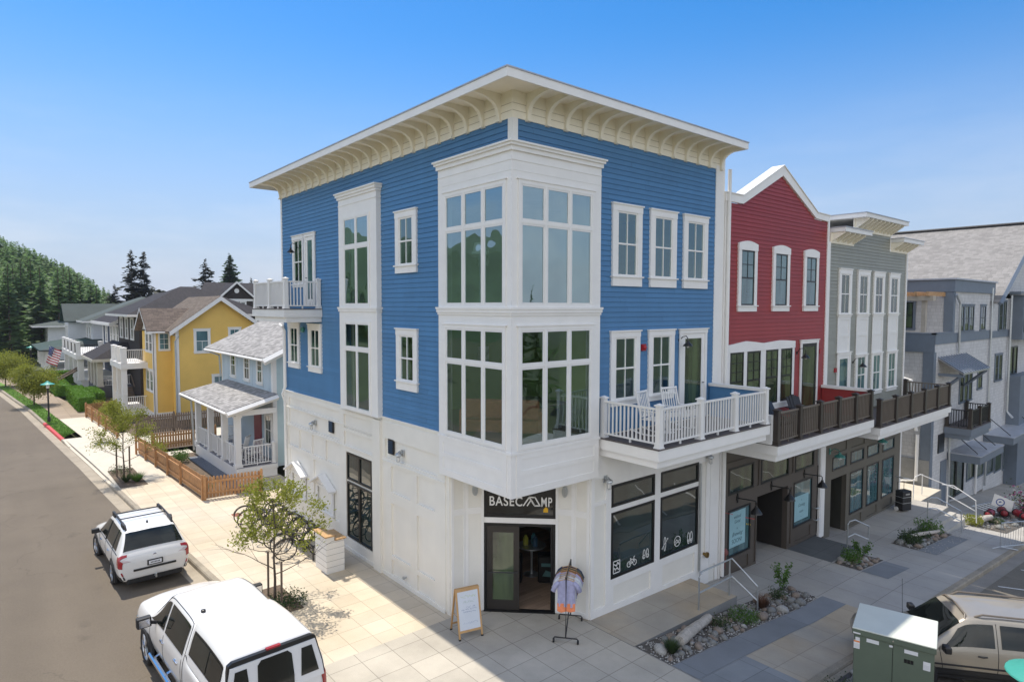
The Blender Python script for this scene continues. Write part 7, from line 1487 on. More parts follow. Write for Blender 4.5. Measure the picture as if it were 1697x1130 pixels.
def shrub(label, x, y, r, h, n, ls, m, seed, kind='tuft', z=None, name='shrub'):
    c = shrub_mesh(seed, r, h, n, ls, kind); T = thing(name, label, 'shrub', (x, y, gs(x) if z is None else z)); c.build('foliage', m, T, world=False, recalc=False)
MT['leafred'] = mat('leaf_reddish', (.12, .06, .035), .8, .3, 9)
SHR = [('grassy tuft at the corner end of the near rock bed', 2.95, -2.28, .26, .34, 260, .05, 'leafd', 'grass'), ('olive tuft beside the driftwood log in the near rock bed', 5.25, -2.15, .26, .30, 300, .06, 'leafd', 'tuft'), ('bright green low cushion in the near rock bed', 6.25, -2.2, .42, .28, 1100, .05, 'leafg', 'tuft'), ('reddish wispy plant in the near rock bed', 7.5, -2.05, .30, .36, 300, .05, 'leafred', 'grass'), ('brownish tuft near the far end of the near rock bed', 8.6, -1.95, .28, .36, 320, .06, 'leafd', 'tuft'), ('leafy rose shrub at the far end of the near rock bed', 9.1, -1.8, .36, .75, 330, .09, 'leafg', 'stem'),
       ('dark bushy shrub in the middle rock bed', 13.75, -1.95, .34, .5, 700, .07, 'leafg', 'tuft'), ('leggy shrub at the far end of the middle rock bed', 14.75, -1.9, .40, .6, 330, .09, 'leafg', 'stem'), ('dark shrub at the near end of the far rock bed', 18.7, -2.2, .45, .5, 800, .08, 'leafd', 'tuft'), ('green shrub by the steps railing in the far rock bed', 21.3, -2.05, .55, .6, 900, .08, 'leafg', 'tuft'), ('low plant behind the log in the far rock bed', 20.1, -2.1, .4, .3, 500, .07, 'leafd', 'tuft'), ('bright shrub at the bottom of the steps', 25.5, -2.6, .40, .5, 600, .09, 'leafy', 'tuft'), ('dark tuft in the lower rock bed', 27.3, -3.0, .4, .3, 500, .07, 'leafd', 'tuft'),
       ('wispy dark weed on the island rock bed', 4.35, -5.35, .30, .42, 240, .05, 'leafd', 'stem')]
for i, (lb, x, y, r, h, n, ls, m, kd) in enumerate(SHR): shrub(lb, x, y, r, h, n, ls, m, 300+i, kd)
for i, (lb, x, y, r, h, n, ls, m, kd) in enumerate([('dark low plant at the foot of the young tree', -3.05, 5.75, .55, .34, 700, .07, 'leafd', 'tuft'), ('spiky plant on the road side of the mulched pit', -4.25, 22.2, .35, .4, 300, .07, 'leafd', 'grass'), ('fern-like plant beside the mulched-pit tree', -3.85, 22.0, .45, .42, 420, .07, 'leafg', 'grass'), ('plant behind the mulched-pit tree', -4.2, 24.2, .5, .4, 420, .07, 'leafd', 'tuft'),
       ('round green shrub in the garden of the pale blue house', -1.5, 24.6, .45, .7, 900, .09, 'leafg', 'tuft'), ('yellow-green shrub by the corner of the garden fence', -2.1, 26.3, .4, .8, 600, .09, 'leafy', 'tuft'), ('small garden plant near the porch steps', -1.6, 21.8, .2, .2, 150, .06, 'leafg', 'tuft'), ('tiny plant in the near end of the garden bed', -1.5, 18.8, .18, .2, 120, .06, 'leafg', 'tuft'),
       ('yellow flowering shrub in front of the yellow house', -2.4, 37.6, .9, 1.3, 1500, .12, 'leafy', 'tuft'), ('second yellow shrub beside the yellow house porch', -1.9, 42.6, .8, 1.1, 900, .12, 'leafy', 'tuft'), ('small yellow bush at the fence end near the hedge', -2.4, 45.0, .6, 1.0, 500, .12, 'leafy', 'tuft')]): shrub(lb, x, y, r, h, n, ls, m, 400+i, kd, 0)
# ================================================================ fences
def picket_fence(label, pts, h=.95, gap=.135, pw=.10, name='picket_fence', solid=False, m='wood', z0=0.0, posts=2.3):
    T = thing(name, label, 'fence', (pts[0][0], pts[0][1], z0)); n_ = 0
    rnd = random.Random(len(label)); 
    for a, bq in zip(pts, pts[1:]):
        A, B_ = Vector(a), Vector(bq); d = B_-A; Ln = d.length; u = d.normalized(); fr = F((A.x, A.y, z0), (u.x, u.y, 0), (u.y, -u.x, 0)); b = MB(fr); k = 0; x = .04
        while x < Ln-pw*.5:
            hh = h+rnd.uniform(-.008, .008); b.prism([(x, .06), (x+pw, .06), (x+pw, hh-.05), (x+pw-.03, hh), (x+.03, hh), (x, hh-.05)], .0, .02, 1); x += gap
        b.build('pickets', m, T); c = MB(fr); c.box(0, Ln, -.045, -.002, .22, .31); c.box(0, Ln, -.045, -.002, h-.26, h-.17); c.build('fence_rail', m, T)
        np_ = max(1, round(Ln/posts))
        for i in range(np_+1):
            if n_ >= 40: break
            t = Ln*i/np_; c = MB(fr); c.box(t-.05, t+.05, -.13, -.04, 0, h+.03); c.lathe((t, -.085, h+.03), [(.04, 0), (.05, .03), (.03, .07), (.005, .085)], 8); c.build('fence_post', m, T); n_ += 1
    return T
picket_fence('cedar picket fence round the pale blue house garden, nearest the bicycles', [(-.05, 16.75), (-2.22, 17.12), (-2.35, 20.3), (-2.55, 24.5), (-2.78, 28.2)])
picket_fence('short picket fence running back beside the path to the pale blue house', [(-2.0, 28.6), (1.3, 28.6)])
picket_fence('picket fence between the pale blue and yellow house gardens', [(-1.9, 33.8), (6.5, 33.8)], m='woodd', h=1.2)
picket_fence('picket fence along the pavement in front of the yellow house', [(-2.9, 33.6), (-3.05, 37), (-3.40, 43.6), (-1.0, 44.9)])
# ================================================================ street lamps with green caps
def green_lamp(label, x, y, z, h=2.72, r=.5):
    T = thing('street_lamp', label, 'street lamp', (x, y, z)); b = MB(); b.lathe((0, 0, 0), [(.10, 0), (.10, .3), (.055, .36), (.05, h-.5), (.07, h-.45), (.07, h-.38)], 12); b.build('post', 'blackm', T, world=False)
    b = MB(); b.lathe((0, 0, h-.38), [(.09, 0), (.10, .05), (.10, .24), (.08, .28)], 12); b.build('lantern', 'wside', T, world=False)
    b = MB(); b.lathe((0, 0, h-.12), [(r, 0), (r*.98, .02), (r*.5, .10), (.10, .19), (.04, .24), (.0, .25)], 24); b.build('lamp_shade', MT['lampteal'], T, world=False)
MT['lampteal'] = mat('lamp_cap_teal', (.05, .30, .24), .4, .06)
green_lamp('green-capped street lamp on the lawn verge near the red kerb', -5.68, 43.0, 0, r=.42)
green_lamp('green-capped street lamp in the foreground at the lower right corner', 3.25, -8.88, -.25, 2.70)
green_lamp('green-capped street lamp far up the street before the wood', -4.2, 92, 0)
# flag on the navy house post
T = thing('flag', 'stars and stripes flag hanging from a slanted pole before the far porches', 'flag', (-3.1, 76.5, .9)); T.scale = (.75, .75, .75); b = MB(); b.tube([(1.0, -.6, 1.3), (-.25, .0, 3.6)], .035, 6); b.build('flag_pole', 'galv', T, world=False)
fr_ = [Vector((-.2, -.02, 3.5)), Vector((1.35, -.55, 2.7))]
fb = {0: MB(), 1: MB(), 2: MB(), 3: MB()}
for i in range(16):
    for j in range(13):
        def fp(u, v):
            p = Vector((-.2, 0, 3.5)).lerp(Vector((1.15, -.55, 2.75)), u)+Vector((-.55*v, .05, -2.35*v)); p += Vector((.08, -.14, 0))*math.sin(u*7+v*2.5); return p
        q = [fp(i/16, j/13), fp((i+1)/16, j/13), fp((i+1)/16, (j+1)/13), fp(i/16, (j+1)/13)]; k = 2 if (i < 7 and j < 7) else (0 if j % 2 == 0 else 1)
        if k == 2 and (i+j) % 2: pass
        fb[k].face([tuple(v) for v in q])
for i in range(6):
    for j in range(5):
        u, v = (i+.7)/16*1.05, (j+.8)/13*1.3; p = fp(u, v)+Vector((-.01, -.03, 0)); fb[3].face([tuple(p+Vector(d)) for d in ((0, 0, .035), (.025, -.01, 0), (0, 0, -.035), (-.025, .01, 0))])
cl = fb[0].build('flag_red_stripes', mat('flag_red', (.45, .04, .05), .7), T, world=False, recalc=False); fb[1].build('flag_white_stripes', 'wside', T, world=False, recalc=False); fb[2].build('flag_canton', mat('flag_blue', (.03, .05, .18), .7), T, world=False, recalc=False); fb[3].build('flag_stars', 'wside', T, world=False, recalc=False)
# ================================================================ bicycles in a row along the wall
def bicycle():
    T = thing('bicycle', 'black bicycle', 'bicycle'); R_ = .34
    for x in (-.52, .52):
        b = MB(); n = 24
        for k in range(n):
            t0, t1 = 2*PI*k/n, 2*PI*(k+1)/n; b.tube([(x+R_*math.cos(t0), 0, R_+R_*math.sin(t0)), (x+R_*math.cos(t1), 0, R_+R_*math.sin(t1))], .020, 5, cap=False)
        w_ = b.build('wheel', 'tyre', T, world=False); b = MB(); [b.tube([(x, 0, R_), (x+R_*math.cos(k*PI/6), 0, R_+R_*math.sin(k*PI/6))], .003, 3, cap=False) for k in range(12)]; b.lathe((x, -.03, R_), [(.025, 0), (.025, .06)], 8, 'y'); b.build('spokes', 'galv', w_, world=False)
    b = MB(); bb, st_, hd, ra = (-.08, 0, .30), (-.22, 0, .80), (.34, 0, .86), (-.52, 0, R_)
    for p, q in ((bb, st_), (bb, (.36, 0, .74)), (st_, hd), (bb, ra), (st_, ra), (hd, (.37, 0, .70)), ((.37, 0, .74), (.52, 0, R_)), (hd, (.32, 0, 1.0))): b.tube([p, q], .017, 6)
    b.build('frame', MT['bikeframe'], T, world=False); b = MB(); b.tube([(.32, 0, 1.0), (.36, -.12, 1.05), (.25, -.31, 1.04)], .013, 6); b.tube([(.32, 0, 1.0), (.36, .12, 1.05), (.25, .31, 1.04)], .013, 6); b.build('handlebar', 'blackm', T, world=False)
    b = MB(); b.tube([st_, (-.24, 0, .93)], .014); b.prism([(-.38, -.08), (-.36, -.09), (-.12, -.03), (-.10, 0), (-.12, .03), (-.36, .09), (-.38, .08)], .93, .97, 2); b.build('saddle', 'black', T, world=False)
    b = MB(); b.lathe((-.08, -.04, .30), [(.09, 0), (.09, .012)], 14, 'y'); b.tube([(-.08, -.06, .30), (-.02, -.06, .15)], .012); b.tube([(-.08, .06, .30), (-.14, .06, .45)], .012); b.build('crankset', 'blackm', T, world=False)
    b = MB(); b.box(-.72, -.34, -.06, .06, .74, .76); b.tube([(-.6, .05, .75), (-.52, .05, R_)], .008); b.tube([(-.6, -.05, .75), (-.52, -.05, R_)], .008); b.build('rear_rack', 'blackm', T, world=False)
    b = MB(); n = 9
    for x in (-.52, .52):
        for k in range(n): t0, t1 = lerp(.3, 2.6, k/n), lerp(.3, 2.6, (k+1)/n); b.tube([(x+.375*math.cos(t0), 0, R_+.375*math.sin(t0)), (x+.375*math.cos(t1), 0, R_+.375*math.sin(t1))], .014, 4)
    b.build('mudguard', 'black', T, world=False); return T
MT['bikeframe'] = mat('bicycle_frame_paint', (.03, .035, .04), .3, .1, coat=.6)
bk = bicycle(); ords = ['nearest the white planter box', 'second from the planter box', 'third from the planter box', 'fourth from the planter box', 'fourth from the picket fence', 'third from the picket fence', 'second from the picket fence', 'nearest the picket fence']
rnd = random.Random(9)
for k in range(8):
    o = bk if k == 0 else copy_tree(bk)
    o.location = (-1.45+rnd.uniform(-.1, .1), 8.65+k*.62, 0); o.rotation_euler = (rnd.uniform(-.12, -.04), 0, PI+rnd.uniform(-.10, .12)-.18); o['label'] = 'black bicycle in the row along the wall, '+ords[k]; o['group'] = 'bicycles parked along the left wall'
T = thing('bicycle_rack', 'low steel rack holding the row of bicycles', 'bicycle rack', (-1.3, 10.8, 0)); b = MB(); b.tube([(0, -2.6, .45), (0, 2.6, .45)], .025, 8); [b.tube([(0, y, 0), (0, y, .45)], .025, 8) for y in (-2.6, -.9, .9, 2.6)]; b.build('rack_bar', 'blackm', T, world=False)
# white boarded planter box with wooden caps
T = thing('planter_box', 'white boarded street box with two-level wooden cap, beside the bicycles', 'planter box', (-1.15, 7.3, 0))
b = MB(); b.box(-.27, -.02, -.40, .42, 0, 1.12); b.box(-.02, .30, -.40, .42, 0, .98); b.build('box_body', 'white', T, world=False); b = MB()
for k in range(1, 6): b.box(-.274, .304, -.404, .424, k*.185, k*.185+.008)
b.build('board_gap', mat('gap_grey', (.30, .29, .28), .8), T, world=False)
for (a, c_, z) in ((-.33, -.0, 1.12), (.0, .35, .98)): MB().box(a, c_, -.45, .47, z, z+.035).build('wood_cap', 'oak', T, world=False)
# sandwich board
T = thing('sandwich_board', 'wooden A-frame whiteboard sign standing left of the shop door', 'sign', (-.19, 1.5, 0), math.radians(-14))
def afr(b, s):     # leaning frame: u across, v up along the board
    pass
hh = 1.16
for s_, nm in ((-1, 'front_board'), (1, 'rear_board')):
    y0 = s_*.30; fr2 = F((0, y0, 0), (1, 0, 0), (0, s_, 0)); 
    def lp(u, n, v, y0=y0, s_=s_): return Vector((u, y0*(1-v/hh*.93)+s_*n, v*.985))
    b = MB(lp); b.box(-.31, -.27, -.012, .018, 0, hh); b.box(.27, .31, -.012, .018, 0, hh); b.box(-.27, .27, -.012, .018, hh-.07, hh); b.box(-.27, .27, -.012, .018, .16, .21)
    fo_ = b.build(nm, 'oak', T, world=False); b = MB(lp); b.box(-.27, .27, -.004, .008, .21, hh-.07); bd = b.build('whiteboard', mat('whiteboard_panel', (.62, .66, .72), .3, .04), fo_, world=False)
    b = MB(lp); b.box(-.315, -.265, -.015, .02, -.0, .035); b.box(.265, .315, -.015, .02, 0, .035); b.build('rubber_foot', 'tyre', fo_, world=False)
    if s_ == -1:
        rnd = random.Random(2)
        for (v, h_, u0, u1, col) in ((.96, .07, -.22, .22, (.42, .52, .30)), (.84, .06, -.14, .16, (.35, .45, .40)), (.72, .035, -.06, .17, (.22, .27, .42)), (.67, .035, -.19, .20, (.22, .27, .42)), (.61, .035, -.15, .18, (.22, .27, .42)), (.36, .05, -.17, .20, (.35, .42, .55))):
            b = MB(lp); u = u0; up_ = 0
            while u < u1:
                du = rnd.uniform(.012, .022); v0, v1 = v+rnd.uniform(-.5, .5)*h_, v+rnd.uniform(-.5, .5)*h_
                if rnd.random() > .12: b.face([(u, .010, v0), (u+.006, .010, v0), (u+du+.006, .010, v1), (u+du, .010, v1)]); b.face([(u, .010, v0-.003), (u+du, .010, v0-.003), (u+du, .010, v0+.004), (u, .010, v0+.004)])
                u += du*1.1
            b.build('handwriting', mat('marker_ink', col, .6), bd, world=False)
b = MB(); b.tube([(-.29, -.17, .5), (-.29, .17, .5)], .008); b.build('hinge_stay', 'oak', T, world=False)
# rolling rail with shirts
A_, B__ = Vector((1.33, -.42)), Vector((2.22, .30)); dd = (B__-A_); Ld = dd.length; ang = math.atan2(dd.y, dd.x)
T = thing('clothes_rail', 'black pipe clothes rail on castors standing right of the shop door', 'clothes rail', (A_.x, A_.y, 0), ang); b = MB()
b.tube([(0, 0, .13), (0, 0, 1.58), (Ld, 0, 1.58), (Ld, 0, .13)], .016, 8); b.tube([(.02, 0, .16), (Ld, 0, .62)], .013, 8)
for x in (0, Ld): b.tube([(x, -.29, .09), (x, -.27, .13), (x, .27, .13), (x, .29, .09)], .017, 8)
b.lathe((0, 0, 1.58), [(.024, -.02), (.024, .02)], 8); b.build('pipe_frame', 'blackm', T, world=False)
for x in (0, Ld):
    for y in (-.29, .29): MB().lathe((x, y-.02, .05), [(.05, 0), (.05, .04)], 12, 'y').build('castor', 'tyre', T, world=False)
cols = [('lavender grey shirt with an orange hem, front of the clothes rail', (.36, .36, .52), (.80, .26, .12)), ('white shirt with coral sleeves behind the lavender shirt', (.62, .60, .60), None), ('white shirt in the middle of the clothes rail', (.60, .62, .66), None), ('pale grey shirt in the middle of the clothes rail', (.42, .42, .46), None), ('lilac shirt behind the pale grey shirt', (.40, .38, .56), None), ('rust brown shirt towards the back of the rail', (.25, .12, .06), None), ('olive green shirt towards the back of the rail', (.08, .09, .07), None), ('navy shirt at the far end of the clothes rail', (.02, .03, .08), None)]
for k, (lb, c1, c2) in enumerate(cols):
    t = .07+k*.115; p = A_+dd.normalized()*t; T = thing('shirt', lb, 'shirt', (p.x, p.y, 1.56), ang+PI/2+random.Random(k).uniform(-.12, .12), 'shirts on the rolling rail')
    rs = random.Random(40+k); b = MB(); NR, NC, d_ = 22, 20, .04; ph = rs.uniform(0, 6)
    def hw(z): return interp(z, [(-.70, .215), (-.45, .205), (-.27, .215), (-.14, .225), (-.09, .17), (-.05, .07)])
    for sd in (-1, 1):
        rows = []
        for i in range(NR+1):
            z = lerp(-.70, -.05, i/NR); w_ = hw(z); rows.append([b.p(lerp(-w_, w_, j/NC), sd*(d_*.5*math.sin(PI*j/NC)**.6+.004)+.011*math.sin(9*lerp(-1, 1, j/NC)+ph+z*3)*min(1, (-z-.05)*2.2), z+(.012*math.sin(7*j/NC+ph) if i == 0 else 0)) for j in range(NC+1)])
        for r0, r1 in zip(rows, rows[1:]):
            for j in range(NC): b.f.append([r0[j], r0[j+1], r1[j+1], r1[j]])
    for sx in (-1, 1): b.tube([(sx*.17, 0, -.11), (sx*.25, 0, -.18), (sx*.315, .01*sx, -.33)], .052, 8, r1=.062)
    b.build('shirt_body', mat('shirt_cloth', c1, .9, .12, 14, bump=.3, bscale=10), T, world=False, smooth=True)
    if c2: b = MB(); b.prism([(-.215, -.80), (-.10, -.83), (.0, -.81), (.12, -.85), (.215, -.81), (.213, -.62), (-.213, -.62)], -d_/2-.003, d_/2+.003, 1); b.build('shirt_hem', mat('shirt_hem_orange', c2, .9, .12, 14), T, world=False, bevel=.008)
    b = MB(); b.tube([(0, 0, .03), (.02, 0, .045), (.03, 0, .02), (0, 0, -.03)], .004, 5); b.tube([(-.19, 0, -.085), (0, 0, -.03), (.19, 0, -.085)], .009, 5); b.build('hanger', 'oak', T, world=False)
# display inside the shop
T = thing('display_table', 'round display table with goods just inside the open shop door', 'table', (3.3, 3.0, .012)); b = MB(); b.lathe((0, 0, .86), [(.42, 0), (.42, .04)], 24); b.lathe((0, 0, 0), [(.25, 0), (.04, .03), (.04, .86)], 12); b.build('tabletop', 'galv', T, world=False)
for k, (dx, dy) in enumerate(((-.45, .30), (.35, -.35))):
    T = thing('black_crate', ('black printed crate left of the display table', 'black printed crate right of the display table')[k], 'crate', (3.0+dx, 2.7+dy, .012), math.radians(-45)); MB().box(-.28, .28, -.2, .2, 0, .8).build('crate_body', 'black', T, world=False, bevel=.04); 
    b = MB(); b.box(-.18, .18, -.215, -.205, .5, .6); b.prism([(-.15, .22), (.15, .2), (.12, .34), (-.05, .40)], -.215, -.205, 1); b.build('crate_print', mat('print_teal', (.10, .22, .22), .6), T, world=False)
for k, (dx, dy, c_) in enumerate(((-.15, .1, (.5, .5, .08)), (.12, .05, (.08, .25, .3)), (0, -.15, (.05, .12, .2)))):
    o = MB().lathe((3.3+dx, 3.0+dy, .912), [(.07, 0), (.08, .02), (.08, .22), (.04, .26), (.04, .30)], 12).build('bottle', mat('bottle_colour', c_, .3)); tag(o, ('yellow bottle on the round display table', 'teal bottle on the round display table', 'dark blue bottle on the round display table')[k], 'bottle')
# ================================================================ railings along the shops
def pipe_rail(label, runs, r=.024, m='galv', name='handrail'):
    T = thing(name, label, 'railing', (runs[0][0][0], runs[0][0][1], gs(runs[0][0][0]))); b = MB()
    for q in runs: b.tube(q, r, 8)
    b.build('rail_tube', m, T)
pipe_rail('galvanised handrail on the edge of the ramp above the driftwood log', [[(5.36, -1.40, -.12), (5.36, -1.40, .80), (5.40, -1.40, .90), (5.50, -1.40, .93), (6.93, -1.42, .92), (7.12, -2.10, .30), (7.12, -2.12, -.45)], [(6.87, -1.40, -.14), (6.87, -1.40, .92)], [(5.36, -1.40, .38), (6.95, -1.42, .40), (7.12, -2.10, -.10)]])
pipe_rail('small galvanised hoop rail at the end of the dark ramp', [[(14.9, -1.35, -.95), (14.9, -1.35, .10), (15.0, -1.38, .20), (15.25, -1.45, .22), (15.75, -1.75, -.05), (15.75, -1.75, -1.0)], [(14.9, -1.35, -.38), (15.25, -1.45, -.30), (15.75, -1.75, -.55)]])
pipe_rail('near handrail of the steps down from the shop walk', [[(22.25, -1.72, -1.2), (22.25, -1.72, -.35), (22.35, -1.80, -.26), (22.6, -1.95, -.28), (23.0, -2.75, -.75), (23.05, -2.80, -1.7)], [(22.25, -1.72, -.72), (22.55, -1.95, -.74), (23.0, -2.78, -1.2)]])
pipe_rail('far white handrail of the steps down from the shop walk', [[(24.9, -1.72, -1.2), (24.9, -1.72, -.20), (24.7, -1.55, -.16), (25.1, -1.9, -.22), (25.15, -2.75, -.72), (25.2, -2.8, -1.75)], [(24.9, -1.72, -.66), (25.15, -2.75, -1.2)]], m='wside')
pipe_rail('white handrail going down the side passage past the rolling toolbox', [[(25.0, -.3, -1.22), (25.0, -.3, -.25), (25.2, -.3, -.15), (25.9, -.3, -.15), (27.3, -1.5, -.9)], [(26.2, -.3, -1.2), (26.2, -.3, -.2)]], m='wside')
T = thing('crowd_barrier', 'grey steel crowd barrier standing on the pavement at the right edge', 'barrier', (21.6, -4.45, gs(21.6))); b = MB(); b.tube([(0, 0, .1), (0, 0, 1.05), (1.9, -.9, 1.0), (1.9, -.9, .05), (0, 0, .1)], .02, 6); b.tube([(-.25, .2, .03), (0, 0, .1), (.35, -.5, .02)], .02, 6)
for k in range(1, 16): t = k/16; b.tube([(1.9*t, -.9*t, .1), (1.9*t, -.9*t, 1.03)], .007, 4)
b.build('barrier_frame', 'galv', T, world=False)
T = thing('bicycle_stand', 'low ladder-like steel bicycle stand on the lower pavement', 'bicycle stand', (29.3, -1.6, gs(29.3)+.02)); b = MB(); b.tube([(0, 0, .3), (2.8, -.6, .2)], .03, 6); b.tube([(.1, -.9, .1), (2.9, -1.5, .0)], .03, 6); [b.tube([(.1+k*.35, -.02-k*.075, .3-k*.012), (.2+k*.35, -.92-k*.075, .1-k*.012)], .02, 5) for k in range(8)]; b.build('stand_bars', 'galv', T, world=False)
# rolling toolbox
T = thing('rolling_toolbox', 'black wheeled toolbox with raised pull handle at the end of the shop walk', 'toolbox', (22.7, -.62, -1.21), math.radians(-20)); MB().box(-.28, .28, -.20, .20, .06, .95).build('toolbox_body', 'carplast', T, world=False, bevel=.03); b = MB(); b.tube([(-.2, .15, .9), (-.2, .15, 1.30), (.2, .15, 1.30), (.2, .15, .9)], .014, 6); b.build('pull_handle', 'blackm', T, world=False)
b = MB(); b.box(-.285, .285, -.205, .205, .40, .42); b.box(-.285, .285, -.205, .205, .66, .68); b.box(-.12, .12, -.215, -.20, .78, .84); b.build('latch', 'galv', T, world=False)
for s_ in (-1, 1): MB().lathe((s_*.30-.02, .1, .10), [(.10, 0), (.10, .04)], 14, 'x').build('wheel', 'wside', T, world=False)
# goods and flowers left on the lower bed
redm = mat('red_nylon', (.20, .012, .018), .4, .1); 
for k, (x, y, lb, s_) in enumerate(((28.5, -2.55, 'dark red bundle nearest the steps on the lower rock bed', .72), (30.0, -2.75, 'red bundle below the propped white sign', .8), (30.3, -3.35, 'bright red bundle at the right edge of the lower rock bed', .75))):
    T = thing('red_bundle', lb, 'bundle', (x, y, gs(x)+.05), .4*k); b = MB(); prof = [(.0, -.5), (.16, -.48), (.24, -.3), (.22, 0), (.25, .25), (.15, .46), (0, .5)]
    b.lathe((0, 0, .22), [(r_*s_, h_*s_) for r_, h_ in prof], 12, 'x'); b.build('bundle_cloth', redm if k < 2 else mat('bright_red_nylon', (.32, .02, .03), .4), T, world=False, smooth=True)
    b = MB(); b.lathe((0, 0, .22), [(.25*s_, -.32), (.26*s_, -.30), (.25*s_, -.27)], 12, 'x'); b.lathe((0, 0, .22), [(.255*s_, .2), (.265*s_, .22), (.255*s_, .25)], 12, 'x'); b.build('strap', 'black', T, world=False)
T = thing('propped_sign', 'white panel with a blue ring emblem, propped on the red bundles', 'sign', (30.6, -2.6, gs(30.6)+.2), math.radians(-68)); T.scale = (.75, .75, .75); b = MB(); 
b.prism([(-.62, .35), (.50, .0), (.62, .75), (-.45, 1.15)], -.01, .01, 1); b.build('panel', 'wside', T, world=False); b = MB()
for k in range(20): t0, t1 = 2*PI*k/20, 2*PI*(k+1)/20; b.prism([(-.12+.25*math.cos(t0), .6+.25*math.sin(t0)), (-.12+.25*math.cos(t1), .6+.25*math.sin(t1)), (-.12+.19*math.cos(t1), .6+.19*math.sin(t1)), (-.12+.19*math.cos(t0), .6+.19*math.sin(t0))], -.016, -.010, 1)
b.prism([(-.2, .55), (-.04, .62), (-.10, .68), (-.2, .64)], -.016, -.010, 1); b.build('ring_emblem', mat('emblem_blue', (.05, .10, .30), .5), T, world=False)
T = thing('flower_basket', 'basket of white, pink and dark red flowers at the right edge', 'flowers', (32.2, -3.4, gs(32.2))); rnd = random.Random(8)
for nm, c_, n_ in (('white_blooms', (.7, .68, .62), 260), ('pink_blooms', (.45, .06, .22), 320), ('leaves', (.05, .09, .02), 500), ('yellow_blooms', (.6, .5, .1), 90)):
    b = MB(); [leaf(b, Vector((rnd.gauss(0, .5), rnd.gauss(0, .4), .75+rnd.gauss(0, .32))), .13, rnd) for _ in range(n_)]; tag(b.build(nm, mat(nm, c_, .7), T, world=False, recalc=False), kind='stuff')
b = MB(); b.lathe((0, 0, 0), [(.35, 0), (.45, .4)], 12); b.build('basket', 'woodd', T, world=False)
# ================================================================ river stones and driftwood
def stone_mesh(seed, m):
    bm = bmesh.new(); bmesh.ops.create_icosphere(bm, subdivisions=2, radius=1); rr = random.Random(seed); o_ = Vector((rr.uniform(0, 50),)*3)
    for v in bm.verts: k = 1+.22*noise.noise(v.co*1.1+o_)+.06*noise.noise(v.co*3+o_); v.co = Vector((v.co.x*k, v.co.y*k*.8, v.co.z*k*.62))
    me = bpy.data.meshes.new('river_stone'); bm.to_mesh(me); bm.free(); me.materials.append(MT[m]); [setattr(p, 'use_smooth', True) for p in me.polygons]; return me
SM = [stone_mesh(k, m) for k, m in enumerate(('rockg', 'rockg', 'rockb', 'rockl', 'rockg', 'rockb', 'rockg'))]
def stones(n, fx_, label, group, seed, r0=.07, r1=.20):
    rnd = random.Random(seed); placed = []
    tries = 0
    while len(placed) < n and tries < n*40:
        tries += 1; x, y = fx_(rnd); r = r0+(r1-r0)*rnd.random()**2.0
        if any((x-a)**2+(y-b_)**2 < (.72*(r+c_))**2 for a, b_, c_ in placed): continue
        placed.append((x, y, r)); o = bpy.data.objects.new('river_stone', rnd.choice(SM)); COL.objects.link(o); o.location = (x, y, gs(x)+r*.28); o.scale = (r, r, r); o.rotation_euler = (rnd.uniform(-.3, .3), rnd.uniform(-.3, .3), rnd.uniform(0, 6.28)); tag(o, label, 'rock', group)
def rect(x0, x1, y0, y1): return lambda r: (r.uniform(x0, x1), r.uniform(y0, y1))
stones(105, rect(2.62, 9.68, -2.54, -1.68), 'river stone lying in the near rock bed along the ramp', 'river stones in the near rock bed', 1)
stones(34, rect(13.3, 15.2, -2.4, -1.7), 'river stone lying in the middle rock bed', 'river stones in the middle rock bed', 2); stones(60, rect(18.1, 22.1, -2.62, -1.85), 'river stone lying in the far rock bed', 'river stones in the far rock bed', 3); stones(48, rect(25.3, 31.5, -3.8, -2.5), 'river stone lying in the lower rock bed', 'river stones in the lower rock bed', 4)
stones(34, lambda r: (r.uniform(3.6, 6.2), r.uniform(-5.9, -5.15)), 'river stone lying on the kerbside island bed', 'river stones on the island bed', 5)
def pebbles(name, x0, x1, y0, y1, n, seed):
    rnd = random.Random(seed); c = MB()
    for _ in range(n):
        x, y, r = rnd.uniform(x0, x1), rnd.uniform(y0, y1), rnd.uniform(.012, .035); z = gs(x)+.006; i = len(c.v); a = rnd.uniform(0, 6.28)
        ring = [Vector((x+r*math.cos(a+k*PI/2.5), y+r*.8*math.sin(a+k*PI/2.5), z)) for k in range(5)]; c.v += ring+[Vector((x, y, z+r*.7))]; c.f += [[i+k, i+(k+1) % 5, i+5] for k in range(5)]
    tag(c.build(name, 'rockl', recalc=False), kind='stuff')
pebbles('pebbles', 2.5, 9.75, -2.6, -1.6, 1500, 1); pebbles('pebbles_far', 18, 31, -3.3, -1.9, 700, 2)
def log(label, p0, p1, r, seed):
    rnd = random.Random(seed); P0, P1 = Vector(p0), Vector(p1); n = 12; T = thing('driftwood_log', label, 'log', tuple(P0)); b = MB(); d = (P1-P0); u = d.normalized(); a = u.orthogonal().normalized(); c_ = u.cross(a); rings = []
    for k in range(n+1):
        t = k/n; base = len(b.v); cc = d*t+a*.012*math.sin(t*5)
        for j in range(14): th = 2*PI*j/14; rr = r*(1-.22*t)*(1+.10*noise.noise(Vector((math.cos(th)*1.2, math.sin(th)*1.2, t*3+seed)))+.04*rnd.uniform(-1, 1))*(.93 if k in (0, n) else 1); b.v.append(cc+(a*math.cos(th)+c_*math.sin(th))*rr)
        rings.append(base)
    for A, B_ in zip(rings, rings[1:]):
        for j in range(14): b.f.append([A+j, A+(j+1) % 14, B_+(j+1) % 14, B_+j])
    b.f.append([rings[0]+j for j in range(14)][::-1]); b.f.append([rings[-1]+j for j in range(14)]); b.build('log_wood', 'drift', T, world=False)
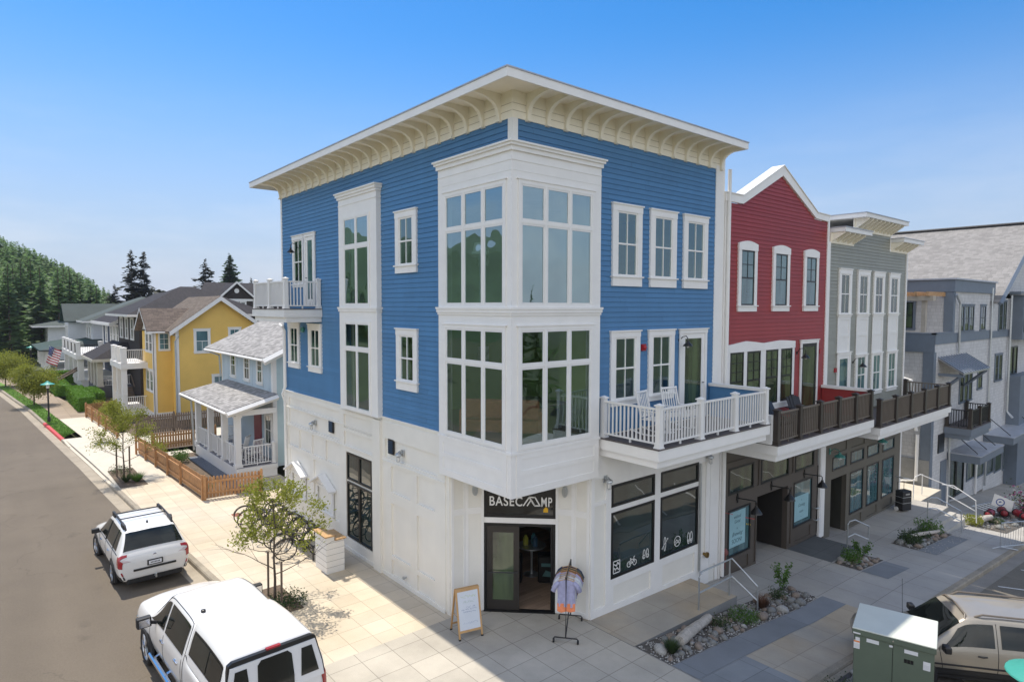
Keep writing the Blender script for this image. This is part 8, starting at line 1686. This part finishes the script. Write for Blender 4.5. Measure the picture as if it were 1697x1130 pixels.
log('thick pale driftwood log leaning in the near rock bed', (3.42, -2.16, .04), (5.2, -1.80, -.07), .14, 3); log('slim driftwood log lying across the far rock bed', (19.0, -2.05, gs(19)+.2), (21.2, -2.45, gs(21)+.22), .085, 5); log('short driftwood log in the lower bed beside the steps', (26.0, -2.75, gs(26)+.22), (27.3, -2.85, gs(27)+.25), .15, 7)
# ================================================================ utility cabinet
C0, C1 = Vector((4.50, -5.60)), Vector((4.88, -7.00))
ux = (C1-C0).normalized(); ang = math.atan2(ux.y, ux.x); T = thing('utility_cabinet', 'green electrical cabinet with a pale lid and warning stickers at the lower right', 'utility cabinet', (C0.x, C0.y, -.28), ang)
# local: x along the front (left to right seen from the street corner), y away from the viewer
Wc, Dc, Hc = (C1-C0).length, 1.30, 1.68
b = MB(); b.box(.03, Wc-.03, .03, Dc-.03, 0, Hc-.12); b.build('cabinet_body', 'cabinet', T, world=False, bevel=.01)
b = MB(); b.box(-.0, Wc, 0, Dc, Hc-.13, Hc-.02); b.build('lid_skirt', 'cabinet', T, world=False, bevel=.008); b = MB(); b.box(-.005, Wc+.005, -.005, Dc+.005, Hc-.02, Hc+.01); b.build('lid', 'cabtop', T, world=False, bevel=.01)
b = MB(); b.box(Wc/2-.004, Wc/2+.004, .024, .032, .05, Hc-.14); b.build('door_seam', 'black', T, world=False); b = MB(); b.box(-.1, Wc+.1, -.1, Dc+.1, -.25, .0); b.build('concrete_pad', 'wallconc', T, world=False)
FC = F((0, 0, 0), (1, 0, 0), (0, -1, 0)); whs_ = mat('sticker_white', (.72, .72, .72), .4, .02); rds = mat('sticker_red', (.55, .06, .07), .5)
for u, z, w_, h_ in ((.26, 1.44, .22, .075), (.92, 1.42, .23, .075)):
    b = MB(FC); b.box(u, u+w_, -.028, -.025, z, z+h_); s_ = b.build('warning_sticker', whs_, T, world=False); text_mesh('HIGH VOLTAGE', 'sticker_lettering', rds, s_, FC, u+w_/2, -.024, z+.022, .040, .0008, bold=.001)
for u, z, w_, h_ in ((.03, 1.25, .11, .17), (.06, 1.42, .08, .07), (1.24, 1.18, .12, .17), (.66, 1.46, .065, .04), (.02, 1.57, .13, .03)):
    b = MB(FC); nn = .0 if z > 1.55 else -.028; b.box(u, u+w_, nn, nn+.003, z, z+h_); s_ = b.build('notice_sticker', whs_, T, world=False)
    b = MB(FC)
    for k in range(4): b.box(u+.012, u+w_*.85, nn+.003, nn+.0036, z+h_*(.15+.13*k), z+h_*(.15+.13*k)+.004)
    if h_ > .1: b.build('notice_print', mat('print_grey', (.35, .35, .37), .6), s_, world=False)
b = MB(FC); b.box(.032, .138, -.0245, -.0235, 1.385, 1.415); b.build('orange_header', mat('sticker_orange', (.75, .22, .05), .5), T, world=False)
for k, ch in enumerate('611'):
    u = .92+k*.055; b = MB(FC); b.box(u, u+.05, -.028, -.025, 1.22, 1.30); s_ = b.build('number_plate', 'black', T, world=False); text_mesh(ch, 'number_lettering', mat('number_yellow', (.75, .55, .06), .5), s_, FC, u+.025, -.024, 1.232, .075, .0008, bold=.001)
b = MB(FC); b.lathe((Wc/2, -.0, Hc-.07), [(.014, 0), (.014, .015)], 8, 'y'); b.build('lock_bolt', 'chrome', T, world=False)
# ================================================================ chairs
def rocking_chair(label, x, y, z, rz, group='white chairs'):
    T = thing('rocking_chair', label, 'chair', (x, y, z), rz, group); W_ = .27
    b = MB(); 
    for s_ in (-1, 1): b.tube([(s_*W_, -.42, .10), (s_*W_, -.1, .03), (s_*W_, .2, .03), (s_*W_, .55, .12)], .022, 6)
    b.build('rocker', 'wside', T, world=False)
    b = MB(); b.box(-W_, W_, -.28, .22, .40, .43); b.build('seat', 'wside', T, world=False, bevel=.01)
    for s_ in (-1, 1): MB().tube([(s_*W_, -.26, .05), (s_*W_, -.27, .64)], .022, 6).build('leg', 'wside', T, world=False); MB().tube([(s_*W_, .20, .04), (s_*W_, .24, .45), (s_*W_*.95, .40, 1.12)], .022, 6).build('leg', 'wside', T, world=False); MB().box(s_*W_-.04, s_*W_+.04, -.34, .28, .63, .655).build('armrest', 'wside', T, world=False)
    b = MB(); 
    for k in range(6): xx = lerp(-.20, .20, k/5); b.tube([(xx, .25, .47), (xx, .38, 1.04)], .016, 5)
    b.tube([(-W_, .395, 1.08), (W_, .395, 1.08)], .035, 6); b.tube([(-W_, .25, .47), (W_, .25, .47)], .02, 6); b.build('backrest', 'wside', T, world=False)
rocking_chair('white rocking chair on the white balcony, left of the pair', 4.15, -.78, 4.70, math.radians(8)); rocking_chair('white rocking chair on the white balcony, right of the pair', 5.25, -.72, 4.70, math.radians(-14))
rocking_chair('white chair on the blue house porch nearest the street', .65, 19.9, .63, math.radians(200)); rocking_chair('white chair beside the porch railing of the blue house', .35, 20.9, .63, math.radians(230)); rocking_chair('white rocker at the far end of the blue house porch', .5, 23.8, .63, math.radians(-60))
o = MB().lathe((4.72, -.75, 4.70), [(.22, 0), (.03, .02), (.03, .42), (.24, .43), (.24, .46)], 16).build('side_table', 'wside'); tag(o, 'small white side table between the balcony rocking chairs', 'table')
def adirondack(label, x, y, z, rz):
    T = thing('adirondack_chair', label, 'chair', (x, y, z), rz, 'dark chairs on the red balcony'); b = MB(); b.prism([(-.30, .38), (.22, .26), (.22, .29), (-.30, .41)], -.27, .27, 0); b.build('seat', 'blackm', T, world=False)
    b = MB(); 
    for k in range(5): xx = -.25+k*.10; b.prism([(.16, .28), (.50, .98-.04*abs(k-2)), (.53, .97-.04*abs(k-2)), (.19, .26)], xx, xx+.092, 0)
    b.build('backrest', 'blackm', T, world=False); b = MB(); [b.box(s_*.34-.06, s_*.34+.06, -.38, .34, .56, .585) for s_ in (-1, 1)]; b.build('armrest', 'blackm', T, world=False)
    for s_ in (-1, 1): MB().box(s_*.32-.03, s_*.32+.03, -.32, -.24, 0, .56).build('leg', 'blackm', T, world=False); MB().prism([(-.3, .30), (.50, .0), (.58, .0), (-.3, .38)], s_*.29-.015, s_*.29+.015, 0).build('leg', 'blackm', T, world=False)
adirondack('black slatted armchair on the red balcony, leftmost beside the white railing', 9.4, -.95, 4.0, math.radians(15)); adirondack('black slatted armchair on the red balcony, middle one', 10.5, -.95, 4.0, math.radians(-5)); adirondack('black slatted armchair on the red balcony, nearest the door', 12.2, -.8, 4.0, math.radians(-30))
# ================================================================ trees across the road, seen only as reflections
for k, (x, y, h_) in enumerate(((-34, 14, 15), (-38, 4, 17), (-33, -8, 14), (-30, -24, 16), (-18, -36, 15), (-4, -40, 14), (10, -42, 16), (24, -44, 15), (40, -44, 15), (-36, 24, 16), (-40, 38, 18), (-30, 52, 17))):
    o = copy_tree(protos[k % 4], (x, y, gs(x)-.3), k, 'tall dark fir across the road behind the viewpoint', scale=h_/15); o['group'] = 'firs across the road'
# ================================================================ air
b = MB(); b.box(-620, 620, -620, 920, -12, 34); o = b.build('haze', 'white'); o.data.materials.clear()
hm = bpy.data.materials.new('air'); hm.use_nodes = True; n = hm.node_tree; n.nodes.clear(); ou = n.nodes.new('ShaderNodeOutputMaterial'); pv = n.nodes.new('ShaderNodeVolumePrincipled')
pv.inputs['Color'].default_value = (.80, .88, 1, 1); pv.inputs['Density'].default_value = .0002; pv.inputs['Anisotropy'].default_value = .2; n.links.new(pv.outputs[0], ou.inputs['Volume']); o.data.materials.append(hm); tag(o, kind='stuff')
